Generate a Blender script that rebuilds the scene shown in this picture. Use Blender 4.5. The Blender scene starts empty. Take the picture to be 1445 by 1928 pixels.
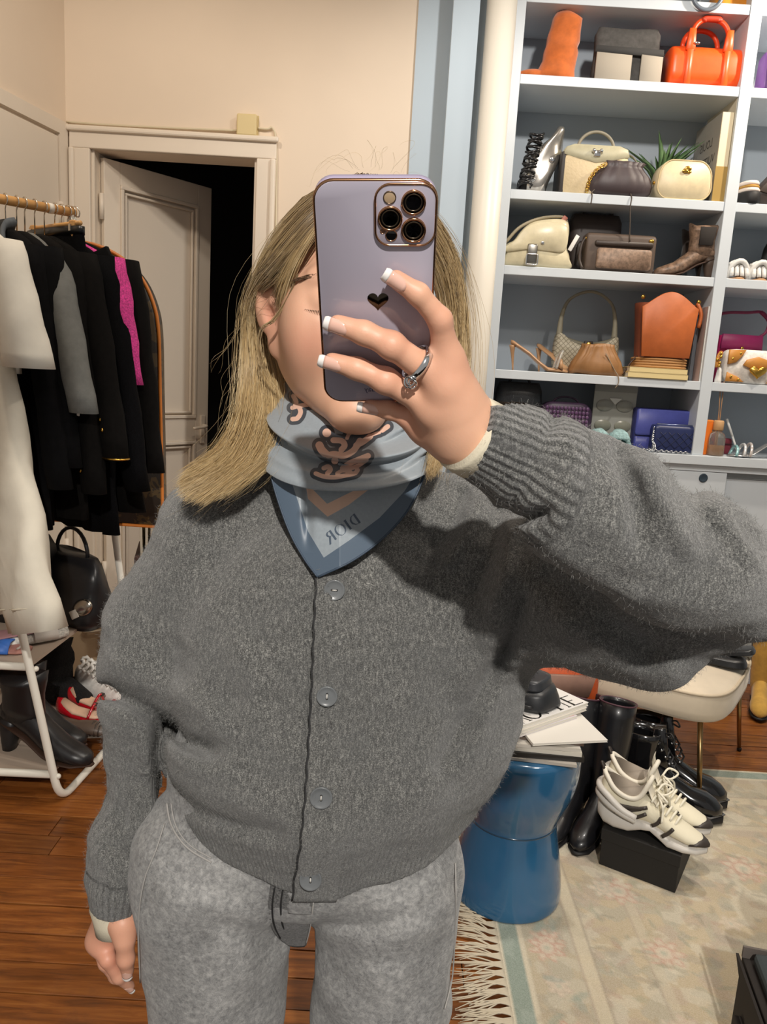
import bpy, bmesh, math, random
import numpy as np
from mathutils import Vector, Matrix
random.seed(7); RNG = np.random.default_rng(11)
SC = bpy.context.scene; COL = SC.collection
PI = math.pi
# ------------------------------------------------------------------ camera
CAMH, PITCH, ROLL, FPX = 1.42, math.radians(10.5), 0.060, 1450.0
F0 = np.array((0, math.cos(PITCH), -math.sin(PITCH))); U0 = np.array((0, math.sin(PITCH), math.cos(PITCH))); R0 = np.array((1.0, 0, 0))
CR = math.cos(ROLL)*R0 + math.sin(ROLL)*U0; CU = math.cos(ROLL)*U0 - math.sin(ROLL)*R0; CC = np.array((0, 0, CAMH))
cam_d = bpy.data.cameras.new('camera'); cam = bpy.data.objects.new('camera', cam_d); COL.objects.link(cam)
cam_d.sensor_fit = 'HORIZONTAL'; cam_d.sensor_width = 36.0; cam_d.lens = FPX/1445*36.0; cam_d.clip_start = 0.02
cam.matrix_world = Matrix(((CR[0], CU[0], -F0[0], 0), (CR[1], CU[1], -F0[1], 0), (CR[2], CU[2], -F0[2], CAMH), (0, 0, 0, 1)))
SC.camera = cam
# ------------------------------------------------------------------ world, lamps, exposure
SC.view_settings.view_transform = 'Standard'; SC.view_settings.look = 'None'; SC.view_settings.exposure = 0.0; SC.view_settings.gamma = 1.0
SC.view_settings.use_curve_mapping = False
W = bpy.data.worlds.new('world'); SC.world = W; W.use_nodes = True
W.node_tree.nodes['Background'].inputs[0].default_value = (1.0, 0.95, 0.90, 1); W.node_tree.nodes['Background'].inputs[1].default_value = 0.30
def lamp(loc, power, color, radius=0.04, target=None, spot=None, blend=0.6):
    d = bpy.data.lights.new('unseen_ceiling_lamp', 'SPOT' if spot else 'POINT'); d.energy = power; d.color = color; d.shadow_soft_size = radius
    o = bpy.data.objects.new('unseen_ceiling_lamp', d); COL.objects.link(o); o.location = loc
    if spot:
        d.spot_size = math.radians(spot); d.spot_blend = blend
        o.rotation_euler = (Vector(target)-Vector(loc)).to_track_quat('-Z', 'Y').to_euler()
    return o
WARM = (1.0, 0.87, 0.72); SOFT = (1.0, 0.90, 0.78); NEUT = (1.0, 0.95, 0.88)
lamp((0.30, -1.85, 3.02), 410, NEUT, 0.045, (0.0, 0.75, 1.10), 36, 0.5)  # unseen spot for a ceiling lamp's mirror image, narrowed to the person
lamp((-1.05, 1.95, 3.15), 42, WARM, 0.05, (-1.35, 3.0, 1.6), 130)
lamp((0.80, 2.05, 3.15), 92, NEUT, 0.05, (0.95, 3.6, 1.3), 120)
lamp((2.05, 3.05, 3.20), 105, WARM, 0.05, (1.9, 3.6, 2.6), 140)
lamp((-0.3, 2.3, 3.15), 22, SOFT, 0.05, (-0.3, 3.4, 1.2), 140)
lamp((1.3, 1.5, 3.15), 70, SOFT, 0.05, (1.0, 2.2, 0.0), 110)

# ------------------------------------------------------------------ pixel to place
def ray(px, py): return F0 + CR*((px-722.5)/FPX) + CU*((964-py)/FPX)
def P(px, py, Y):
    d = ray(px, py); return CC + d*(Y/d[1])
def PZ(px, py, z):
    d = ray(px, py); return CC + d*((z-CAMH)/d[2])
def proj(p):
    v = np.asarray(p, float)-CC; w = v@F0
    return 722.5+FPX*(v@CR)/w, 964-FPX*(v@CU)/w
A3 = lambda *v: np.array(v, float)

# ------------------------------------------------------------------ materials
MATS = {}
def lin(c):
    if isinstance(c, str): c = [int(c[i:i+2], 16) for i in (0, 2, 4)]
    c = [x/255 for x in c]
    return tuple((x/12.92 if x <= .04045 else ((x+.055)/1.055)**2.4) for x in c)
class NT:
    def __init__(s, name):
        s.m = bpy.data.materials.new(name); s.m.use_nodes = True; s.t = s.m.node_tree
        s.b = s.t.nodes['Principled BSDF']; s.out = s.t.nodes['Material Output']
    def n(s, typ, **kw):
        x = s.t.nodes.new(typ)
        for k, v in kw.items(): setattr(x, k, v)
        return x
    def l(s, a, b): s.t.links.new(a, b)
    def val(s, node, **kw):
        for k, v in kw.items(): node.inputs[k.replace('_', ' ')].default_value = v
    def coord(s, scale=(1, 1, 1), kind='Object'):
        tc = s.n('ShaderNodeTexCoord'); mp = s.n('ShaderNodeMapping'); mp.inputs['Scale'].default_value = scale
        s.l(tc.outputs[kind], mp.inputs['Vector']); return mp.outputs['Vector']
    def noise(s, vec, scale, detail=3, rough=.6, dist=0):
        x = s.n('ShaderNodeTexNoise'); x.inputs['Scale'].default_value = scale; x.inputs['Detail'].default_value = detail
        x.inputs['Roughness'].default_value = rough; x.inputs['Distortion'].default_value = dist; s.l(vec, x.inputs['Vector']); return x.outputs['Fac']
    def ramp(s, fac, stops, interp='LINEAR'):
        r = s.n('ShaderNodeValToRGB'); r.color_ramp.interpolation = interp; e = r.color_ramp.elements
        while len(e) < len(stops): e.new(.5)
        for i, (p, c) in enumerate(stops): e[i].position = p; e[i].color = tuple(c)+(1,) if len(c) == 3 else c
        s.l(fac, r.inputs['Fac']); return r.outputs['Color']
    def math(s, op, a, b=None, clamp=False):
        x = s.n('ShaderNodeMath', operation=op); x.use_clamp = clamp
        for i, v in enumerate((a, b)):
            if v is None: continue
            if isinstance(v, (int, float)): x.inputs[i].default_value = v
            else: s.l(v, x.inputs[i])
        return x.outputs[0]
    def mix(s, fac, a, b):
        x = s.n('ShaderNodeMix', data_type='RGBA')
        for sock, v in ((x.inputs[0], fac), (x.inputs[6], a), (x.inputs[7], b)):
            if isinstance(v, (int, float)): sock.default_value = v
            elif isinstance(v, tuple): sock.default_value = tuple(v)+(1,) if len(v) == 3 else v
            else: s.l(v, sock)
        return x.outputs[2]
    def bump(s, h, strength=.3, dist=.002, prev=None):
        x = s.n('ShaderNodeBump'); x.inputs['Strength'].default_value = strength; x.inputs['Distance'].default_value = dist
        s.l(h, x.inputs['Height'])
        if prev is not None: s.l(prev, x.inputs['Normal'])
        s.l(x.outputs['Normal'], s.b.inputs['Normal']); return x.outputs['Normal']
    def attr(s, name):
        x = s.n('ShaderNodeAttribute'); x.attribute_name = name; return x
def mat(name, col, rough=.6, metal=0, nscale=0, namt=.12, bump=0, bscale=200, bdist=.001, sheen=0, coat=0, spec=.5, trans=0, stretch=(1, 1, 1), sss=0):
    if name in MATS: return MATS[name]
    n = NT(name); c = lin(col); b = n.b
    b.inputs['Base Color'].default_value = c+(1,); b.inputs['Roughness'].default_value = rough; b.inputs['Metallic'].default_value = metal
    b.inputs['Specular IOR Level'].default_value = spec; b.inputs['Coat Weight'].default_value = coat; b.inputs['Coat Roughness'].default_value = .08
    b.inputs['Sheen Weight'].default_value = sheen; b.inputs['Transmission Weight'].default_value = trans
    if sss: b.inputs['Subsurface Weight'].default_value = sss; b.inputs['Subsurface Radius'].default_value = (.01, .004, .002); b.inputs['Subsurface Scale'].default_value = .6
    if nscale or bump:
        v = n.coord(stretch)
        if nscale:
            f = n.noise(v, nscale, 4)
            lo = tuple(max(0, x*(1-namt*2)) for x in c); hi = tuple(min(1, x*(1+namt*2)) for x in c)
            n.l(n.ramp(f, [(.25, lo), (.75, hi)]), b.inputs['Base Color'])
        if bump: n.bump(n.noise(v, bscale, 3), bump, bdist)
    MATS[name] = n.m; return n.m

# ------------------------------------------------------------------ objects
def tag(o, label, cat, group=None, kind=None):
    if label: o['label'] = label
    if cat: o['category'] = cat
    if group: o['group'] = group
    if kind: o['kind'] = kind
    return o
def thing(name, label, cat, loc=(0, 0, 0), rotz=0, group=None):
    o = bpy.data.objects.new(name, None); COL.objects.link(o); o.empty_display_size = .05
    o.location = tuple(loc); o.rotation_euler = (0, 0, rotz); return tag(o, label, cat, group)
def struct(o): o['kind'] = 'structure'; return o
def root_loc(o):
    l = np.zeros(3)
    while o is not None: l = l+np.array(o.location); o = o.parent
    return l
def mesh(name, V, Fc, m=None, parent=None, smooth=True, world=False, label=None):
    V = np.asarray(V, np.float32)
    if world and parent is not None: V = V-root_loc(parent).astype(np.float32)
    me = bpy.data.meshes.new(name)
    if isinstance(Fc, np.ndarray) and Fc.ndim == 2:
        k = Fc.shape[1]; n = len(Fc)
        me.vertices.add(len(V)); me.vertices.foreach_set('co', V.ravel())
        me.loops.add(n*k); me.loops.foreach_set('vertex_index', Fc.astype(np.int32).ravel())
        me.polygons.add(n); me.polygons.foreach_set('loop_start', np.arange(0, n*k, k, dtype=np.int32))
        me.update(calc_edges=True)
    else:
        me.from_pydata(V.tolist(), [], [list(map(int, f)) for f in Fc]); me.update()
    if smooth: me.polygons.foreach_set('use_smooth', np.ones(len(me.polygons), bool))
    if m: me.materials.append(m)
    o = bpy.data.objects.new(name, me); COL.objects.link(o)
    if parent is not None: o.parent = parent
    if label: o['label'] = label
    return o
class MB:
    """collects shapes that make up one part"""
    def __init__(s): s.V = []; s.F = []; s.n = 0
    def add(s, V, F):
        V = np.asarray(V, float); s.V.append(V); s.F += [[int(i)+s.n for i in f] for f in F]; s.n += len(V); return s
    def box(s, c, d, rot=None, bevel=0):
        V, F = box_geo(d, bevel); V = V if rot is None else V@np.asarray(rot).T
        return s.add(V+np.asarray(c, float), F)
    def tube(s, pts, r, n=8, closed=False, caps=True): return s.add(*tube_geo(pts, r, n, closed, caps))
    def lathe(s, prof, n=24, c=(0, 0, 0)):
        V, F = lathe_geo(prof, n); return s.add(V+np.asarray(c, float), F)
    def ell(s, c, r, rot=None, n=12):
        V, F = lathe_geo([(math.sin(a), -math.cos(a)) for a in np.linspace(0, PI, n)], 2*n)
        V = V*np.asarray(r, float); V = V if rot is None else V@np.asarray(rot).T
        return s.add(V+np.asarray(c, float), F)
    def build(s, name, m, parent=None, smooth=True, world=False, label=None):
        return mesh(name, np.vstack(s.V), s.F, m, parent, smooth, world, label)
def rotm(ax, a):
    return np.array(Matrix.Rotation(a, 3, ax))
def box_geo(d, bevel=0):
    x, y, z = [v/2 for v in d]
    if not bevel:
        V = np.array([(i*x, j*y, k*z) for i in (-1, 1) for j in (-1, 1) for k in (-1, 1)], float)
        return V, [(0, 1, 3, 2), (4, 6, 7, 5), (0, 4, 5, 1), (2, 3, 7, 6), (0, 2, 6, 4), (1, 5, 7, 3)]
    b = min(bevel, x*.95, y*.95, z*.95)
    bm = bmesh.new(); bmesh.ops.create_cube(bm, size=1)
    for v in bm.verts: v.co = Vector((v.co.x*2*x, v.co.y*2*y, v.co.z*2*z))
    bmesh.ops.bevel(bm, geom=list(bm.edges), offset=b, segments=2, affect='EDGES', profile=.5)
    V = np.array([v.co[:] for v in bm.verts]); F = [[v.index for v in f.verts] for f in bm.faces]; bm.free(); return V, F
def spline(pts, n):
    p = np.asarray(pts, float)
    if len(p) < 3:
        t = np.linspace(0, 1, n)[:, None]; return p[0]*(1-t)+p[-1]*t
    q = np.vstack([2*p[0]-p[1], p, 2*p[-1]-p[-2]]); out = []
    u = np.linspace(0, len(p)-1, n)
    for x in u:
        i = min(int(x), len(p)-2); t = x-i; a, b, c, d = q[i:i+4]
        out.append(.5*((2*b)+(c-a)*t+(2*a-5*b+4*c-d)*t*t+(-a+3*b-3*c+d)*t**3))
    return np.array(out)
def tube_geo(pts, r, n=8, closed=False, caps=True):
    p = np.asarray(pts, float); m = len(p); r = np.full(m, r) if np.isscalar(r) else np.asarray(r, float)
    T = np.roll(p, -1, 0)-np.roll(p, 1, 0) if closed else np.gradient(p, axis=0)
    T /= np.linalg.norm(T, axis=1)[:, None]+1e-12
    u = np.cross(T[0], (0, 0, 1) if abs(T[0][2]) < .9 else (1, 0, 0)); u /= np.linalg.norm(u)
    V = []
    for i in range(m):
        u = u-T[i]*(u@T[i]); u /= np.linalg.norm(u)+1e-12; w = np.cross(T[i], u)
        a = np.arange(n)*2*PI/n
        V.append(p[i]+r[i]*(np.cos(a)[:, None]*u+np.sin(a)[:, None]*w))
    V = np.vstack(V); F = []
    for i in range(m if closed else m-1):
        j = (i+1) % m
        for k in range(n): F.append((i*n+k, i*n+(k+1) % n, j*n+(k+1) % n, j*n+k))
    if caps and not closed: F.append(list(range(n))[::-1]); F.append(list(range((m-1)*n, m*n)))
    return V, F
def lathe_geo(prof, n=24):
    prof = np.asarray(prof, float); a = np.arange(n)*2*PI/n; V = []; F = []
    for r, z in prof: V += [(r*math.cos(x), r*math.sin(x), z) for x in a]
    m = len(prof)
    for i in range(m-1):
        for k in range(n): F.append((i*n+k, i*n+(k+1) % n, (i+1)*n+(k+1) % n, (i+1)*n+k))
    if prof[0][0] > 1e-6: F.append(list(range(n))[::-1])
    if prof[-1][0] > 1e-6: F.append(list(range((m-1)*n, m*n)))
    return np.array(V), F
def loft(sections, closed_ring=True, caps=True):
    S = [np.asarray(s, float) for s in sections]; n = len(S[0]); m = len(S); F = []
    for i in range(m-1):
        for k in range(n if closed_ring else n-1): F.append((i*n+k, i*n+(k+1) % n, (i+1)*n+(k+1) % n, (i+1)*n+k))
    if caps and closed_ring: F.append(list(range(n))[::-1]); F.append(list(range((m-1)*n, m*n)))
    return np.vstack(S), F
def sring(cx, cy, rx, ry, z, n=24, e=2.0):
    a = np.arange(n)*2*PI/n; c, s = np.cos(a), np.sin(a)
    return np.stack([cx+rx*np.sign(c)*abs(c)**(2/e), cy+ry*np.sign(s)*abs(s)**(2/e), np.full(n, z)], 1)
def prism(poly, y0, y1, bevel=0):
    """polygon in x,z pushed from y0 to y1"""
    p = np.asarray(poly, float); n = len(p); c = p.mean(0)
    rings = []
    if bevel:
        d = p-c; L = np.linalg.norm(d, axis=1)[:, None]; q = p-d/L*bevel
        for pp, y in ((q, y0), (p, y0+bevel), (p, y1-bevel), (q, y1)): rings.append(np.stack([pp[:, 0], np.full(n, y), pp[:, 1]], 1))
    else:
        for y in (y0, y1): rings.append(np.stack([p[:, 0], np.full(n, y), p[:, 1]], 1))
    return loft(rings)
def rrect(w, h, r, n=6, cx=0, cz=0):
    out = []
    for sx, sz, a0 in ((1, 1, 0), (-1, 1, PI/2), (-1, -1, PI), (1, -1, 1.5*PI)):
        for a in np.linspace(a0, a0+PI/2, n): out.append((cx+sx*(w/2-r)+r*math.cos(a), cz+sz*(h/2-r)+r*math.sin(a)))
    return np.array(out)
def quad_grid(nu, nv, wrap=False):
    i = np.arange(nu-1)[:, None]*nv; j = np.arange(nv-1)[None, :]
    f = np.stack([i+j, i+j+1, i+nv+j+1, i+nv+j], -1).reshape(-1, 4)
    if wrap:
        j = np.arange(nv-1); i = (nu-1)*nv
        f = np.vstack([f, np.stack([i+j, i+j+1, j+1, j], -1)])
    return f
def fattr(o, name, vals):
    a = o.data.attributes.new(name, 'FLOAT', 'POINT'); a.data.foreach_set('value', np.asarray(vals, np.float32).ravel())
def cattr(o, name, cols):
    cols = np.asarray(cols, np.float32); cols = np.hstack([cols, np.ones((len(cols), 1), np.float32)])
    a = o.data.attributes.new(name, 'FLOAT_COLOR', 'POINT'); a.data.foreach_set('color', cols.ravel())

# ------------------------------------------------------------------ smooth implicit bodies
def G3(lo, hi, h):
    ax = [np.arange(l, u+h, h, dtype=np.float32) for l, u in zip(lo, hi)]
    return ax
class Field:
    def __init__(s, lo, hi, h):
        s.ax = G3(lo, hi, h); s.h = h
        s.X, s.Y, s.Z = np.meshgrid(*s.ax, indexing='ij'); s.D = np.full(s.X.shape, 1e3, np.float32)
    def cone(s, a, b, ra, rb, k=.01, sq=(1, 1, 1)):
        s.union(s.cone_d(a, b, ra, rb, sq), k); return s
    def cone_d(s, a, b, ra, rb, sq=(1, 1, 1)):
        a = np.asarray(a, np.float32); b = np.asarray(b, np.float32); q = np.asarray(sq, np.float32)
        ba = (b-a)/q; L = float(ba@ba)+1e-12
        px, py, pz = (s.X-a[0])/q[0], (s.Y-a[1])/q[1], (s.Z-a[2])/q[2]
        t = np.clip((px*ba[0]+py*ba[1]+pz*ba[2])/L, 0, 1)
        d = np.sqrt((px-ba[0]*t)**2+(py-ba[1]*t)**2+(pz-ba[2]*t)**2)
        return d-(ra+(rb-ra)*t)
    def ell_d(s, c, r, rot=None):
        c = np.asarray(c, np.float32); p = (s.X-c[0], s.Y-c[1], s.Z-c[2])
        if rot is not None:
            R = np.asarray(rot, np.float32); p = tuple(R[0, i]*p[0]+R[1, i]*p[1]+R[2, i]*p[2] for i in range(3))
        k0 = np.sqrt((p[0]/r[0])**2+(p[1]/r[1])**2+(p[2]/r[2])**2)
        k1 = np.sqrt((p[0]/r[0]**2)**2+(p[1]/r[1]**2)**2+(p[2]/r[2]**2)**2)+1e-6
        return k0*(k0-1)/k1
    def ell(s, c, r, k=.01, rot=None): s.union(s.ell_d(c, r, rot), k); return s
    def union(s, d, k):
        h = np.clip(.5+.5*(s.D-d)/k, 0, 1); s.D = s.D*(1-h)+d*h-k*h*(1-h)
    def cut(s, d, k):
        h = np.clip(.5-.5*(s.D+d)/k, 0, 1); s.D = s.D*(1-h)-d*h+k*h*(1-h)
    def inter(s, d, k):
        h = np.clip(.5-.5*(d-s.D)/k, 0, 1); s.D = d*(1-h)+s.D*h+k*h*(1-h)
    def mesh(s):
        D = s.D; n = D.shape; sg = D < 0
        c = sum(sg[i:n[0]-1+i, j:n[1]-1+j, k:n[2]-1+k].astype(np.int8) for i in (0, 1) for j in (0, 1) for k in (0, 1))
        act = (c > 0) & (c < 8); idx = np.full(act.shape, -1, np.int32); I = np.argwhere(act); idx[act] = np.arange(len(I))
        acc = np.zeros((len(I), 3)); cnt = np.zeros(len(I)); off = [(i, j, k) for i in (0, 1) for j in (0, 1) for k in (0, 1)]
        for a in range(8):
            for b in range(a+1, 8):
                oa, ob = np.array(off[a]), np.array(off[b])
                if abs(oa-ob).sum() != 1: continue
                da = D[I[:, 0]+oa[0], I[:, 1]+oa[1], I[:, 2]+oa[2]]; db = D[I[:, 0]+ob[0], I[:, 1]+ob[1], I[:, 2]+ob[2]]
                cr = (da < 0) != (db < 0); t = np.where(cr, da/np.where(cr, da-db, 1), 0)[:, None]
                acc += np.where(cr[:, None], oa+(ob-oa)*t, 0); cnt += cr
        V = (I+acc/cnt[:, None])*s.h+np.array([a[0] for a in s.ax]); F = []
        for ax in range(3):
            sl = [slice(1, -1)]*3; s0 = list(sl); s1 = list(sl); s0[ax] = slice(0, n[ax]-1); s1[ax] = slice(1, n[ax])
            a, b = sg[tuple(s0)], sg[tuple(s1)]; E = np.argwhere(a != b); flip = a[tuple(E.T)]
            E = E+np.array([0 if q == ax else 1 for q in range(3)]); o1, o2 = [(1, 2), (2, 0), (0, 1)][ax]
            def g(d1, d2):
                e = E.copy(); e[:, o1] -= d1; e[:, o2] -= d2; return idx[e[:, 0], e[:, 1], e[:, 2]]
            q = np.stack([g(1, 1), g(0, 1), g(0, 0), g(1, 0)], 1); q[~flip] = q[~flip][:, ::-1]; F.append(q)
        return V, np.vstack(F)
def merge(parts):
    V = []; F = []; n = 0
    for v, f in parts: V.append(v); F.append(np.asarray(f)+n); n += len(v)
    return np.vstack(V), np.vstack(F)
def relax(V, F, it=2, lam=.5):
    E = np.vstack([F[:, [0, 1]], F[:, [1, 2]], F[:, [2, 3]], F[:, [3, 0]]])
    for _ in range(it):
        S = np.zeros_like(V); c = np.zeros(len(V))
        for k in range(3): S[:, k] = np.bincount(E[:, 0], V[E[:, 1], k], len(V))+np.bincount(E[:, 1], V[E[:, 0], k], len(V))
        c = np.bincount(E[:, 0], minlength=len(V))+np.bincount(E[:, 1], minlength=len(V))
        V = V*(1-lam)+lam*S/np.maximum(c, 1)[:, None]
    return V
# ================================================================== the room
def wall_mat(name, col, rough=.75):
    n = NT(name); v = n.coord(); c = lin(col); f = n.noise(v, 1.7, 3)
    n.l(n.ramp(f, [(.3, tuple(x*.95 for x in c)), (.7, c)]), n.b.inputs['Base Color']); n.b.inputs['Roughness'].default_value = rough
    n.bump(n.noise(v, 160, 2), .08, .001); return n.m
M_CREAM = wall_mat('cream wall paint', 'ebdac6'); M_BLUE = wall_mat('pale blue wall paint', 'bac9d5', .6); M_TRIM = wall_mat('cream gloss paint', 'ece0d0', .45)
M_DARKROOM = mat('painted room darkness', '171412', .9); M_PIPE = wall_mat('off white pipe paint', 'efe8da', .4)
def plank_mat():
    n = NT('worn oak floor'); oi = n.n('ShaderNodeObjectInfo'); tc = n.n('ShaderNodeTexCoord')
    add = n.n('ShaderNodeVectorMath', operation='ADD'); cb = n.n('ShaderNodeCombineXYZ'); r = n.math('MULTIPLY', oi.outputs['Random'], 37.0)
    n.l(r, cb.inputs[0]); n.l(r, cb.inputs[1]); n.l(tc.outputs['Object'], add.inputs[0]); n.l(cb.outputs[0], add.inputs[1])
    mp = n.n('ShaderNodeMapping'); mp.inputs['Scale'].default_value = (1.6, 18, 18); n.l(add.outputs[0], mp.inputs[0])
    g = n.noise(mp.outputs[0], 3.0, 6, .65, .6)
    grain = n.ramp(g, [(.25, lin('4f3118')), (.5, lin('8f5a2c')), (.78, lin('b67f46'))])
    tint = n.ramp(oi.outputs['Random'], [(0, lin('a08562')), (.35, lin('e6cda8')), (.7, lin('c8a47a')), (1, lin('ffe9c8'))])
    mx = n.n('ShaderNodeMix', data_type='RGBA', blend_type='MULTIPLY'); mx.inputs[0].default_value = .75; n.l(grain, mx.inputs[6]); n.l(tint, mx.inputs[7])
    sc = n.noise(n.coord((3, 3, 3)), 2.2, 5, .7); mx2 = n.mix(n.ramp(sc, [(.55, (0, 0, 0)), (.8, (.55, .55, .55))]), mx.outputs[2], lin('4a2a14'))
    n.l(mx2, n.b.inputs['Base Color'])
    n.l(n.ramp(sc, [(.3, (.28, .28, .28)), (.8, (.55, .55, .55))]), n.b.inputs['Roughness']); n.bump(g, .22, .0015)
    return n.m
M_PLANK = plank_mat()
FX0, FX1, FY0, FY1 = -2.3, 3.0, -0.6, 3.58
fl = mesh('floor', box_geo((FX1-FX0+1.2, FY1-FY0+2.4, .04))[0]+A3((FX0+FX1)/2, (FY0+FY1)/2+.9, -.043), box_geo((1, 1, 1))[1], mat('floor gap dirt', '1c0f07', .95), smooth=False); struct(fl)
y = 0.62; row = 0
while y < FY1+.9:
    w = .096+.008*random.uniform(-1, 1); x = FX0-.2-random.uniform(0, 1.1)
    while x < FX1+.2:
        L = random.uniform(.9, 1.7); x1 = min(x+L, FX1+.3)
        V, F = box_geo((x1-x-.0025, w-.003-.0012*random.random(), .022), .0016)
        o = mesh('plank', V, F, M_PLANK, fl, smooth=False); o.location = ((x+x1)/2, y+w/2, -.011-.0016*random.random()); x = x1
    y += w
# back wall with the door opening
DX0, DX1, DZ = -1.375, -0.645, 2.29; WY = 3.60; WT = .14; CEIL = 3.45
wl = MB()
wl.box((-.31, WY+WT/2, CEIL/2), (DX1*-2+.0-.62+.0, WT, CEIL)) if False else None
wl.box(((DX1+.03)/2, WY+WT/2, CEIL/2), (.03-DX1, WT, CEIL))
wl.box(((DX0-1.60)/2, WY+WT/2, CEIL/2), (DX0+1.60, WT, CEIL))
wl.box(((DX0+DX1)/2, WY+WT/2, (CEIL+DZ)/2), (DX1-DX0, WT, CEIL-DZ))
struct(wl.build('wall_back', M_CREAM, smooth=False))
LW0 = A3(-1.487, 3.60); LWd = A3(-.083, -.409); LWd /= np.linalg.norm(LWd); LWn = A3(-LWd[1], LWd[0]); LWn = LWn if LWn[0] > 0 else -LWn
def lw(s, h=0): p = LW0+LWd*s+LWn*h; return p
def lwbox(mb, s0, s1, z0, z1, h0, h1):
    c = []
    for s in (s0, s1):
        for h in (h0, h1):
            for z in (z0, z1): p = lw(s, h); c.append((p[0], p[1], z))
    mb.add(c, [(0, 1, 3, 2), (4, 6, 7, 5), (0, 4, 5, 1), (2, 3, 7, 6), (0, 2, 6, 4), (1, 5, 7, 3)])
m = MB(); lwbox(m, -.02, 4.4, 0, CEIL, -.12, 0); struct(m.build('wall_left', M_CREAM, smooth=False))
# cupboard door set into the left wall, with its moulding
m = MB(); lwbox(m, .02, 2.6, 2.33, 2.385, 0, .022); lwbox(m, .02, .075, .1, 2.33, 0, .022); struct(m.build('trim_1', M_TRIM, smooth=False))
cd = struct(bpy.data.objects.new('door_2', None)); COL.objects.link(cd); p = lw(.6); cd.location = (p[0], p[1], 0)
m = MB(); lwbox(m, .085, 1.05, .12, 2.315, 0, .018); m.build('leaf', M_TRIM, cd, False, True)
for z in (.45, 1.95):
    m = MB(); q = lw(.078, .022); m.tube([(q[0], q[1], z), (q[0], q[1], z+.10)], .012, 8); m.build('hinge', M_TRIM, cd, True, True)
# door frame
def frame_bar(name, x0, x1, z0, z1):
    m = MB(); m.box(((x0+x1)/2, WY-.012, (z0+z1)/2), (x1-x0, .024, z1-z0), None, .004)
    return m.build(name, M_TRIM, None, False)
dfr = struct(bpy.data.objects.new('trim_2', None)); COL.objects.link(dfr); dfr.location = (-1.0, WY, 0)
for nm, a in (('jamb', (DX0-.09, DX0, 0, DZ+.0)), ('jamb', (DX1, DX1+.085, 0, DZ+.0)), ('lintel', (DX0-.09, DX1+.085, DZ, DZ+.09))):
    m = MB(); x0, x1, z0, z1 = a; m.box(((x0+x1)/2, WY-.012, (z0+z1)/2), (x1-x0, .024, z1-z0), None, .004); fb = m.build(nm, M_TRIM, dfr, False, True)
    m = MB()
    if nm == 'lintel': m.box(((x0+x1)/2, WY-.03, z1-.012), (x1-x0+.02, .022, .024), None, .008)
    else:
        xo = x0+.012 if x0 < -1 else x1-.012; m.box((xo, WY-.03, z1/2), (.024, .020, z1), None, .008)
    m.build('moulding', M_TRIM, fb, False, True)
for nm, x in (('reveal', DX0-.0), ('reveal', DX1)):
    m = MB(); m.box((x+(.006 if x < -1 else -.006), WY+WT/2, DZ/2), (.012, WT, DZ)); m.build(nm, M_TRIM, dfr, False, True)
# the open panelled door leaf
hx, hy = DX0+.025, WY+.05; al = math.atan2(.807, .59); dw, dh = .62, 2.262
door = struct(bpy.data.objects.new('door_1', None)); COL.objects.link(door); door.location = (hx, hy, 0.008); door.rotation_euler = (0, 0, al)
m = MB(); m.box((dw/2, .012, dh/2), (dw, .016, dh)); m.build('leaf', M_TRIM, door, False)
ST = .085
for nm, x0, x1, z0, z1 in (('stile', 0, ST, 0, dh), ('stile', dw-ST, dw, 0, dh), ('rail', ST, dw-ST, dh-.10, dh), ('rail', ST, dw-ST, .98, 1.10), ('rail', ST, dw-ST, 0, .16)):
    m = MB(); m.box(((x0+x1)/2, 0, (z0+z1)/2), (x1-x0, .034, z1-z0), None, .003); m.build(nm, M_TRIM, door, False)
for z0, z1 in ((.16, .98), (1.10, dh-.10)):
    m = MB(); a, b = ST, dw-ST
    for ins, th, pr in ((0, .016, -.022), (.026, .010, -.014)):
        x0, x1, q0, q1 = a+ins, b-ins, z0+ins, z1-ins
        m.box(((x0+x1)/2, pr/2-.004, q0+th/2), (x1-x0, abs(pr), th), None, .003); m.box(((x0+x1)/2, pr/2-.004, q1-th/2), (x1-x0, abs(pr), th), None, .003)
        m.box((x0+th/2, pr/2-.004, (q0+q1)/2), (th, abs(pr), q1-q0-2*th), None, .003); m.box((x1-th/2, pr/2-.004, (q0+q1)/2), (th, abs(pr), q1-q0-2*th), None, .003)
    m.build('panel_moulding', M_TRIM, door, False)
hd = MB(); hd.box((dw-.04, -.022, 1.04), (.03, .01, .15), None, .004); hp = hd.build('handle_plate', M_TRIM, door, False)
m = MB(); m.tube(spline([(dw-.04, -.02, 1.06), (dw-.04, -.055, 1.06), (dw-.07, -.06, 1.055), (dw-.13, -.06, 1.05)], 12), .008, 8); m.build('handle', M_TRIM, hp)
for z in (.3, 2.0):
    m = MB(); m.tube([(-.008, -.01, z), (-.008, -.01, z+.11)], .011, 8); m.build('hinge', M_TRIM, door)
# unlit room beyond the door, its darkness put into the wall colour
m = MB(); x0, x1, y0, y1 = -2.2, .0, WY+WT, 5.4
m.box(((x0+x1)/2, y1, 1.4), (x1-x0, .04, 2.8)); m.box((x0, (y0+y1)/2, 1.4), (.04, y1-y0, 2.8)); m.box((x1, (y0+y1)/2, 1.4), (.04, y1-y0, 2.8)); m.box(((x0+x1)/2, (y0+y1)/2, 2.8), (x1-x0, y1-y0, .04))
struct(m.build('wall_beyond', M_DARKROOM, smooth=False))
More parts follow.
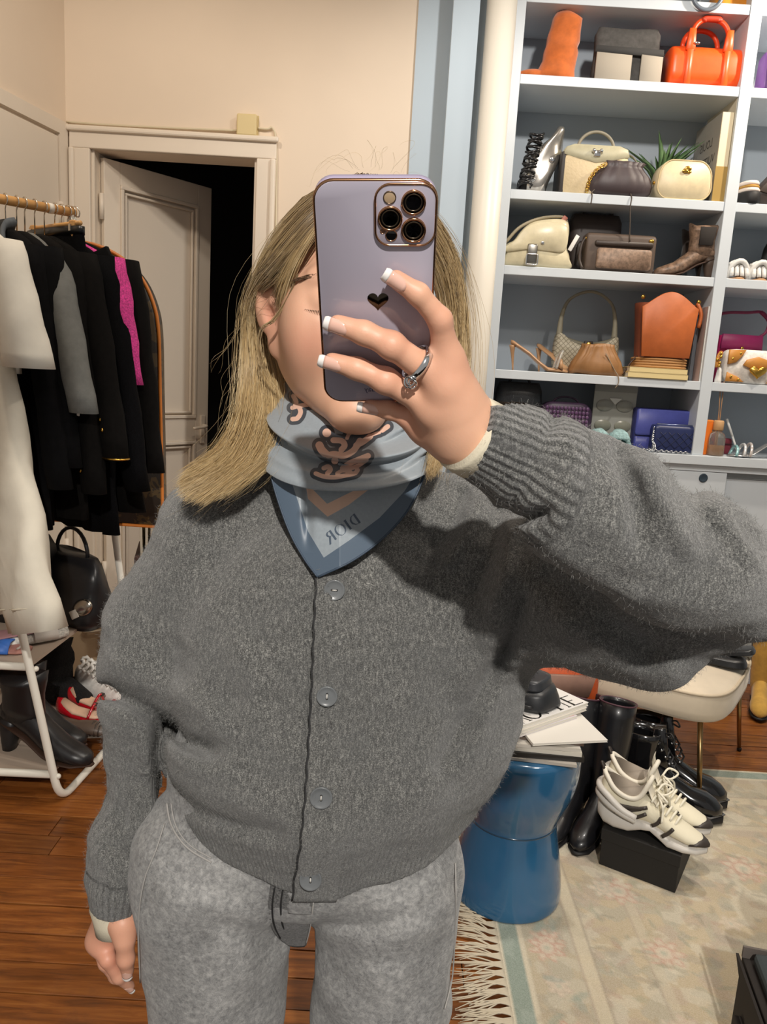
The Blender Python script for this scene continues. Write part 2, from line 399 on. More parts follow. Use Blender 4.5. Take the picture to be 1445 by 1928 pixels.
# pale blue wall between door wall and shelves
m = MB(); m.box((.165, WY-.015+.1, CEIL/2), (.27+.02, .2, CEIL)); struct(m.build('wall_blue', M_BLUE, smooth=False))
m = MB(); m.box((.215, WY-.125, CEIL/2), (.11, .02, CEIL), None, .003); struct(m.build('trim_3', M_BLUE, smooth=False))
m = MB(); m.box((0.4, 1.6, CEIL+.03), (5.4, 4.8, .06)); struct(m.build('ceiling', wall_mat('white ceiling paint', 'f2ece0'), smooth=False))
m = MB(); m.box((2.98, 2.3, CEIL/2), (.08, 3.4, CEIL)); struct(m.build('wall_right', M_BLUE, smooth=False))
m = MB(); m.box((-.3, WY-.012, .07), (.58, .022, .14), None, .004); struct(m.build('baseboard_back', M_TRIM, smooth=False))
m = MB(); lwbox(m, 0, 4.3, 0, .13, 0, .018); struct(m.build('baseboard_left', M_TRIM, smooth=False))
m = MB(); m.lathe([(.0625, 0), (.0625, CEIL)], 28, (.362, 3.50, 0)); pp = tag(m.build('heating_pipe', M_PIPE), 'thick off-white vertical pipe beside the blue shelving', 'pipe')
# junction box and its cable above the door
jb = thing('junction_box', 'small yellowed plastic junction box above the open door', 'junction box', (-.69, WY, 2.42))
m = MB(); m.box((0, -.02, 0), (.086, .04, .088), None, .006); m.build('cover', mat('yellowed plastic', 'dcc894', .5), jb, False)
m = MB(); m.box((0, -.003, 0), (.092, .006, .094)); m.build('base', mat('yellowed plastic base', 'cbb882', .6), jb, False)
cab = [P(505, 243, WY-.012), P(512, 240, WY-.012), P(519, 255, WY-.012), P(521, 300, WY-.012), P(520, 420, WY-.012), P(519, 700, WY-.012), P(519, 1100, WY-.012)]
m = MB(); m.tube(spline([A3(-.645, WY-.012, 2.415)]+cab, 60), .0045, 6); tag(m.build('wall_cable', mat('painted cable', 'd9cdb2', .6)), 'thin painted cable running from junction box down beside the door', 'cable')
m = MB(); m.tube(spline([A3(-.735, WY-.012, 2.40), A3(-1.0, WY-.012, 2.395), A3(-1.30, WY-.012, 2.392), A3(-1.48, WY-.012, 2.394)], 20), .0045, 6); tag(m.build('wall_cable', mat('painted cable', 'd9cdb2', .6)), 'thin painted cable lying along the top of the door frame', 'cable')
# ================================================================== blue shelving
SH = [3.02, 2.70, 2.232, 1.910, 1.450]; CT = 1.112; SY0, SY1 = 3.60, 3.96; SXL, SXD, SXR = .475, 1.42, 2.42; PT = .04
M_SHELF = wall_mat('pale blue shelf paint', 'd2d9df', .4); M_SHBACK = wall_mat('blue grey shelf back', 'a9b2bb', .55)
ub = thing('shelving_unit', 'pale blue open shelving unit filled with handbags and shoes', 'shelves', (1.42, SY0, 0))
def ubx(name, x0, x1, y0, y1, z0, z1, mt=M_SHELF, bev=.0025):
    m = MB(); m.box(((x0+x1)/2, (y0+y1)/2, (z0+z1)/2), (x1-x0, y1-y0, z1-z0), None, bev); return m.build(name, mt, ub, False, True)
ubx('side_panel', SXL-.042, SXL, SY0-.004, SY1, 0, 3.42); ubx('divider', SXD, SXD+.052, SY0-.004, SY1, CT, 3.42); ubx('side_panel', SXR, SXR+.05, SY0-.004, SY1, 0, 3.42)
ubx('back_panel', SXL-.03, SXR, SY1, SY1+.02, 0, 3.42, M_SHBACK, 0)
for z in SH:
    for a, b in ((SXL, SXD), (SXD+.052, SXR)): ubx('shelf', a, b, SY0, SY1, z-PT, z)
ct = tag(mesh('worktop', box_geo((SXR-SXL+.0, .378, .044), .003)[0]+A3((SXR+SXL)/2, SY1-.189, CT-.022), box_geo((1, 1, 1), .003)[1], M_SHELF, None, False), 'pale blue worktop above the sliding cabinet doors', 'worktop')
cb = thing('base_cabinet', 'pale blue base cabinet with sliding doors under the worktop', 'cabinet', (1.4, SY0, 0))
def cbx(name, x0, x1, y0, y1, z0, z1, mt=M_SHELF, par=None):
    m = MB(); m.box(((x0+x1)/2, (y0+y1)/2, (z0+z1)/2), (x1-x0, y1-y0, z1-z0), None, .002); return m.build(name, mt, par or cb, False, True)
cbx('body', SXL+.002, SXR-.002, SY0+.06, SY1-.01, 0, CT-.046); cbx('top_rail', SXL+.002, SXR-.002, SY0+.0, SY0+.06, CT-.075, CT-.046); cbx('plinth', SXL+.002, SXR-.002, SY0, SY0+.06, 0, .08)
d1 = cbx('door', SXL+.01, 1.60, SY0+.002, SY0+.024, .082, CT-.077); d2 = cbx('door', 1.56, SXR-.01, SY0+.03, SY0+.052, .082, CT-.105); cbx('track', 1.6, SXR-.01, SY0+.026, SY0+.058, CT-.104, CT-.077, mat('grey track', '8f979c', .5))
hp = P(1325, 900, SY0)
for dd, X, Y in ((d1, hp[0], SY0+.001), (d1, .60, SY0+.001), (d2, 2.25, SY0+.029)):
    m = MB(); m.add(*(lambda v, f: (v@rotm('X', PI/2).T+A3(X, Y, hp[2]), f))(*lathe_geo([(.0, -.004), (.013, -.004), (.018, 0), (.021, .0015), (.018, .003), (.0135, .001), (.0, .0008)], 20))); m.build('finger_pull', mat('dark blue pull', '33424f', .5), dd, True, True)

# ------------------------------------------------------------------ things on the shelves
def at(px, py, Y, z): return (P(px, py, Y)[0], Y, z)
PX = 1/398.0
def body(w, d, h, e=3.0, tw=1.0, td=1.0, bulge=0, n=32, nz=9, bot=.96, crown=.10):
    R = []
    for i, t in enumerate(np.linspace(0, 1, nz)):
        k = 1+(tw-1)*t; kd = 1+(td-1)*t; s = 1+bulge*math.sin(PI*t)
        edge = min(1, .80+2.6*t) if t < .08 else 1; top = 1 if t < .9 else 1-crown*((t-.9)/.1)**2
        R.append(sring(0, 0, w/2*k*s*edge*top, d/2*kd*s*edge*top*(.75 if t == 1 else 1), h*t, n, e))
    return loft(R)
def crumple(V, amp, fr, seed=0):
    r = np.random.default_rng(seed); V = np.array(V, float); D = np.zeros_like(V)
    for _ in range(5):
        k = r.normal(size=3)*fr; D += np.sin(V@k+r.uniform(0, 6))[:, None]*r.normal(size=3)
    return V+D*amp/2
def arch(x0, x1, z0, h, n=14, y=0, lean=0, p=2.0):
    a = np.linspace(PI, 0, n); cx, rx = (x0+x1)/2, abs(x1-x0)/2
    return np.stack([cx+rx*np.sign(np.cos(a))*abs(np.cos(a))**(2/p), np.full(n, y)+lean*np.sin(a), z0+h*abs(np.sin(a))**(2/p)], 1)
L = lambda c, r=.5, **k: mat('leather '+c+str(r), c, r, nscale=30, namt=.05, bump=.12, bscale=350, **k)
SU = lambda c: mat('suede '+c, c, .92, nscale=22, namt=.12, bump=.15, bscale=500, sheen=.3)
GOLD = mat('gold metal', 'd9ab4f', .25, 1); SILV = mat('silver metal', 'cfd2d6', .22, 1); CHROME = mat('chrome', 'e6e8ea', .12, 1)
def pt(mb_or_geo, name, m, par, **k):
    if isinstance(mb_or_geo, MB): return mb_or_geo.build(name, m, par, **k)
    return mesh(name, mb_or_geo[0], mb_or_geo[1], m, par, **k)
def chainlinks(pts, r, t, n=8):
    m = MB(); p = np.asarray(pts); T = np.gradient(p, axis=0)
    for i in range(len(p)):
        d = T[i]/np.linalg.norm(T[i]); u = np.cross(d, (0, 0, 1) if i % 2 else (0, 1, .2)); u /= np.linalg.norm(u)
        a = np.arange(n)*2*PI/n; m.tube(p[i]+r*(1.35*np.cos(a)[:, None]*d+np.sin(a)[:, None]*u), t, 4, closed=True)
    return m

# --- first row
t = thing('suede_boot', 'tall slouchy orange suede boot standing at the end of its shelf', 'boot', at(1050, 137, 3.68, SH[1]))
R = []
for z, cx, rx in ((0, -.012, .085), (.03, -.012, .083), (.06, -.008, .078), (.1, .0, .074), (.14, .004, .076), (.17, .006, .070), (.2, .012, .074), (.235, .018, .068), (.27, .022, .066), (.30, .030, .058), (.315, .036, .052)):
    z *= .86; R.append(sring(cx, 0, rx, .06+.008*math.sin(z*60), z, 28, 2.4)+A3(0, 0, 1)*(.03*np.cos(np.arange(28)*2*PI/28-2.6)*(z/.3)**2)[:, None])
V, F = loft(R); pt((crumple(V, .006, 26, 3), F), 'shaft', SU('c4662c'), t)
R = [sring(x, 0, .002+0*x, ry, 0, 16)*A3(1, 1, 0)+np.stack([np.zeros(16), np.zeros(16), rz*np.maximum(np.sin(np.arange(16)*2*PI/16), -.2)], 1)*0 for x, ry, rz in ()]
m = MB(); m.ell((-.10, .0, .022), (.075, .042, .024)); m.build('foot', SU('c4662c'), t)
m = MB(); m.box((-.06, 0, .004), (.2, .08, .008), None, .003); m.build('sole', mat('dark sole', '3a2417', .7), t)

t = thing('canvas_tote', 'dark grey folded tote with two pale canvas panels', 'bag', at(1175, 145, 3.70, SH[1]))
pt((crumple(body(.29, .11, .235, 5, .98, .5)[0], .004, 20, 5), body(.29, .11, .235, 5, .98, .5)[1]), 'body', mat('charcoal wool felt', '4a4846', .95, nscale=40, namt=.15), t)
for x0, x1 in ((-.142, .012), (.052, .145)):
    m = MB(); m.add(*prism([(x0, .004), (x1, .004), (x1, .112), (x0, .118)], -.066, -.054, .003)); m.build('canvas_panel', mat('pale canvas', 'aaa193', .9, bump=.3, bscale=900), t)
m = MB(); m.add(*prism([(-.15, .118), (.148, .112), (.146, .14), (-.148, .145)], -.064, -.05, .003)); m.build('flap', mat('charcoal strap', '3b3a39', .9), t)
t = thing('mesh_pouch', 'small dark brown pouch tucked behind the orange handbag', 'bag', at(1252, 148, 3.79, SH[1]))
pt((crumple(body(.12, .08, .16, 2.4, .6, .6)[0], .006, 30, 8), body(.12, .08, .16, 2.4, .6, .6)[1]), 'body', mat('dark brown mesh', '3d322c', .7, nscale=120, namt=.3), t)
pt(MB().tube(arch(-.03, .03, .15, .03), .004, 6), 'loop', mat('dark brown mesh', '3d322c'), t)

OR = L('ff5a1c', .38)
t = thing('orange_handbag', 'bright orange barrel handbag with two rolled top handles', 'handbag', at(1319, 157, 3.69, SH[1]))
w, h, d = .312, .168, .15
R = []
for x in (-w/2, -w/2+.006, -w/2+.02, -.08, 0, .08, w/2-.02, w/2-.006, w/2):
    k = 1 if abs(x) < w/2-.015 else (.97 if abs(x) < w/2-.003 else .90)
    q = rrect(d*k, h*k, .055*k, 6, 0, h/2); R.append(np.stack([np.full(len(q), x), q[:, 0], q[:, 1]], 1))
bd = pt(loft(R), 'body', OR, t)
for x in (-.085, .075):
    m = MB(); m.add(*prism([(x-.014, .004), (x+.014, .004), (x+.014, h*.96), (x-.014, h*.96)], -d/2-.005, -d/2+.002, .002)); m.build('strap_band', OR, bd)
    m = MB(); m.add(*prism([(x-.02, h-.03), (x+.02, h-.03), (x+.015, h+.055), (x-.012, h+.055)], -d/2-.006, -d/2+.012, .003)); m.build('handle_tab', OR, t)
for y in (-d/2+.004, d/2-.03):
    pt(MB().tube(arch(-.083, .073, h+.02, .080, 20, y, .012, 2.3), .0105, 10), 'handle', L('e8481c', .4), t)
m = MB(); m.tube(arch(-.04, .03, h+.088, .012, 10, -d/2+.012, 0, 4), .0135, 10); m.build('handle_wrap', L('c23a1e', .5), t)
m = MB(); m.tube([(-w/2+.01, 0, h+.002), (w/2-.01, 0, h+.002)], .004, 6); m.build('zip', GOLD, t)
m = MB(); m.ell((-.062, -d/2-.008, h-.004), (.012, .005, .006)); m.build('zip_pull', SILV, t)
ch = pt(chainlinks(spline([(w/2-.002, -.03, h*.7), (w/2+.014, -.045, h*.55), (w/2+.014, -.05, h*.42)], 8), .006, .002), 'charm_chain', SILV, t)
m = MB(); m.ell((w/2+.015, -.052, .062), (.013, .013, .014)); m.lathe([(.0, 0), (.011, .0), (.009, .03), (.006, .05), (0, .052)], 12, (w/2+.017, -.052, 0.0)); m.build('charm', mat('pearl white', 'f1ebe0', .3), t)
t = thing('purple_handbag', 'purple handbag with thin handle beside the orange handbag bay', 'handbag', at(1468, 170, 3.69, SH[1]))
V, F = body(.20, .11, .17, 6, .96, .7); pt((V, F), 'body', L('7d4f96', .45), t); pt(MB().tube(arch(-.05, .05, .165, .08), .005, 8), 'handle', L('3d2a48', .45), t)
m = MB(); m.box((-.075, -.05, .085), (.02, .025, .15), None, .005); m.build('side_strap', L('5d3a72', .45), t)
# ring on the top shelf
t = thing('ring_handle_bag', 'grey ring shaped handle hanging over the edge of the top shelf', 'ring', at(1334, -14, 3.585, SH[0]))
a = np.linspace(0, 2*PI, 40)[:-1]; m = MB(); m.tube(np.stack([.062*np.cos(a), 0*a, .025+.062*np.sin(a)], 1), .0085, 10, closed=True); m.build('ring', mat('slate enamel', '69727d', .35), t)
m = MB(); m.tube(spline([(0, 0, .087), (0, .03, .088), (0, .09, .05), (0, .12, .01)], 10), .006, 6); m.build('strap', mat('slate enamel', '69727d', .35), t)
t = thing('amber_box', 'amber yellow box bag on the top shelf by the upright divider', 'bag', at(1385, -30, 3.72, SH[0]))
V, F = body(.19, .14, .12, 6, .9, .8); pt((V, F), 'body', L('d98a2b', .4), t); pt(MB().tube(arch(-.05, .05, .115, .06), .005, 8), 'handle', L('a8641f', .5), t)

# --- second row
t = thing('silver_boot', 'crumpled silver leather boot with black ruffled coil trim', 'boot', at(1020, 355, 3.70, SH[2]))
R = []
for z, cx, rx, ry in ((.0, -.045, .055, .05), (.05, -.045, .062, .05), (.1, -.025, .07, .055), (.15, .0, .072, .055), (.2, .022, .055, .05), (.24, .040, .034, .035), (.275, .050, .022, .02), (.29, .052, .014, .012)):
    R.append(sring(cx, 0, rx, ry, z, 26, 2.2))
V, F = loft(R); pt((crumple(V, .008, 34, 12), F), 'upper', mat('silver leather', 'c9c4bd', .22, .9, bump=.1, bscale=60), t)
sp = []
for u in np.linspace(0, 1, 150): a = u*2*PI*13; z = .02+.225*u; sp.append((-.085+.035*u+.03*math.cos(a), -.05+.02*math.sin(a), z+.006*math.sin(a*1.7)))
pt(MB().tube(sp, .006, 5), 'ruffle', mat('black patent', '1b1a1c', .25), t)
m = MB(); m.box((-.05, .01, .035), (.11, .10, .07), None, .01); m.build('sole', mat('black rubber', '1c1a1b', .6), t)
m = MB(); m.ell((.028, -.05, .145), (.014, .006, .014)); m.build('buckle', CHROME, t); m = MB(); m.ell((-.055, -.055, .055), (.016, .006, .01)); m.build('buckle', CHROME, t)

BE = L('cdbb98', .5)
t = thing('beige_box_bag', 'beige embossed box bag with arched handle and silver clasp', 'handbag', at(1110, 361, 3.70, SH[2]))
R = [np.stack([q[:, 0], np.full(len(q), y), q[:, 1]], 1) for y, k in ((-.075, .94), (-.07, .985), (-.05, 1), (.05, 1), (.07, .985), (.075, .94)) for q in (rrect(.29*k, .165*k, .018, 5, 0, .0825),)]
pt(loft(R), 'body', mat('beige embossed leather', 'd8c39c', .55, bump=.5, bscale=90, bdist=.003), t)
m = MB(); m.add(*prism([(-.146, .165), (-.135, .195), (-.10, .208), (.10, .208), (.135, .195), (.146, .165), (.08, .148), (0, .132), (-.08, .148)], -.078, .078, .004)); m.build('frame_top', L('b8b296', .5), t)
m = MB(); m.box((-.143, .0, .09), (.02, .152, .17), None, .005); m.build('gusset', L('2f2a28', .6), t)
pt(MB().tube(arch(-.075, .085, .205, .072, 20, -.02), .007, 8), 'handle', L('8d8675', .5), t)
m = MB(); m.box((0, -.08, .172), (.03, .01, .028), None, .004); m.ell((-.016, -.086, .182), (.009, .008, .009)); m.ell((.016, -.086, .182), (.009, .008, .009)); m.build('clasp', CHROME, t)
pt(MB().tube(spline([(.13, -.03, .19), (.17, -.05, .17), (.20, -.055, .11), (.215, -.055, .02), (.205, -.055, .004)], 20), .004, 6), 'shoulder_strap', L('6e6653', .5), t)

t = thing('dark_pouch', 'dark gathered leather pouch with gold chain, two cords over the shelf edge', 'handbag', at(1164, 366, 3.645, SH[2]))
R = []
for i, (z, rx, ry) in enumerate(((0, .12, .035), (.02, .142, .05), (.05, .145, .055), (.085, .13, .05), (.115, .10, .036), (.13, .088, .03), (.146, .10, .034))):
    a = np.arange(48)*2*PI/48; k = 1+(.12*(z/.146)**1.5)*np.cos(14*a); q = sring(0, 0, rx, ry, z, 48, 2.2); q[:, :2] *= k[:, None]; R.append(q)
pt(loft(R), 'body', L('453a3c', .5), t)
pt(chainlinks(spline([(-.08, -.04, .125), (-.115, -.05, .10), (-.142, -.05, .06), (-.148, -.04, .012)], 16), .007, .0022), 'chain', GOLD, t)
for px, y2 in ((1115, 380), (1190, 378)):
    X = P(px, 370, 3.59)[0]-t.location[0]; pts = [(X*.9, -.035, .02), (X, -.042, .004), (X+.002, -.051, -.01), (X, -.052, -.045 if px < 1150 else -.05)]
    if px > 1150: pts += [(X+.006, -.05, -.10), (X+.012, -.045, -.155), (X+.018, -.042, -.19)]
    pt(MB().tube(spline(pts, 24), .0028, 6), 'cord', L('4a4038', .6), t)

t = thing('potted_plant', 'spiky green plant in a small pot behind the cream bag', 'plant', at(1243, 362, 3.80, SH[2]))
pt(MB().lathe([(.0, 0), (.045, 0), (.055, .07), (.058, .075), (.05, .075), (.046, .06), (0, .06)], 20), 'pot', mat('white ceramic', 'dcd8d0', .4), t)
GR = mat('plant leaf green', '4d6b40', .55, nscale=25, namt=.2); r = random.Random(4)
for i in range(17):
    a = i*2.399; out = .06+.13*r.random(); hh = .27*r.uniform(.62, 1.0); w0 = .017
    c = spline([(0, 0, .06), (out*.35*math.cos(a), out*.25*math.sin(a), .06+hh*.55), (out*1.25*math.cos(a), out*.6*math.sin(a), .06+hh)], 9)
    sd = np.array((-math.sin(a), math.cos(a), 0)); sd = np.array((1, 0, 0)) if i % 2 else sd; ww = w0*np.array([.8, 1, 1.05, 1, .9, .75, .55, .3, .03])
    nrm = np.array((math.cos(a), math.sin(a), .3))*.003
    S = [np.array([c[k]-sd*ww[k], c[k]+nrm, c[k]+sd*ww[k], c[k]-nrm*.4]) for k in range(9)]
    pt(loft(S), 'leaf', GR, t)
t = thing('cream_round_bag', 'cream rounded bag with gold emblem on front', 'handbag', at(1280, 371, 3.66, SH[2]))
q = rrect(.248, .158, .055, 8, 0, .079); q[:, 0] *= 1-.10*(q[:, 1]/.158)**2; q[:, 1] += .012*np.cos(q[:, 0]/.124*PI/2)*(q[:, 1] > .08)
pt(prism(q, -.05, .05, .012), 'body', L('dccba6', .45), t)
qq = q*A3(1, 1); pt(MB().tube(np.stack([qq[:, 0]*.965, np.full(len(qq), -.046), (qq[:, 1]-.08)*.965+.08], 1), .003, 6, closed=True), 'piping', L('cdb98f', .45), t)
m = MB(); m.ell((.005, -.053, .128), (.016, .004, .012)); m.ell((-.006, -.055, .118), (.014, .004, .008)); m.ell((.012, -.054, .115), (.010, .004, .006)); m.build('emblem', GOLD, t)
for x in (-.128, .128): m = MB(); m.ell((x, -.02, .07), (.006, .008, .008)); m.build('ring', GOLD, t)
def text_mesh(s, size):
    c = bpy.data.curves.new('t', 'FONT'); c.body = s; c.size = size; c.align_x = 'CENTER'; c.align_y = 'CENTER'; c.resolution_u = 3
    o = bpy.data.objects.new('t', c); me = o.to_mesh(); V = np.array([v.co[:] for v in me.vertices]); F = [list(p.vertices) for p in me.polygons]
    o.to_mesh_clear(); bpy.data.objects.remove(o); bpy.data.curves.remove(c); return V, F
def lettering(name, s, size, origin, ax, up, m, par, world=False, mirror=True):
    V, F = text_mesh(s, size); V[:, 0] *= -1 if mirror else 1
    return mesh(name, np.asarray(origin)+V[:, :1]*np.asarray(ax, float)+V[:, 1:2]*np.asarray(up, float), F, m, par, False, world)
def book(label, px, py, Y, z, w, h, dpt, cover, spine, lean=0, text=None, spine2=None, rotz=0):
    t = thing('book', label, 'book', at(px, py, Y, z), rotz)
    pt(MB().box((0, dpt/2+.004, h/2), (w-.006, dpt-.004, h-.008)), 'pages', mat('page edges', 'e9e0cc', .9), t, smooth=False)
    for s in (-1, 1): pt(MB().box((s*(w/2-.0015), dpt/2, h/2), (.003, dpt, h), None, .001), 'cover', mat('cover '+cover, cover, .5), t, smooth=False)
    pt(MB().box((0, .0015, h/2), (w, .003, h), None, .001), 'spine', mat('spine '+spine, spine, .5), t, smooth=False)
    if spine2: pt(MB().box((0, -.0005, h*.2), (w+.0006, .002, h*.4)), 'spine_band', mat('spine '+spine2, spine2, .4), t, smooth=False)
    if text:
        for i, tx in enumerate(text): lettering('lettering', tx, .052, (-w/2-.0008, dpt*.5, h*(.72-.2*i)), (0, 1, 0), (0, 0, 1), mat('book ink', '4a443e', .6), t, mirror=False)
    return t
book('tall cream book standing against the shelf divider', 1374, 376, 3.612, SH[2], .048, .455, .32, 'd8ccb4', 'e8d9bb')
book('grey art book with lettered cover and gold banded spine', 1352, 374, 3.615, SH[2], .052, .37, .29, '9a948a', 'e3d3b2', text=['LOUIS', 'VUITTON'], spine2='a98a4c')
t = thing('platform_shoe', 'black soled shoe with white and gold bands by a dark flap', 'shoe', at(1412, 377, 3.64, SH[2]))
pt(loft([sring(0, .05, .048*k, .10*k, z, 24, 2.3) for z, k in ((0, .94), (.01, 1), (.045, 1), (.052, .95))]), 'sole', mat('black rubber', '1c1a1b', .6), t)
for z0, z1, c, k in ((.052, .07, 'e8d8cc', .95), (.07, .082, 'b98a3a', .9), (.082, .10, 'ead9cd', .86)):
    pt(loft([sring(0, .05, .046*k*q, .095*k*q, z, 24, 2.3) for z, q in ((z0, 1), ((z0+z1)/2, 1.03), (z1, .93))]), 'band', mat('band '+c, c, .5), t)
t = thing('dark_flap_bag', 'dark brown leather bag with pointed flap in next bay', 'bag', at(1452, 380, 3.70, SH[2]))
pt(MB().add(*prism([(-.10, 0), (.10, 0), (.11, .07), (.02, .19), (-.09, .06)], -.05, .05, .006)), 'body', L('3a302c', .5), t)
pt(MB().add(*prism([(-.085, .065), (.02, .185), (.10, .08), (.03, .04)], -.058, -.048, .003)), 'flap', L('463a33', .5), t)

# --- third row
CRM = L('d6cbab', .32)
t = thing('cream_flap_bag', 'glossy cream leather bag with silver buckle and drooping flap', 'handbag', at(1008, 500, 3.675, SH[3]))
q = np.array([(-.155, 0), (.135, 0), (.145, .05), (.128, .10), (.132, .16), (.12, .205), (.07, .215), (-.02, .20), (-.07, .17), (-.11, .115), (-.15, .085)])
pt(prism(spline(np.vstack([q, q[:1]]), 60)[:-1], -.06, .06, .02), 'body', CRM, t)
fl_ = np.array([(-.15, .08), (-.11, .112), (-.07, .165), (.0, .195), (.10, .19), (.125, .15), (.115, .075), (.05, .07), (-.05, .072), (-.15, .058)])
pt(prism(spline(np.vstack([fl_, fl_[:1]]), 50)[:-1], -.068, -.052, .006), 'flap', CRM, t)
m = MB(); m.box((-.03, -.072, .055), (.045, .012, .085), None, .006); m.build('buckle', mat('dull steel', '8d8a84', .3, 1), t)
m = MB(); m.tube(np.vstack([rrect(.05, .045, .006, 3, -.03, .03)]).astype(float)@A3((1, 0, 0), (0, 0, 1)) + A3(0, -.08, 0), .004, 6, closed=True); m.build('buckle_frame', CHROME, t)
m = MB(); m.ell((.012, -.071, .105), (.008, .004, .008)); m.build('stud', CHROME, t)
pt(MB().tube(spline([(-.15, -.05, .10), (-.09, -.045, .17), (.0, -.03, .215), (.10, -.02, .228), (.125, -.02, .20)], 24), .007, 8), 'strap', L('9c9178', .5), t)
m = MB(); m.box((.105, -.03, .215), (.022, .01, .034), rotm('Y', .6), .003); m.build('strap_end', L('b06a5a', .5), t)
m = MB(); m.box((.155, -.05, .115), (.018, .006, .075), rotm('Y', .45), .004); m.build('price_tag', mat('white card', 'e9e7e3', .7), t)
t = thing('brown_backpack', 'dark brown leather backpack with top loop handle', 'backpack', at(1112, 504, 3.80, SH[3]))
pt(body(.245, .15, .27, 4.5, .97, .75), 'body', L('3a302d', .5), t); pt(MB().tube(arch(-.055, .075, .262, .045, 16, 0, 0, 3), .009, 8), 'handle', L('2e2624', .5), t)
pt(body(.19, .03, .12, 5, .95, .8)[0]+A3(0, -.085, .02), 'pocket', L('332a28', .5), t) if False else pt((body(.19, .03, .12, 5, .95, .8)[0]+A3(0, -.085, .02), body(.19, .03, .12, 5, .95, .8)[1]), 'pocket', L('332a28', .5), t)
m = MB(); m.box((-.02, -.105, .015), (.022, .004, .03), rotm('Y', .3)); m.build('price_tag', mat('white card', 'e9e7e3', .7), t)
CAN = mat('brown monogram canvas', '8a7260', .55, nscale=70, namt=.25)
t = thing('camera_bag', 'brown canvas camera bag with dark zip top and front pocket', 'handbag', at(1160, 510, 3.665, SH[3]))
R = [np.stack([np.full(len(q), x), q[:, 0], q[:, 1]], 1) for x, k in ((-.155, .93), (-.15, .985), (-.14, 1), (.14, 1), (.15, .985), (.155, .93)) for q in (rrect(.10*k, .165*k, .02, 5, 0, .0825),)]
pt(loft(R), 'body', L('57483e', .55), t)
pt(MB().add(*prism(rrect(.245, .088, .012, 4, .015, .056), -.064, -.046, .005)), 'front_pocket', CAN, t)
pt(MB().add(*prism(rrect(.26, .022, .008, 4, .01, .121), -.062, -.048, .004)), 'pocket_flap', L('3f342e', .5), t)
m = MB(); m.tube([(-.14, 0, .167), (.14, 0, .167)], .006, 6); m.build('zip', mat('dark zip', '4b4540', .4, .4), t)
m = MB(); m.ell((.132, -.05, .14), (.012, .006, .01)); m.build('ring', GOLD, t); m = MB(); m.ell((-.158, -.03, .14), (.004, .008, .008)); m.build('ring', GOLD, t)
pt(MB().tube(spline([(-.158, -.03, .145), (-.175, -.035, .11), (-.18, -.04, .05), (-.165, -.05, .006)], 16), .006, 8), 'strap', L('3f342e', .5), t)

def shoe_loft(st, n=24):
    """stations: x, half width, z bottom, z top, squareness"""
    R = []
    for x, hw, zb, zt, e in st:
        a = np.arange(n)*2*PI/n; c, s = np.cos(a), np.sin(a)
        yy = hw*np.sign(c)*abs(c)**(2/e); zz = (zb+zt)/2+(zt-zb)/2*np.sign(s)*abs(s)**(2/e); yy = yy*(1-.25*np.clip((zz-zb)/(zt-zb+1e-6)-.4, 0, 1))
        R.append(np.stack([np.full(n, x), yy, zz], 1))
    return loft(R)
def heeled_boot(t, mu, mh, gore=None):
    """ankle boot, toe towards -x, heel at +x"""
    pt(shoe_loft([(-.135, .008, .002, .022, 2), (-.125, .024, .002, .032, 2.2), (-.10, .034, .002, .042, 2.3), (-.06, .037, .004, .058, 2.3), (-.02, .034, .018, .09, 2.2), (.02, .032, .045, .125, 2.1), (.06, .031, .068, .13, 2), (.085, .03, .075, .125, 2), (.105, .018, .082, .118, 2)]), 'upper', mu, t)
    R = [sring(cx, 0, rx, ry, z, 24, 2.2) for z, cx, rx, ry in ((.088, .05, .058, .032), (.12, .048, .052, .034), (.15, .047, .05, .037), (.18, .047, .056, .042), (.20, .048, .061, .045))]
    R[-1][:, 2] += .014*np.cos(np.arange(24)*4*PI/24); pt(loft(R), 'shaft', mu, t)
    if gore:
        for s in (-1, 1): pt(MB().add(*prism([(.02, .125), (.075, .125), (.085, .196), (.02, .196)], s*.041-.004, s*.041+.004, .002)), 'elastic_gore', gore, t)
    pt(loft([sring(.085+.006*(1-z/.08), 0, .014+.012*(z/.08), .016+.010*(z/.08), z, 16, 2.6) for z in (0, .02, .05, .085)]), 'heel', mh, t)
    pt(shoe_loft([(-.138, .008, 0, .006, 3), (-.10, .034, 0, .007, 3), (-.06, .037, .001, .008, 3), (-.02, .033, .012, .022, 3), (.03, .03, .045, .054, 3), (.1, .026, .074, .082, 3)]), 'sole', mat('dark sole', '3a2417', .7), t)
PY = mat('brown snakeskin', '7a6250', .45, nscale=60, namt=.4)
for k, (px, Y, lb, mu) in enumerate(((1293, 3.66, 'brown snakeskin ankle boot with dark elastic side panel', PY), (1281, 3.80, 'dark brown ankle boot standing behind the snakeskin boot', SU('3e322b')))):
    t = thing('ankle_boot', lb, 'boot', at(px, 518, Y, SH[3])); t.scale = (1.1, 1.1, 1.1); heeled_boot(t, mu, L('4b3b30', .5), mat('elastic gore', '2c2724', .9))
WV = mat('white woven leather', 'dedbd6', .5)
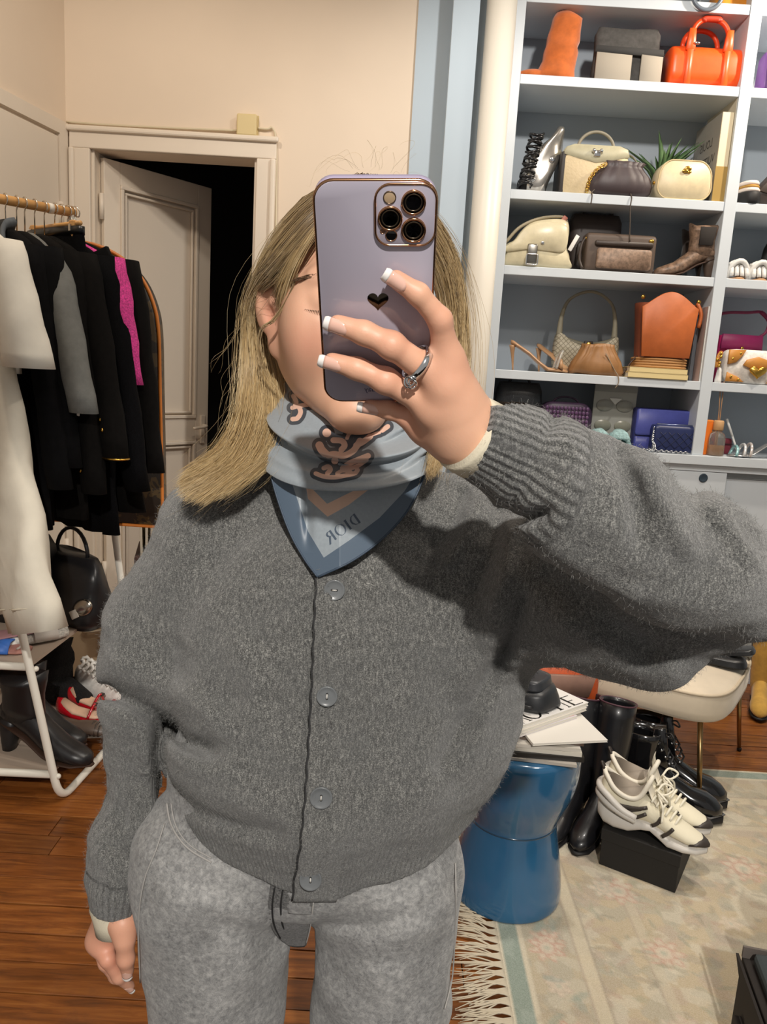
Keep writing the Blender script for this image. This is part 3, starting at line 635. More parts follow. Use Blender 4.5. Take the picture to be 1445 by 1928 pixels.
for k, (px, lb) in enumerate(((1390, 'white woven sandal beside the shelf divider, toe to the front'), (1432, 'white woven sandal with tan edge, next to its twin'))):
    t = thing('woven_sandal', lb, 'sandal', at(px, 526, 3.66, SH[3]))
    pt(MB().add(*(lambda v, f: (np.stack([v[:, 1], v[:, 0], v[:, 2]], 1)+A3(0, .09, 0), f))(*shoe_loft([(-.11, .02, 0, .014, 2.5), (-.08, .04, 0, .016, 2.5), (0, .038, 0, .016, 2.5), (.1, .034, 0, .018, 2.5), (.125, .02, 0, .016, 2.5)]))), 'sole', L('a9805a', .6), t)
    for i in range(4):
        for j in (0, 1): pt(MB().tube(arch(-.046, .046, .012, .075-.012*i, 12, .015+.022*i+j*.004, .02*(1 if j else -1)), .0115, 8), 'woven_strap', WV, t)
    for i in range(4): pt(MB().tube(spline([(-.036+.024*i, -.012, .02), (-.032+.021*i, .01, .066), (-.026+.018*i, .06, .078)], 8), .010, 8), 'woven_strap', WV, t)
t = thing('black_bonnet_bag', 'round black bag behind the white woven sandals', 'bag', at(1462, 528, 3.83, SH[3]))
pt(body(.2, .1, .2, 2.2, .75, .6), 'body', L('22201f', .6), t); pt(MB().tube(arch(-.04, .04, .19, .04), .004, 6), 'handle', L('22201f', .6), t)

# --- fourth row
NUDE = L('b48b66', .3)
t = thing('slingback_heel', 'nude stiletto sandal with clear strap, heel at shelf end', 'shoe', at(1010, 697, 3.64, SH[4])); t.rotation_euler = (0, 0, PI)
pt(shoe_loft([(-.145, .012, .002, .012, 2), (-.125, .032, .002, .018, 2.5), (-.09, .037, .002, .02, 2.5), (-.05, .034, .004, .024, 2.5), (-.01, .027, .03, .05, 2.5), (.04, .024, .07, .09, 2.5), (.09, .026, .10, .118, 2.5), (.115, .022, .112, .134, 2.3), (.128, .012, .118, .137, 2)]), 'footbed', NUDE, t)
pt(loft([sring(.108+.012*(z/.11), 0, .004+.010*(z/.11)**2.2, .005+.012*(z/.11)**2.2, z, 14) for z in (0, .02, .05, .08, .1, .114)]), 'heel', NUDE, t)
m = MB(); m.add(*(lambda p: loft([p, p+A3(.016, 0, .012)], True))(np.array([(-.115, y, .012+.05*math.sqrt(max(0, 1-(y/.038)**2))) for y in np.linspace(-.038, .038, 14)]))); m.build('vamp_strap', NUDE, t)
pt(MB().tube(spline([(-.085, -.034, .018), (-.10, -.03, .075), (-.115, 0, .10), (-.10, .03, .075), (-.085, .034, .018)], 20), .006, 6), 'clear_strap', mat('clear vinyl', 'f2efe8', .08, trans=.7), t)
m = MB(); m.ell((.03, -.026, .078), (.005, .003, .005)); m.build('buckle', CHROME, t)
t2 = thing('slingback_heel', 'nude stiletto sandal lying behind its twin on the shelf', 'shoe', at(1052, 699, 3.76, SH[4])); t2.rotation_euler = (0, 0, 2.4)
for c in t.children: q = c.copy(); COL.objects.link(q); q.parent = t2

def check_mat(name, a, b, sc):
    n = NT(name); v = n.coord((sc, sc, sc)); mp = n.n('ShaderNodeMapping'); mp.inputs['Rotation'].default_value = (0, PI/4, 0); n.l(v, mp.inputs[0])
    s = n.n('ShaderNodeSeparateXYZ'); n.l(mp.outputs[0], s.inputs[0])
    fx = n.math('ABSOLUTE', n.math('SINE', s.outputs[0])); fz = n.math('ABSOLUTE', n.math('SINE', s.outputs[2]))
    n.l(n.ramp(n.math('MINIMUM', fx, fz), [(.12, lin(b)), (.45, lin(a))]), n.b.inputs['Base Color']); n.b.inputs['Roughness'].default_value = .6; return n.m
t = thing('half_moon_bag', 'beige diamond canvas half moon bag with looped shoulder handle', 'handbag', at(1098, 700, 3.80, SH[4]))
q = spline([(-.14, .0), (.14, 0), (.152, .06), (.15, .15), (.138, .185), (.09, .155), (0, .138), (-.09, .158), (-.135, .19), (-.15, .15), (-.152, .06), (-.14, 0)], 60)[:-1]
pt(prism(q, -.045, .045, .014), 'body', check_mat('diamond canvas', 'b3ab97', '7f7764', 190), t)
pt(MB().tube(spline([(-.132, -.02, .175), (-.09, -.03, .155), (0, -.034, .138), (.09, -.03, .155), (.134, -.02, .175)], 24), .013, 8), 'top_trim', L('6e6a5a', .55), t)
pt(MB().tube(spline([(-.132, 0, .17), (-.128, 0, .27), (-.10, 0, .345), (-.03, 0, .385), (.04, 0, .382), (.105, 0, .335), (.128, 0, .26), (.134, 0, .17)], 40), np.interp(np.linspace(0, 1, 40), [0, .12, .3, .7, .88, 1], [.016, .011, .007, .007, .011, .016]), 8), 'handle', L('8a8472', .55), t)
m = MB(); m.box((0, -.052, .10), (.042, .012, .115), None, .004); m.build('clasp_tab', L('2a211d', .5), t)
m = MB(); m.box((0, -.062, .095), (.013, .008, .06), None, .003); m.ell((0, -.064, .138), (.014, .006, .015)); m.ell((0, -.062, .058), (.014, .005, .007)); m.build('clasp', GOLD, t)
t = thing('tan_pouch', 'tan gathered leather pouch in front of the half moon bag', 'handbag', at(1120, 704, 3.655, SH[4]))
R = []
for z, rx, ry in ((0, .122, .04), (.02, .128, .05), (.06, .115, .05), (.095, .09, .04), (.125, .07, .03), (.14, .068, .028)):
    a = np.arange(56)*2*PI/56; k = 1+(.14*(z/.14)**1.6)*np.cos(17*a); q = sring(.0, 0, rx, ry, z, 56, 2.3); q[:, :2] *= k[:, None]; R.append(q)
V, F = loft(R); pt((crumple(V, .004, 40, 21), F), 'body', L('9a6f45', .5), t)
pt(MB().tube(spline([(.03, -.045, .10), (.075, -.05, .03), (.095, -.057, .0), (.098, -.06, -.03), (.086, -.058, -.055)], 16), .0025, 6), 'cord', L('8a7a66', .6), t)
for k in (0, 1): 
    t = thing('book', ('pale yellow book lying under the orange bucket bag', 'cream book lying lowest under the orange bucket bag')[1-k], 'book', at(1227, 713, 3.68, SH[4]+.024*k)); w = .275-.01*k
    pt(MB().box((0, .0, .012), (w-.006, .17, .018)), 'pages', mat('page edges', 'e9e0cc', .9), t, smooth=False)
    for z in (.0016, .0222): pt(MB().box((0, 0, z), (w, .176, .003), None, .001), 'cover', mat('cover dcc68e', 'dcc68e', .6), t, smooth=False)
    pt(MB().box((0, -.0865, .012), (w, .003, .0236), None, .001), 'spine', mat('spine e2cd95', 'e2cd95', .55), t, smooth=False)
t = thing('bucket_bag', 'orange tan leather bucket bag with woven base on two books', 'handbag', at(1238, 700, 3.69, SH[4]+.0485))
ORT = L('b8612e', .5)
pt(loft([sring(0, 0, .118*k, .07*k, z, 36, 3) for z, k in ((.0, .97), (.04, .97), (.042, .96), (.12, 1), (.2, 1.06), (.26, 1.12), (.29, 1.14))]), 'body', L('7a3d24', .5), t)
q = [(-.108, .05)]+[(x, z) for x, z in zip(np.linspace(-.128, .128, 17), .27+.07*np.cos(np.linspace(-PI/2, PI/2, 17))**1.2)]+[(.112, .05)]
pt(MB().add(*prism(q, -.082, -.072, .003)), 'front_panel', ORT, t)
for i in range(4): pt(loft([sring(0, 0, .121, .074, z, 36, 3) for z in (.001+.0115*i, .0115+.0115*i)][:1]+[sring(0, 0, .126, .079, .0062+.0115*i, 36, 3)]+[sring(0, 0, .121, .074, .0115+.0115*i, 36, 3)]), 'rope_band', mat('woven rope', 'b98a58', .8, bump=.6, bscale=300), t)
pt(MB().tube(spline([(.128, -.05, .30), (.148, -.06, .25), (.143, -.06, .19)], 10), .009, 8), 'side_strap', ORT, t)
for q in ((.132, -.055, .305), (-.12, -.045, .315)): m = MB(); m.ell(q, (.01, .007, .01)); m.build('ring', GOLD, t)
pt(MB().tube(spline([(-.11, -.03, .05), (-.14, -.04, .02), (-.17, -.045, -.03), (-.185, -.05, -.042)], 12), .004, 6), 'drawcord', L('3f2a20', .5), t)
book('white spined book with pink scrawled cover against the divider', 1322, 718, 3.615, SH[4], .03, .335, .27, 'c9aca2', 'ece9e2')
book('dark spined book beside the pink scrawled one', 1300, 716, 3.66, SH[4], .02, .30, .22, '7f8288', '5b5f66')
PK = L('d0246e', .45)
t = thing('pink_bag', 'hot pink shoulder bag with looped strap resting on a stand', 'handbag', at(1380, 706, 3.79, SH[4]))
pt(MB().add(*prism(rrect(.17, .10, .02, 4, 0, .05), -.05, .05, .01)), 'lower_bag', L('c02a66', .5), t)
pt((body(.2, .10, .125, 6, .92, .8)[0]+A3(0, 0, .10), body(.2, .10, .125, 6, .92, .8)[1]), 'body', PK, t)
pt(MB().add(*prism([(-.096, .228), (.094, .228), (.098, .16), (-.10, .16)], -.062, -.045, .004)), 'flap', L('8e2058', .5), t)
m = MB(); m.ell((.0, -.066, .158), (.009, .004, .016)); m.build('clasp', GOLD, t)
pt(MB().tube(spline([(-.10, 0, .22), (-.10, 0, .31), (-.06, 0, .33), (.03, 0, .335), (.10, 0, .34), (.135, 0, .30), (.13, 0, .25), (.095, 0, .22)], 40), .007, 8), 'strap', L('7c2148', .5), t)
pt(MB().tube(spline([(.09, -.004, .342), (.125, -.01, .31), (.15, -.01, .265)], 10), .009, 8), 'strap_tail', L('7c2148', .5), t)
TN = L('c98a3e', .45)
t = thing('studded_bag', 'white and tan studded bag with gold heart clasp', 'handbag', at(1412, 724, 3.655, SH[4]))
q = rrect(.275, .155, .04, 6, 0, .0775); pt(prism(q, -.045, .05, .015), 'body', mat('white print canvas', 'e9e4dd', .5, nscale=60, namt=.12), t)
for s in (-1, 1):
    pt(MB().add(*prism([(s*.135, .008), (s*.05, .008), (s*.08, .03), (s*.132, .05)][::s], -.052, -.04, .003)), 'corner_patch', TN, t)
    pt(MB().add(*prism([(s*.135, .15), (s*.06, .153), (s*.075, .125), (s*.10, .095), (s*.135, .085)][::-s], -.058, -.04, .003)), 'flap_patch', TN, t)
pt(MB().add(*prism([(-.065, .085), (0, .06), (.065, .085), (.05, .11), (0, .125), (-.05, .11)], -.06, -.044, .003)), 'clasp_patch', TN, t)
a = np.linspace(0, 2*PI, 24)[:-1]; hx_, hz = .032*np.sin(a)**3*1.25, (13*np.cos(a)-5*np.cos(2*a)-2*np.cos(3*a)-np.cos(4*a))/16*.032+.058
pt(MB().add(*prism(np.stack([hx_, hz], 1)[::-1], -.072, -.058, .004)), 'heart_clasp', GOLD, t)
for x, z in ((-.118, .11), (-.085, .135), (-.115, .03), (-.08, .018), (.118, .11), (.085, .018), (.115, .03)): pt(MB().ell((x, -.056, z), (.006, .004, .006), None, 6), 'stud', GOLD, t)
t = thing('charm_strap', 'short strap of gold studs and white tassel by the divider', 'bag charm', at(1352, 722, 3.63, SH[4]))
pt(MB().tube(spline([(.005, .02, .135), (-.01, 0, .12), (-.018, 0, .09), (-.012, 0, .07)], 12), .011, 8), 'strap', TN, t)
for k in range(5): u = k/4; pt(MB().ell((-.008-.012*math.sin(u*3)+.01*(k % 2), -.012, .13-.055*u), (.007, .005, .007), None, 6), 'stud', GOLD, t)
V, F = body(.03, .03, .07, 2.2, .7, .7); pt((crumple(V, .003, 80, 3), F), 'tassel', mat('white fur', 'e6e3de', .9), t)

# --- worktop row
t = thing('black_quilted_bag', 'black bag with shiny rounded top on the worktop', 'bag', at(968, 842, 3.72, CT)); pt(body(.26, .14, .285, 2.6, .8, .7), 'body', mat('black glitter', '1f2124', .35, nscale=300, namt=.6), t); pt(MB().tube(arch(-.05, .05, .27, .05), .006, 8), 'handle', L('1f1f20', .4), t)
t = thing('purple_woven_bag', 'plum purple woven leather bag on the worktop', 'handbag', at(1057, 846, 3.70, CT))
q = rrect(.245, .205, .06, 7, 0, .1025); pt(prism(q, -.05, .05, .014), 'body', mat('plum leather dark', '35243a', .5), t)
for i in range(12):
    m = MB()
    for j in range(9):
        x, z = -.095+i*.0172, .022+j*.0195
        if abs(x) > .098 or z > .185: continue
        m.ell((x, -.051-.002*((i+j) % 2), z), (.0085, .004, .0105), None, 5)
    m.build('woven_row', L('5d3f64', .45), t)
pt(MB().tube(arch(-.06, .06, .2, .03), .005, 6), 'handle', L('35243a', .45), t)
t = thing('glasses_packet', 'hanging clear packet with two pairs of round lenses', 'packet', at(1148, 848, 3.74, CT))
pt(MB().box((0, 0, .17), (.205, .006, .33), None, .002), 'backing_card', mat('grey card', 'a3a39c', .5), t, smooth=False)
pt(MB().box((0, -.004, .30), (.205, .004, .07), None, .001), 'header_card', mat('grey header', '8b8c87', .6), t, smooth=False)
pt(MB().add(*prism([(-.03, .235), (.03, .235), (0, .205)], -.009, -.004)), 'tab', mat('pale print', 'd6d6d0', .5), t, smooth=False)
for x in (-.048, .048):
    for z in (.105, .20): pt(MB().add(*prism(np.stack([x+.04*np.cos(a), z+.027*np.sin(a)], 1)[::-1], -.008, -.003, .001)), 'lens', mat('lens grey %g' % z, '8f8f82' if z < .15 else '97978f', .25), t)
FZ = mat('pale blue fluff', '9fc0c2', .95, nscale=80, namt=.2, bump=.8, bscale=240, bdist=.006)
for k, (px, lb) in enumerate(((1130, 'pale blue fluffy slide next to the purple woven bag'), (1168, 'pale blue fluffy slide next to the blue flap bag'))):
    t = thing('fluffy_slide', lb, 'slipper', at(px, 850, 3.60, CT))
    pt(MB().add(*(lambda v, f: (np.stack([-v[:, 1], v[:, 0], v[:, 2]], 1)+A3(0, .08, 0), f))(*shoe_loft([(-.11, .02, 0, .012, 2.5), (-.09, .038, 0, .014, 2.5), (-.02, .036, 0, .014, 2.5), (.09, .032, 0, .014, 2.5), (.125, .018, 0, .013, 2.5)]))), 'sole', mat('pale blue sole', '8fb4b8', .7), t)
    V, F = loft([np.array([(.052*math.cos(b)*(1+.1*q), y, .008+h*abs(math.sin(b))**.8) for b in np.linspace(0, PI, 22)]+[(.036*math.cos(b), y, .010+(h-.022)*abs(math.sin(b))**.8) for b in np.linspace(PI, 0, 22)]) for y, h, q in ((.0, .06, 0), (.025, .082, 1), (.06, .088, 1), (.09, .07, 0))]); pt((crumple(V, .005, 110, k), F), 'fluffy_strap', FZ, t)
t = thing('blue_flap_bag', 'cobalt blue flap bag leaning at the back of the worktop', 'handbag', at(1237, 849, 3.74, CT))
pt(MB().add(*prism(rrect(.275, .20, .012, 4, 0, .10), -.04, .04, .008)), 'body', L('2c2f62', .45), t)
pt(MB().add(*prism(rrect(.262, .125, .012, 4, 0, .134), -.052, -.036, .005)), 'flap', L('4d54a2', .42), t); pt(MB().add(*prism(rrect(.262, .06, .01, 4, 0, .035), -.048, -.036, .004)), 'front_panel', L('454b96', .42), t)
t = thing('navy_quilted_bag', 'small navy quilted bag with coiled silver chain strap', 'handbag', at(1264, 851, 3.645, CT))
R = [np.stack([np.full(len(q), x), q[:, 0], q[:, 1]], 1) for x, k in ((-.098, .92), (-.092, .985), (-.08, 1), (.08, 1), (.092, .985), (.098, .92)) for q in (rrect(.075*k, .13*k, .02, 5, 0, .065),)]
pt(loft(R), 'body', L('26305c', .4), t)
for i in range(7):
    for s in (1, -1):
        x0 = -.12+.04*i; p = np.array([(x0+s*u*.075, -.0385, .022+.075*u) for u in np.linspace(0, 1, 6)]); p = p[abs(p[:, 0]) < .088]
        if len(p) > 2: pt(MB().tube(p, .0016, 5), 'quilt_seam', L('1b2346', .4), t)
m = MB(); m.tube([(-.085, -.012, .131), (.085, -.012, .131)], .005, 6); m.build('zip', mat('steel zip', '7d86a8', .3, .8), t)
pt(chainlinks(spline([(-.095, -.02, .11), (-.10, -.03, .06), (-.098, -.045, .012), (-.15, -.04, .006), (-.175, -.02, .006), (-.13, -.035, .008), (-.06, -.05, .008), (0, -.052, .006), (.06, -.05, .006)], 44), .007, .0026, 7), 'chain', SILV, t)
t = thing('orange_tube', 'bright orange narrow box behind the reed diffuser', 'box', at(1325, 852, 3.66, CT)); pt(MB().box((0, 0, .078), (.042, .042, .155), None, .004), 'carton', mat('orange card', 'f07a1e', .5), t, smooth=False); pt(MB().box((0, 0, .158), (.043, .043, .012), None, .003), 'lid', mat('orange card light', 'f58a30', .5), t, smooth=False)
t = thing('reed_diffuser', 'small glass reed diffuser bottle with wooden collar', 'diffuser', at(1346, 856, 3.635, CT))
pt(MB().lathe([(0, 0), (.036, 0), (.039, .006), (.039, .08), (.034, .1), (.02, .114), (.019, .12)], 28), 'bottle', mat('clear glass', 'f6f2ea', .04, trans=.9), t)
pt(MB().lathe([(0, .004), (.034, .004), (.034, .05), (0, .05)], 24), 'oil', mat('amber oil', 'e2a86a', .1, trans=.5), t)
pt(MB().lathe([(.0, .118), (.021, .118), (.024, .122), (.024, .158), (.02, .165), (0, .165)], 24), 'collar', mat('light wood collar', 'c89d6e', .6), t)
for dx in (-.004, .004): pt(MB().tube([(dx*.5, 0, .02), (-.004+dx, -.004, .20), (-.012+dx*2, -.006, .345)], .0022, 6), 'reed', mat('reed', 'b98d67', .8), t)
t = thing('glitter_sandal', 'silver glitter sandal with iridescent straps on worktop', 'sandal', at(1418, 862, 3.63, CT)); GLT = mat('silver glitter', 'd8dde0', .2, .7, nscale=500, namt=.5)
pt(shoe_loft([(-.12, .012, .002, .010, 2.5), (-.10, .034, .002, .014, 2.5), (-.05, .036, .002, .014, 2.5), (-.01, .028, .012, .022, 2.5), (.05, .024, .055, .065, 2.5), (.10, .022, .085, .098, 2.5), (.115, .01, .09, .10, 2)]), 'footbed', GLT, t)
for x, h, c in ((-.095, .045, 'a8d8dc'), (-.06, .055, 'e6e8ea'), (-.03, .06, 'd8d0cc')): pt(MB().tube(np.stack([np.full(14, x)+.01*np.sin(np.linspace(0, PI, 14)), .038*np.cos(np.linspace(0, PI, 14)), .006+h*np.sin(np.linspace(0, PI, 14))], 1), .007, 6), 'strap', mat('iridescent '+c, c, .15, .4), t)
pt(loft([sring(.10, 0, .006+.008*z/.09, .008+.008*z/.09, z, 12) for z in (0, .05, .09)]), 'heel', GLT, t); pt(MB().tube(spline([(.105, -.022, .095), (.09, -.032, .15), (.08, 0, .17), (.09, .032, .15), (.105, .022, .095)], 16), .006, 6), 'ankle_strap', GLT, t)
m = MB(); m.ell((.10, -.03, .13), (.012, .006, .03)); m.build('crystal', mat('blue crystal', 'a9c4e6', .05, .2), t)
t = thing('white_stick', 'white marker pen leaning behind the glitter sandal', 'pen', at(1372, 850, 3.72, CT)); pt(MB().tube([(.01, 0, .09), (-.02, .02, .17)], .006, 8), 'cap', mat('white plastic', 'f0efec', .4), t); pt(MB().tube([(.04, -.02, .006), (.01, 0, .09)], .005, 8), 'barrel', mat('white plastic', 'f0efec', .4), t)
t = thing('maroon_case', 'maroon glasses case lying behind the glitter sandal', 'case', at(1362, 850, 3.77, CT)); pt(body(.07, .05, .075, 4, .9, .8), 'body', L('7a2a3a', .5), t); pt(MB().box((0, -.026, .05), (.06, .003, .004)), 'seam', L('4a1a24', .5), t)
# ================================================================== rug
def rug_build():
    x0, x1, y0, y1 = .355, 2.55, .75, 2.70; h = .0065
    nx, ny = int((x1-x0)/h), int((y1-y0)/h); X, Y = np.meshgrid(np.linspace(x0, x1, nx), np.linspace(y0, y1, ny), indexing='ij')
    g = np.random.default_rng(5)
    def nz(f, n=7):
        s = 0
        for _ in range(n):
            k = g.normal(size=2)*f; s = s+np.sin(X*k[0]+Y*k[1]+g.uniform(0, 6.3)+1.3*np.sin(X*k[1]*.6-Y*k[0]*.5))
        return s/n
    c = lambda s: np.array(lin(s))
    col = np.zeros(X.shape+(3,)); base = c('c8b592'); col[:] = base
    def mixin(mask, cc): 
        nonlocal col
        m = np.clip(mask, 0, 1)[..., None]; col = col*(1-m)+np.array(cc)*m
    mixin(.55*(nz(28) > .12), c('b3ad98')); mixin(.5*(nz(34) > .2), c('bfa892')); mixin(.5*(nz(40) > .22), c('aaa690')); mixin(.6*(nz(50) > .2), c('d8cdb4')); mixin(.35*(nz(60) > .28), c('9a8f7e'))
    e = np.minimum(np.minimum(X-x0, x1-X), np.minimum(Y-y0, y1-Y))
    def band(a, b, cc, k=1.0): mixin(k*((e >= a) & (e < b)), c(cc))
    band(0, .008, 'd9ceb4'); band(.008, .058, '8a998a'); mixin(.35*((e >= .008) & (e < .058) & (nz(45) > .15)), c('a9b3a6')); band(.058, .066, 'd5c9ae')
    mixin(.30*((e > .066) & (e < .19)), c('aea68f')); band(.19, .198, 'b7a58c', .8); band(.198, .235, 'd6c7a8', .8); band(.235, .241, 'a9987f', .7); band(.37, .376, 'b7a58c', .6); band(.376, .40, 'd3c5a8', .6)
    def flower(cx, cy, R, rot, pet=7, cc='c07f66', inner='d9c7ae'):
        nonlocal col
        dx, dy = X-cx, Y-cy; r = np.hypot(dx, dy); th = np.arctan2(dy, dx)+rot; pr = R*(.80+.20*np.cos(pet*th))
        m = np.clip((pr-r)/(R*.12), 0, 1); mixin(.9*m, c(inner)); mixin(.55*np.clip(1-abs(r-pr*.88)/(R*.13), 0, 1), c(cc)); mixin(.6*np.clip(1-abs(r-R*.42)/(R*.10), 0, 1), c(cc)); mixin(.6*np.clip((R*.2-r)/(R*.1), 0, 1), c('a8b09a'))
    def leaf(cx, cy, a, l, w, cc):
        dx, dy = X-cx, Y-cy; u = dx*math.cos(a)+dy*math.sin(a); v = -dx*math.sin(a)+dy*math.cos(a); q = np.clip(1-(2*u/l)**2, 0, 1)*w
        mixin(.5*np.clip((q-abs(v))/.004, 0, 1), c(cc))
    for cy in np.arange(y0+.12, y1-.05, .29):
        for sgn in (0, 1):
            yy = cy+.145*sgn; xx = x0+.128; flower(xx, yy, .052 if sgn == 0 else .036, cy*9, 8 if sgn == 0 else 6, 'c0795e' if sgn == 0 else 'b9a28c')
            for k in range(5): leaf(xx+g.uniform(-.05, .05), yy+g.uniform(-.10, .10), g.uniform(0, 3), .07, .012, ('8f9c8c', 'b0a084', '98a598')[k % 3])
    for px, py, R in ((1165, 1683, .062), (1030, 1790, .052), (1400, 1640, .07), (1330, 1500, .05), (1250, 1800, .06)):
        p = PZ(px, py, 0); flower(p[0], p[1], R, R*40, 8, 'c0795e')
    for k in range(900):
        cx, cy = g.uniform(x0+.24, x1-.24), g.uniform(y0+.1, y1-.2); leaf(cx, cy, g.uniform(0, 3.14), g.uniform(.03, .08), g.uniform(.005, .011), ('a5a283', '948a70', 'b39f7a', 'e2d7bc', '96967f', 'b8957c')[k % 6])
    for k in range(26): flower(g.uniform(x0+.3, x1-.3), g.uniform(y0+.1, y1-.25), g.uniform(.025, .045), g.uniform(0, 6), 6, ('c8a48c', 'a9aa95', 'c3b293')[k % 3])
    Z = .008+.0008*nz(55)
    V = np.stack([X, Y, Z], -1).reshape(-1, 3)
    n = NT('faded floral rug'); a = n.attr('Col'); f = n.noise(n.coord(), 420, 2); mm = n.mix(.14, a.outputs['Color'], n.ramp(f, [(.3, (.02, .02, .02)), (.7, (1, 1, 1))]))
    n.l(mm, n.b.inputs['Base Color']); n.b.inputs['Roughness'].default_value = .95; n.b.inputs['Sheen Weight'].default_value = .25; n.bump(n.noise(n.coord(), 350, 2), .5, .003)
    t = thing('rug', 'faded beige floral rug with sage border and fringe', 'rug', (x0, y0, 0))
    o = mesh('pile', V, quad_grid(nx, ny)[:, ::-1], n.m, t, True, True); cattr(o, 'Col', col.reshape(-1, 3))
    m = MB(); m.box(((x0+x1)/2, (y0+y1)/2, .0035), (x1-x0, y1-y0, .007)); m.build('backing', mat('rug backing', 'a89a80', .95), t, False, True)
    V = []; F = []; nb = 0; r = np.random.default_rng(3)
    for yy in np.arange(y0+.01, y1, .0031):
        kn = round(yy/.028)*.028; L_ = r.uniform(.085, .135); yt = kn+(yy-kn)*1.5+r.normal()*.012+.03*math.sin(yy*15); 
        p = spline([(x0+.004, yy, .008), (x0-.02, kn+(yy-kn)*.45, .009), (x0-.055, (kn+yt)/2+r.normal()*.004, .007+.006*r.random()), (x0-L_, yt, .003+.003*r.random())], 7)
        v, f = tube_geo(p, np.array([.0016, .002, .0019, .0018, .0017, .0015, .0008]), 5); V.append(v); F += [[i+nb for i in q] for q in f]; nb += len(v)
    o = mesh('fringe', np.vstack(V), F, mat('cotton fringe', 'cfc4ae', .95), t, True, True); o['kind'] = 'stuff'
rug_build()
# ================================================================== blue ceramic stool and magazines
sx, sy = .405, 1.945
st = thing('ceramic_stool', 'glossy blue ceramic hourglass stool carrying magazines', 'stool', (sx, sy, .008))
pr = spline([(.146, 0, 0), (.152, 0, .006), (.151, 0, .04), (.143, 0, .10), (.130, 0, .17), (.122, 0, .215), (.122, 0, .235), (.136, 0, .27), (.156, 0, .32), (.166, 0, .37), (.167, 0, .43), (.163, 0, .448), (.154, 0, .455)], 44)
pt(MB().lathe([(0, .0)]+[(p[0], p[2]) for p in pr]+[(.10, .457), (0, .457)], 56), 'body', mat('blue ceramic glaze', '2c638c', .16, nscale=3, namt=.06, coat=.6), st)
pt(MB().lathe([(.1155, .222), (.1218, .2235), (.1218, .2275), (.1155, .229)], 48), 'waist_groove', mat('blue ceramic glaze dark', '1d425c', .2, coat=.5), st)
TOPZ = .008+.457
def magazine(lb, x, y, z, w, l, th, rz, cover, name='magazine'):
    t = thing(name, lb, 'magazine', (x, y, z), rz)
    pt(MB().box((0, 0, th/2), (w-.003, l-.003, th-.0012)), 'pages', mat('magazine pages', 'e4dfd4', .8, nscale=0), t, smooth=False)
    m = MB(); nx = 8
    for zz, s in ((th-.0004, 1), (.0004, -1)): m.box((0, 0, zz), (w, l, .0008))
    m.box((-w/2, 0, th/2), (.0008, l, th)); c = m.build('cover', mat('cover '+cover, cover, .3), t, False); return t
magazine('lowest thin grey magazine flat on the stool', sx-.01, sy-.03, TOPZ, .215, .285, .007, 1.45, 'b9b2a8')
magazine('thick magazine with black back, second in the stack on the stool', sx+.005, sy-.025, TOPZ+.0075, .215, .28, .013, 1.52, '2a2725')
magazine('cream magazine in the middle of the stack on the stool', sx+.002, sy-.02, TOPZ+.021, .212, .28, .011, 1.49, 'd9d3c6')
magazine('white magazine just below the splayed ones on the stool', sx-.005, sy-.022, TOPZ+.0325, .212, .278, .009, 1.53, 'cfc9be')
t = magazine('magazine with a face photographed on dark cover, under the splayed ones', sx+.015, sy+.0, TOPZ+.042, .21, .275, .007, 1.46, '57473c')
pt(MB().ell((.02, .04, .0072), (.05, .035, .0008)), 'printed_face', mat('printed skin', 'c99070', .5), t)
t = magazine('white magazine jutting out beyond the stool edge', sx+.075, sy+.005, TOPZ+.0495, .205, .27, .006, .22, 'e6e2da')
z0 = TOPZ+.056
t = magazine('pale magazine with pink and lilac cover, below the fashion title', sx-.02, sy+.015, z0, .21, .275, .008, -.93, 'd8d2d6')
pt(MB().box((.09, -.0, .0085), (.02, .26, .0006)), 'pink_band', mat('print pink', 'e08f8c', .4), t, smooth=False); pt(MB().box((.06, 0, .0085), (.03, .26, .0006)), 'lilac_band', mat('print lilac', 'c3c6dc', .4), t, smooth=False)
magazine('second cream magazine right under the fashion title', sx+.015, sy+.045, z0+.0085, .21, .272, .009, -.90, 'ddd6ca')
ang = -.90
t = magazine('white fashion magazine with large black title letters, topmost of the stack', sx+.02, sy+.055, z0+.018, .21, .275, .010, ang, 'e9e6e2')
t0 = .0105
# mirrored masthead along the long edge that faces the right
def stroke(m, a, b, w): 
    a = np.array(a); b = np.array(b); d = (b-a)/np.linalg.norm(b-a); n_ = np.array((-d[1], d[0]))*w/2
    m.add([(*(a-n_), t0), (*(b-n_), t0), (*(b+n_), t0), (*(a+n_), t0), (*(a-n_), t0+.0005), (*(b-n_), t0+.0005), (*(b+n_), t0+.0005), (*(a+n_), t0+.0005)], [(0, 3, 2, 1), (4, 5, 6, 7), (0, 1, 5, 4), (1, 2, 6, 5), (2, 3, 7, 6), (3, 0, 4, 7)])
INK = mat('magazine ink', '15130f', .35)
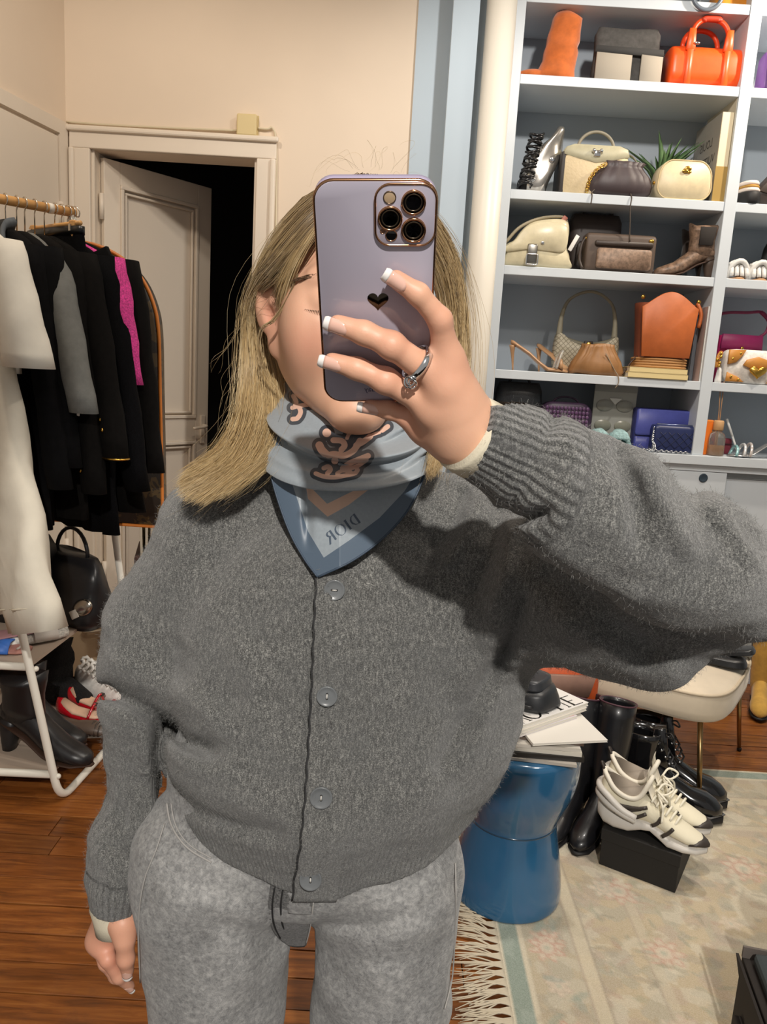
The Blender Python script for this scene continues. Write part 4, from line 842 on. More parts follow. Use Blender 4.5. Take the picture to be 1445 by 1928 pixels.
# title runs along local y (E at +y end, V at -y end), letters' tops face +x
def ltr(strokes, name='title_letter'):
    m = MB()
    for a, b, w in strokes: stroke(m, a, b, w)
    m.build(name, INK, t, False)
def arcpts(cy, cx, ry, rx, a0, a1, n=9): return [(cx+rx*math.sin(a), cy+ry*math.cos(a)) for a in np.linspace(a0, a1, n)]
def arcs(cy, cx, ry, rx, a0, a1, w0, w1): 
    q = arcpts(cy, cx, ry, rx, a0, a1); return [(q[i], q[i+1], w0+(w1-w0)*math.sin(PI*(i+.5)/8)) for i in range(8)]
H0, H1 = .045, .097
ltr([((H1, -.128), (H0, -.112), .007), ((H0, -.112), (H1, -.092), .003), ((H1, -.134), (H1, -.120), .002), ((H1, -.098), (H1, -.086), .002)])
ltr(arcs(-.063, (H0+H1)/2, .024, .027, -PI/2, PI/2, .002, .0075)+arcs(-.063, (H0+H1)/2, .024, .027, PI/2, 1.5*PI, .002, .0075))
ltr(arcs(-.006, (H0+H1)/2, .024, .027, PI/2+.5, 1.5*PI+.9, .002, .0075)+[(((H0+H1)/2, .004), (H0, .004), .006), (((H0+H1)/2, -.004), ((H0+H1)/2, .014), .002)])
ltr([((H1, .032), (H0+.014, .032), .007), ((H1, .066), (H0+.014, .066), .003), ((H1, .025), (H1, .040), .002), ((H1, .060), (H1, .072), .002)]+arcs(.049, H0+.014, .017, .014, PI/2, 1.5*PI, .004, .004))
ltr([((H1, .088), (H0, .088), .007), ((H1, .082), (H1, .122), .0025), ((H0, .082), (H0, .122), .0025), (((H0+H1)/2, .088), ((H0+H1)/2, .108), .0025)])
pt(MB().ell((.02, -.01, .0105), (.042, .026, .0007)), 'printed_face', mat('printed skin light', 'dda68c', .5), t); pt(MB().ell((.045, .022, .0107), (.02, .014, .0007)), 'printed_hair', mat('printed hair', '3c2a22', .5), t); pt(MB().ell((-.04, -.04, .0104), (.03, .045, .0006)), 'printed_dress', mat('print pink', 'e08f8c', .4), t)
t = thing('black_leather_pouch', 'black leather pouch lying on top of the magazines', 'bag', (sx-.01, sy+.085, z0+.0285), -.9)
V, F = body(.26, .17, .055, 3.2, .9, .85, .03); pt((crumple(V, .005, 30, 2), F), 'body', L('26282b', .4), t)
V, F = body(.16, .12, .03, 4, .9, .9); pt((V@rotm('Z', .3).T+A3(.03, -.01, .05), F), 'flap', L('303236', .35), t); pt(MB().tube(spline([(-.12, -.05, .03), (-.05, -.09, .02), (.05, -.092, .02), (.12, -.06, .02)], 16), .004, 6), 'strap', L('1d1d1f', .4), t)

# ================================================================== chair
ch = thing('upholstered_chair', 'cream upholstered chair with slim brass legs', 'chair', (1.115, 2.775, 0))
FR, FL, BR, BL = A3(1.12, 2.43), A3(.765, 2.67), A3(1.465, 2.875), A3(1.105, 3.13); cxy = A3(1.115, 2.775)
ux = (FR-FL)/np.linalg.norm(FR-FL); uy = A3(-ux[1], ux[0]); VEL = mat('cream velvet', 'd9cbb4', .8, nscale=9, namt=.05, sheen=.5, bump=.15, bscale=500)
def seat_ring(k, z, n=56, e=4.2):
    a = np.arange(n)*2*PI/n; c, s = np.cos(a), np.sin(a); lx = -.012+.275*k*np.sign(c)*abs(c)**(2/e); ly = -.02+.31*k*np.sign(s)*abs(s)**(2/e)
    return np.stack([lx*ux[0]+ly*uy[0], lx*ux[1]+ly*uy[1], np.full(n, z)], 1)
pt(loft([seat_ring(k, z-.028) for k, z in ((.90, .345), (.965, .348), (.995, .36), (1, .38), (1, .43), (.99, .443), (.955, .451), (.9, .457), (.6, .463), (.3, .465), (.02, .466))]), 'seat', VEL, ch)
pt(MB().tube(seat_ring(.99, .417), .005, 8, closed=True), 'seat_piping', mat('cream piping', 'cdbda4', .7), ch); pt(MB().tube(seat_ring(.955, .321), .004, 8, closed=True), 'under_piping', mat('cream piping', 'cdbda4', .7), ch)
R = []
for z, th in ((.40, .035), (.46, .04), (.60, .042), (.74, .038), (.80, .028), (.815, .012)):
    q = []
    for sgn in (1, -1):
        for v in (np.linspace(-.25, .25, 12)*sgn): q.append((-.285-.03*(1-(v/.25)**2)*0-.06*(1-(abs(v)/.25)**2)+sgn*th+.02, v))
    q = np.array(q); R.append(np.stack([q[:, 0]*ux[0]+q[:, 1]*uy[0], q[:, 0]*ux[1]+q[:, 1]*uy[1], np.full(len(q), z+0*(z > .7))], 1))
pt(loft(R), 'backrest', VEL, ch)
BRS = mat('brushed brass', 'a98a5e', .3, 1)
for c_, f_ in ((FR, A3(1.135, 2.405)), (FL, A3(.755, 2.675)), (BR, A3(1.484, 2.884)), (BL, A3(1.105, 3.15))):
    a = (c_-cxy)*.9; b = f_-cxy; lg = pt(MB().tube([(a[0], a[1], .322), (b[0], b[1], .004)], [.010, .0075], 10), 'leg', BRS, ch); pt(MB().lathe([(0, 0), (.0085, 0), (.0095, .01), (.008, .014)], 12, (b[0], b[1], 0)), 'foot_cap', mat('black rubber', '1c1a1b', .6), lg)
t = thing('black_sunglass_case', 'black leather case lying open on the cream chair seat', 'case', (1.24, 2.70, .439), -.5)
V, F = body(.24, .12, .03, 4, .9, .8); pt((V, F), 'body', L('1d1e20', .35), t); V, F = body(.12, .10, .02, 4, .9, .8); pt((V@rotm('Y', -.25).T+A3(.08, .04, .035), F), 'lid', L('26282b', .3), t)
t = thing('grey_knit_fold', 'folded grey knit at the far side of the cream chair seat', 'clothing', (1.36, 2.81, .437), .6)
V, F = body(.16, .12, .035, 3, .92, .9); pt((crumple(V, .004, 40, 6), F), 'lower_fold', mat('grey knit', '9c9c98', .95, bump=.5, bscale=300), t); V, F = body(.13, .11, .02, 3, .9, .9); pt((crumple(V, .003, 40, 7)+A3(.005, .005, .034), F), 'upper_fold', mat('grey knit', '9c9c98', .95), t)
t = thing('orange_tote', 'burnt orange leather tote standing behind the stool', 'bag', (.60, 2.42, 0), .25)
pt(body(.30, .13, .50, 5, 1.02, .6), 'body', L('b04a1e', .5), t)
pt(MB().add(*prism([(-.13, .40), (.10, .40), (.12, .47), (-.12, .49)], -.062, -.045, .003)), 'front_flap', L('8a6a5c', .55), t); pt(MB().tube(arch(-.07, .07, .49, .08), .007, 8), 'handle', L('8e3a18', .5), t)
# ================================================================== tall boots, lace boots, yellow boots
def place(t, V, F, name, m): return pt((V, F), name, m, t)
def tall_boot(lb, toe, heel, topc, mt, trim, grp=None, hgt=.40):
    d = A3(*(np.array(toe)-np.array(heel))); Lf = np.linalg.norm(d); a = math.atan2(d[1], d[0]); t = thing('tall_boot', lb, 'boot', (heel[0], heel[1], .009), a, grp)
    k = Lf/.26
    pt(shoe_loft([(-.045, .016, .018, .10, 2), (-.035, .03, .014, .13, 2.3), (0, .036, .012, .15, 2.4), (.06, .036, .012, .12, 2.3), (.11, .036, .012, .09, 2.3), (.16, .042, .012, .075, 2.4), (.20, .040, .012, .062, 2.4), (.23, .028, .012, .046, 2.2), (.245, .01, .014, .032, 2)]), 'foot', mt, t)
    tl = np.array(topc)-np.array(heel); tl = A3(tl[0]*math.cos(-a)-tl[1]*math.sin(-a), tl[0]*math.sin(-a)+tl[1]*math.cos(-a))
    R = []
    for u in np.linspace(0, 1, 11):
        z = .07+(hgt-.07)*u; cx = .008*(1-u)+tl[0]*u**1.4; cy = tl[1]*u**1.4; R.append(sring(cx, cy, .048+.014*math.sin(u*2.2)+.004*u, .042+.018*math.sin(u*2.0), z, 30, 2.2))
    tilt = .012*np.cos(np.arange(30)*2*PI/30); R[-1][:, 2] += tilt
    inn = [R[-1]*A3(1, 1, 1), None]; top = R[-1]; c0 = top.mean(0)
    for s, dz in ((.93, .001), (.9, -.012), (.86, -.08), (.80, -.16)): q = (top-c0)*A3(s, s, 1)+c0; q[:, 2] += dz; R.append(q)
    pt(loft(R, caps=False), 'shaft', mt, t); pt(MB().tube((top-c0)*A3(.985, .985, 1)+c0, .0028, 6, closed=True), 'top_rim', trim, t)
    pt(shoe_loft([(-.048, .016, 0, .014, 3), (-.03, .034, 0, .014, 3), (.05, .034, 0, .013, 3), (.16, .043, 0, .013, 3), (.22, .034, 0, .013, 3), (.25, .01, .002, .013, 3)]), 'sole', mat('black rubber', '1c1a1b', .5), t)
    pt(MB().tube(spline([top[24]+A3(0, -.003, -.005), R[6][24]+A3(0, -.003, 0), R[3][24]+A3(0, -.003, 0)], 14), .0026, 6), 'zip', mat('steel zip pull', '8d8f92', .3, .9), t); return t
BLK = mat('black boot leather', '17171a', .33, nscale=12, namt=.1, bump=.06, bscale=60, coat=.2)
tall_boot('tall black leather boot with plum lining beside the box of sneakers', (.650, 2.120), (.775, 2.315), (.795, 2.345), BLK, mat('plum lining', '4a2a35', .6))
tall_boot('tall black leather boot between its twin and the stool', (.560, 2.135), (.690, 2.335), (.695, 2.385), BLK, mat('plum lining', '4a2a35', .6))
PAT = mat('black patent leather', '131315', .14, coat=.6)
def lace_boot(lb, heel, toe, k=1.0):
    d = np.array(toe)-np.array(heel); a = math.atan2(d[1], d[0]); t = thing('lace_up_boot', lb, 'boot', (heel[0], heel[1], .009), a, None); t.scale = (1.14,)*3
    pt(shoe_loft([(-.05, .02, .025, .11, 2), (-.035, .034, .022, .15, 2.3), (0, .038, .02, .17, 2.4), (.06, .038, .02, .14, 2.3), (.10, .038, .02, .115, 2.3), (.15, .044, .02, .09, 2.3), (.19, .045, .02, .083, 2.3), (.22, .036, .02, .068, 2.2), (.24, .014, .024, .05, 2)]), 'foot', PAT, t)
    R = [sring(cx, 0, rx, ry, z, 26, 2.3) for z, cx, rx, ry in ((.09, .0, .052, .038), (.13, -.002, .052, .04), (.17, -.004, .052, .042), (.21, -.004, .055, .046), (.232, -.004, .058, .049))]; top = R[-1]; c0 = top.mean(0)
    for s, dz in ((.9, .002), (.85, -.02), (.8, -.09)): q = (top-c0)*A3(s, s, 1)+c0; q[:, 2] += dz; R.append(q)
    pt(loft(R, caps=False), 'shaft', PAT, t)
    pt(shoe_loft([(-.055, .022, 0, .028, 3), (-.03, .038, 0, .028, 3), (.03, .036, .004, .028, 3), (.06, .038, 0, .026, 3), (.15, .047, 0, .026, 3), (.21, .04, 0, .026, 3), (.245, .014, .004, .026, 3)]), 'sole', mat('black rubber', '1c1a1b', .5), t)
    pt(MB().tube([(x, y*1.0, .0285) for x, y in ((-.05, -.024), (-.03, -.04), (.06, -.04), (.15, -.049), (.21, -.041), (.247, 0), (.21, .041), (.15, .049), (.06, .04))], .0028, 6), 'welt', mat('grey welt', '6f6f70', .4), t)
    ey = [(.095-.012*i+.0*i, .0205, .118+.018*i) for i in range(7)]
    for i, (x, y, z) in enumerate(ey):
        x = .098-.0085*i-(.012 if i > 2 else 0)+.012*(i > 2)-.004*max(0, i-2)
        for s in (-1, 1): pt(MB().ell((x, s*.022, z), (.004, .003, .004), None, 5), 'eyelet', SILV, t)
        if i < 6: pt(MB().tube([(x+.004, -.022, z), (x+.010, 0, z+.012), (x-.003, .022, z+.018)], .0028, 6), 'lace', mat('black lace', '222224', .5), t)
    pt(MB().tube(spline([(.055, 0, .232), (.075, -.03, .25), (.085, -.035, .235), (.06, -.01, .232)], 14), .0026, 6), 'lace_bow', mat('black lace', '222224', .5), t); pt(MB().add(*prism([(.02, .15), (.085, .13), (.06, .255), (.03, .25)], -.018, .018, .004)), 'tongue', PAT, t); return t
lace_boot('black patent lace-up boot against the brass chair leg', (.985, 2.545), (1.20, 2.445))
lace_boot('black patent lace-up boot tucked behind the white sneakers', (.925, 2.44), (1.14, 2.35))
YEL = SU('c59a45')
for lb, toe, heel in (('yellow suede boot standing by the cabinet, toe to the rug', (1.71, 3.20), (1.79, 3.38)), ('yellow suede boot set behind its twin by the cabinet', (1.60, 3.30), (1.66, 3.47))): tall_boot(lb, toe, heel, heel, YEL, YEL)
# ================================================================== sneakers on a black box
bx0, bx1 = A3(.700, 2.074), A3(.879, 1.964); fd = (bx1-bx0)/np.linalg.norm(bx1-bx0); bd_ = A3(-fd[1], fd[0]); bw, bdp, bh = .225, .30, .118
bc = bx0+fd*bw/2+bd_*bdp/2; ang = math.atan2(fd[1], fd[0])
t = thing('black_shoe_box', 'matte black shoe box carrying a pair of white sneakers', 'box', (bc[0], bc[1], .009), ang)
pt(MB().box((0, 0, (bh-.03)/2), (bw-.006, bdp-.006, bh-.03), None, .002), 'tray', mat('matte black card', '1f1d1b', .75), t, smooth=False); pt(MB().box((0, 0, bh-.018), (bw, bdp, .036), None, .002), 'lid', mat('matte black card', '1f1d1b', .75), t, smooth=False)
def sneaker(lb, heel, toe):
    d = np.array(toe)-np.array(heel); a = math.atan2(d[1], d[0]); t = thing('chunky_sneaker', lb, 'sneaker', (heel[0], heel[1], .009+bh+.001), a); t.scale = (1.03,)*3
    WH = mat('sneaker white', 'e6dfcf', .6, nscale=20, namt=.04); SOL = mat('sneaker sole', 'd3cec6', .45); BK = mat('sneaker dark strip', '3a332e', .4); GY = mat('sneaker lining', '9c9184', .9); CRE = mat('sneaker cream mesh', 'e9e1c8', .85, bump=.2, bscale=600)
    # wavy sole, wide at the heel, arched in the middle
    pt(shoe_loft([(-.055, .020, .045, .085, 2.2), (-.05, .034, .02, .085, 2.4), (-.03, .045, .004, .075, 2.8), (.0, .048, 0, .062, 3), (.04, .046, .004, .052, 3), (.075, .042, .020, .055, 2.8), (.10, .042, .026, .056, 2.8), (.125, .044, .012, .048, 2.8), (.15, .048, 0, .034, 3), (.19, .048, 0, .028, 3), (.225, .038, .002, .027, 2.8), (.248, .016, .008, .026, 2.4)]), 'sole', SOL, t)
    for dz, g in ((.0, .004), (.022, .010)): pt(MB().tube(spline([(.06, -.046, .052+dz*.4), (.02, -.049-.002, .064+dz*.5), (-.02, -.048, .078+dz), (-.052, -.026, .088+dz), (-.060, 0, .09+dz), (-.052, .026, .088+dz), (-.02, .048, .078+dz), (.02, .05, .064+dz*.5), (.06, .046, .052+dz*.4)], 40), .0095, 8), 'sole_wave', SOL, t)
    pt(shoe_loft([(-.05, .018, .05, .135, 2), (-.035, .033, .045, .142, 2.3), (.0, .037, .04, .112, 2.4), (.05, .037, .04, .108, 2.3), (.085, .036, .04, .118, 2.2), (.12, .038, .035, .095, 2.2), (.16, .041, .025, .075, 2.2), (.195, .040, .02, .06, 2.2), (.225, .032, .02, .048, 2.1), (.243, .012, .022, .036, 2)]), 'upper', CRE, t)
    q = spline([(-.045, -.012, .150), (-.01, -.034, .122), (.03, -.036, .108), (.06, -.03, .118), (.078, -.018, .16), (.082, 0, .172), (.078, .018, .16), (.06, .03, .118), (.03, .036, .108), (-.01, .034, .122), (-.045, .012, .150), (-.052, 0, .155)], 60)
    pt(MB().tube(q[:-1], .0068, 8, closed=True), 'collar', WH, t)
    a_ = np.linspace(0, 1, 2); c0 = A3(.02, 0, .10); pt(loft([q[:-1]*.97+c0*.03, q[:-1]*.75+A3(.02, 0, .088)*.25, q[:-1]*.4+A3(.02, 0, .075)*.6], caps=True), 'lining', GY, t)
    pt(loft([np.array([(x-.01*w_, y, z) for y, z in ((-w_*.022, 0), (-w_*.02, .004), (w_*.02, .004), (w_*.022, 0))])+A3(0, 0, zz) for x, zz, w_ in ((.12, .098, 1), (.10, .118, 1), (.085, .15, 1), (.078, .178, .9), (.076, .195, .5))]), 'tongue', WH, t)
    for s in (-1, 1):
        for p in ([(-.03, .044, .085), (.01, .044, .082), (.06, .041, .088), (.085, .036, .098)], [(.0, .048, .060), (.03, .043, .072), (.07, .040, .09)], [(.04, .048, .056), (.065, .044, .066), (.085, .040, .08)], [(.105, .045, .055), (.118, .043, .066), (.125, .038, .082)], [(.135, .050, .036), (.15, .046, .05), (.16, .041, .064)]):
            pt(MB().tube(spline([(x, s*(y+.0005), z) for x, y, z in p], 8), .0052, 6), 'side_strip', BK, t)
    pt(shoe_loft([(.205, .042, .027, .034, 2.6), (.225, .0365, .026, .045, 2.3), (.244, .0185, .024, .040, 2.1), (.252, .006, .026, .033, 2)]), 'toe_bumper', BK, t)
    LC = mat('sneaker lace', 'efe9d6', .9)
    for i in range(6):
        x, z = .095+.0135*i, .122-.0088*i; pt(MB().tube(spline([(x-.003, -.024, z-.012), (x+.004, -.010, z+.004), (x+.006, .01, z+.004), (x+.002, .024, z-.012)], 10), .0035, 6), 'lace', LC, t)
    for s in (1, -1): pt(MB().tube(spline([(.098, 0, .132), (.11, s*.03, .148), (.135, s*.042, .135), (.12, s*.02, .122), (.10, 0, .13)], 20), .0032, 6), 'lace_loop', LC, t); pt(MB().tube(spline([(.10, 0, .13), (.125, s*.035, .11), (.13, s*.052, .075)], 12), .0032, 6), 'lace_end', LC, t)
    pt(MB().tube(spline([(-.047, -.006, .15), (-.058, -.004, .168), (-.062, 0, .172), (-.058, .004, .168), (-.047, .006, .15)], 10), .004, 6), 'pull_tab', BK, t); return t
sneaker('white chunky sneaker with dark toe strip in front on the black box', (.752, 2.105), (.965, 1.975))
sneaker('white chunky sneaker with dark toe strip behind its twin on the black box', (.80, 2.20), (1.005, 2.075))
# black boxes at the edge of the rug
c0 = PZ(1395, 1775, .235)
t = thing('open_black_box', 'open black cardboard box with folded flap on the rug', 'box', (c0[0], c0[1], .009), -.18)
CB = mat('black corrugated card', '2b2623', .8)
pt(MB().box((.13, -.15, .10), (.25, .29, .20), None, .003), 'carton', CB, t, smooth=False); pt(MB().add(*prism([(.004, .2), (.26, .2), (.26, .222), (.004, .226)], -.012, -.006)), 'back_flap', mat('grey card inside', '6d655f', .7), t, smooth=False)
pt(MB().add(*(lambda v, f: (v@rotm('Z', -PI/2).T, f))(*prism([(.0, .2), (.28, .2), (.27, .15), (.15, .10), (.06, .16)], -.006, .0))), 'side_flap', CB, t, smooth=False); pt(MB().box((.13, -.15, .215), (.22, .25, .03), None, .01), 'tissue', mat('dark tissue', '3f4648', .8), t, smooth=False)
t = thing('black_ankle_boot', 'black ankle boot standing in the open black box', 'boot', (c0[0]+.14, c0[1]-.10, .24), -1.2); heeled_boot(t, L('1d2426', .5), L('1b1b1c', .5))
t = thing('small_black_box', 'low black box beside the open black box on rug', 'box', (*PZ(1385, 1915, .10)[:2], .009), -.18); pt(MB().box((.12, -.12, .045), (.24, .24, .09), None, .003), 'tray', CB, t, smooth=False); pt(MB().box((.12, -.12, .085), (.246, .246, .02), None, .003), 'lid', CB, t, smooth=False)
# ================================================================== clothes rail on the left
RE = P(135, 400, 2.6); RD = A3(.69, .72, 0)/np.hypot(.69, .72); QD = A3(RD[1], -RD[0], 0)
def RP(t): return RE-RD*t
WHT = mat('white powder coat', 'e9e4d8', .35); WOODR = mat('light beech wood', 'd9a566', .45, nscale=6, namt=.15, stretch=(1, 1, 1))
rk = thing('clothes_rail', 'white metal clothes rail with wooden rod and two shoe shelves', 'clothes rack', (-1.0, 2.3, 0))
fA, fB = A3(-.972, 2.225, .013), A3(-.925, 2.86, .013); top0 = RP(.43)
corner = lambda a, b, c, n=8: [(1-u)**2*np.array(a)+2*u*(1-u)*np.array(b)+u*u*np.array(c) for u in np.linspace(0, 1, n)]
ul = (top0-fA)/np.linalg.norm(top0-fA); uf = (fB-fA)/np.linalg.norm(fB-fA); ub_ = (RE-fB)/np.linalg.norm(RE-fB); r_ = .075
path = [top0]+corner(fA+ul*r_, fA, fA+uf*r_)+corner(fB-uf*r_, fB, fB+ub_*r_)+[RE]
pt(MB().tube(path, .0125, 12), 'end_frame', WHT, rk, world=True)
p2 = [top0+A3(-.62, -.06, 0), A3(-1.72, 2.17, .013), A3(-1.70, 2.86, .013)]; pt(MB().tube(p2, .0125, 10), 'far_frame', WHT, rk, world=True)
pt(MB().tube([RP(-.012), RP(.75)], .0145, 14), 'rod', WOODR, rk, world=True); pt(MB().tube([RP(.06), RP(.075)], .0158, 14), 'rod_band', mat('white tape', 'efe9de', .6), rk, world=True)
def shelf_lvl(z, xr0, xr1):
    yf = 2.225+.05*0+z*.07; x0 = -1.68
    pt(MB().tube([(x0, yf-.02, z), (xr0, yf, z)], .0125, 10), 'shelf_tube', WHT, rk, world=True); pt(MB().tube([(x0, 2.80, z), (xr1, 2.82, z)], .0125, 10), 'shelf_tube', WHT, rk, world=True)
    pt(MB().ell((xr0+.018, yf-.002, z-.004), (.009, .009, .009), None, 8), 'screw_cap', WHT, rk, world=True)
    b = [(x0, yf), (xr0-.004, yf), (xr1-.004, 2.82), (x0, 2.80)]; m = MB(); m.add([(x, y, z-.004) for x, y in b]+[(x, y, z+.008) for x, y in b], [(0, 3, 2, 1), (4, 5, 6, 7), (0, 1, 5, 4), (1, 2, 6, 5), (2, 3, 7, 6), (3, 0, 4, 7)]); m.build('shelf_board', mat('beige shelf board', 'b9a898', .6), rk, False, True)
shelf_lvl(.100, -.995, -.975); shelf_lvl(.445, -1.068, -1.05)
SZ0, SZ1 = .1085, .4535
# ------------------------------------------------------------------ hangers and clothes
HOOK = mat('hanger hook steel', 'd6cfc4', .25, 1)
def loc_rot(t, th=0): return RP(t), math.atan2(QD[1], QD[0])+th
def hanger(lb, t, th=0, w=.205, col=None, clips=False, hook=.098, tilt=0):
    p, rz = loc_rot(t, th); h = thing('clothes_hanger', lb, 'hanger', (p[0], p[1], p[2]), rz, 'hangers on the wooden rod')
    q = [(.0, 0, -hook)]+[(0, 0, -.025), (.006, 0, -.012)]+[(.0195*math.sin(a), 0, .0195*math.cos(a)-.0005) for a in np.linspace(2.2, -1.9, 14)]
    pt(MB().tube(q, .0022, 6), 'hook', HOOK, h)
    wd = col or WOODR
    if clips:
        pt(MB().tube([(-w, 0, -hook-.006), (w, 0, -hook-.006)], .008, 8), 'bar', wd, h)
        for s in (-1, 1): pt(MB().box((s*(w-.03), 0, -hook-.028), (.024, .03, .062), None, .004), 'clip', wd, h, smooth=False); pt(MB().box((s*(w-.03), -.017, -hook-.02), (.01, .006, .02)), 'spring', HOOK, h, smooth=False)
    else:
        c = spline([(-w, 0, -hook-.075), (-w*.6, 0, -hook-.035), (-w*.2, 0, -hook-.008), (0, 0, -hook), (w*.2, 0, -hook-.008), (w*.6, 0, -hook-.035), (w, 0, -hook-.075)], 26); ww = np.interp(np.linspace(0, 1, 26), [0, .3, .5, .7, 1], [.014, .011, .009, .011, .014])
        S = [np.array([(c[i][0], dy*ww[i], c[i][2]+dz*.012) for dy, dz in ((-1, -.6), (-.8, .6), (0, 1), (.8, .6), (1, -.6), (0, -1))]) for i in range(26)]; pt(loft(S), 'shoulders', wd, h)
    return h
def garment(name, lb, cat, t, th, m, length=.62, sl=.60, hw=.215, thick=.032, cuff=.045, flare=.10, slout=.05, z0=-.090, collar=None, seed=0, sleeve=True, grp='clothes on the rail'):
    p, rz = loc_rot(t, th); g = thing(name, lb, cat, (p[0], p[1], p[2]), rz, grp)
    R = []; n = 40; a = np.arange(n)*2*PI/n
    lev = [(0, .055, .6), (-.012, .09, .8), (-.03, .14, .9), (-.052, .185, 1), (-.075, .205, 1.05), (-.12, .208, 1.2), (-.22, .20, 1.3), (-.35, .195, 1.25), (-length*.75, .205, 1.2), (-length*.9, .21, 1.15), (-length, .215, 1.05)]
    for dz, w, k in sorted(lev, key=lambda q: -q[0]):
        q = sring(0, 0, w/.215*hw+flare*max(0, -dz-.15), thick*k, z0+dz, n, 2.6); u = min(1, max(0, (-dz-.15)/.4))
        q[:, 1] += u*.010*np.sin(q[:, 0]*62+seed)+u*.006*np.sin(q[:, 0]*115+seed*2); R.append(q)
    b = pt(loft(R), 'body', m, g)
    if sleeve:
        for s in (-1, 1):
            S = []
            for u in np.linspace(0, 1, 10):
                z = z0-.058-sl*u; x = s*(hw*.93+(slout+.10)*u**.85+.012*math.sin(u*3)); rr = .062*(1-u)+cuff*u
                q = sring(x, -.012*math.sin(u*2.5), rr*.95, rr*.72, z, 20, 2.3); q[:, 0] += .005*np.sin(u*17+seed+np.arange(20)*.6); S.append(q)
            pt(loft(S), 'sleeve', m, g)
    if collar:
        c = spline([(-.07, -.035, z0-.05), (-.055, -.02, z0+.01), (0, .03, z0+.03), (.055, -.02, z0+.01), (.09, -.038, z0-.03), (.12, -.04, z0-.075)], 24); S = [np.array([c[i]+A3(0, -.006, -.03), c[i]+A3(0, -.012, 0), c[i]+A3(0, -.004, .014), c[i]+A3(0, .004, 0)]) for i in range(24)]; pt(loft(S), 'collar', collar, g)
    return g
def cuff_buttons(g, pts, m):
    for x, y, z in pts: pt(MB().ell((x, y, z), (.0062, .0045, .0062), None, 6), 'gold_button', m, g)
BW = mat('black wool', '08080a', .95, spec=.15, nscale=60, namt=.2); BB = mat('brown black wool', '0b0908', .95, spec=.15, nscale=60, namt=.2); NV = mat('black knit sequin', '060608', .9, nscale=300, namt=.6, spec=.1, bump=.3, bscale=500)
GC = mat('blue grey felt', '5c6268', .9, nscale=60, namt=.1); GS = mat('grey jersey', '6f706d', .8, nscale=40, namt=.08); PKT = mat('hot pink boucle', 'd23a8c', .85, nscale=200, namt=.3, bump=.5, bscale=400)
hanger('wooden hanger carrying the black coat with blue grey collar', .205); garment('black_coat', 'black coat with blue grey collar next to the white tee', 'coat', .205, 0, BW, .88, .68, collar=GC, seed=1, slout=.07)
hanger('wooden hanger carrying a plain black jacket', .172); garment('black_jacket', 'plain black jacket between the grey collared coat and the grey top', 'jacket', .172, 0, BW, .70, .62, hw=.225, seed=2)
hanger('wooden hanger of the grey jersey top', .148, .04); g = garment('grey_jersey_shirt', 'grey jersey top showing between black jackets', 'top', .150, .0, GS, .50, .46, hw=.195, seed=3, slout=.13, cuff=.05); pt(MB().box((.405, -.02, -.60), (.014, .003, .035), None, .002), 'tag', mat('white card', 'e9e7e3', .7), g, smooth=False)
hanger('wooden hanger carrying the jacket with four gold cuff buttons', .118, .06); g = garment('gold_button_jacket', 'brown black jacket with four small gold cuff buttons', 'jacket', .118, .04, BB, .86, .70, seed=4, slout=.075); cuff_buttons(g, [(.345+.006*i, -.044, -.70-.027*i) for i in range(4)], GOLD)
hanger('wooden hanger carrying the jacket with gold hem trim', .088, .10); g = garment('gold_trim_jacket', 'black jacket with three gold cuff buttons and gold trimmed pockets', 'jacket', .088, .10, BB, .70, .60, seed=5, slout=.10, cuff=.05)
cuff_buttons(g, [(.372+.010*i, -.046, -.60-.030*i) for i in range(3)], GOLD); q = [(.405+.05*math.cos(a), -.036*math.sin(a)-.012, -.742) for a in np.linspace(0, 2*PI, 24)[:-1]]; pt(MB().tube(q, .003, 6, closed=True), 'cuff_trim', GOLD, g); pt(MB().tube([(.13, -.05, -.70), (.20, -.05, -.695)], .003, 6), 'pocket_trim', GOLD, g)
hanger('wooden clip hanger holding the black sequin skirt', .055, .10, .15, None, True, .045)
p, rz = loc_rot(.055, .12); g = thing('sequin_skirt', 'black sequin skirt clipped to the wooden clip hanger', 'skirt', tuple(p), rz, 'clothes on the rail')
R = []
for dz, w, k in ((0, .155, 1), (-.02, .157, 1), (-.06, .165, 1.3), (-.2, .19, 1.5), (-.4, .215, 1.6), (-.52, .225, 1.5)):
    q = sring(0, 0, w, .022*k, -.062+dz, 40, 2.8); q[:, 1] += .008*np.sin(q[:, 0]*70)*min(1, -dz*5); R.append(q)
b = pt(loft(R), 'body', NV, g); pt(MB().add(*(lambda v, f: (v, f))(*loft([sring(0, 0, .158, .025, z, 40, 2.8) for z in (-.06, -.085)]))), 'waistband', mat('black leather waistband', '141416', .35), g)
hanger('wooden hanger carrying the dark long knit coat', .034, .16); garment('long_knit_coat', 'long black textured knit coat under the sequin skirt', 'coat', .034, .16, NV, .92, .70, seed=7, slout=.09)
hanger('wooden hanger carrying the pink jacket', .014, .28, .19); garment('pink_jacket', 'hot pink boucle jacket between dark coats', 'jacket', .018, .20, PKT, .40, .38, hw=.215, seed=8, slout=.02, cuff=.04)
hanger('wooden hanger carrying the dark lapel jacket', .002, .36, .19); g = garment('lapel_jacket', 'dark jacket with peaked lapel beside the garment bag', 'jacket', .002, .40, BB, .86, .66, hw=.215, seed=9, slout=.02); pt(MB().add(*prism([(.08, -.16), (.20, -.115), (.245, -.20), (.16, -.26)], -.075, -.055, .004)), 'lapel', BW, g)
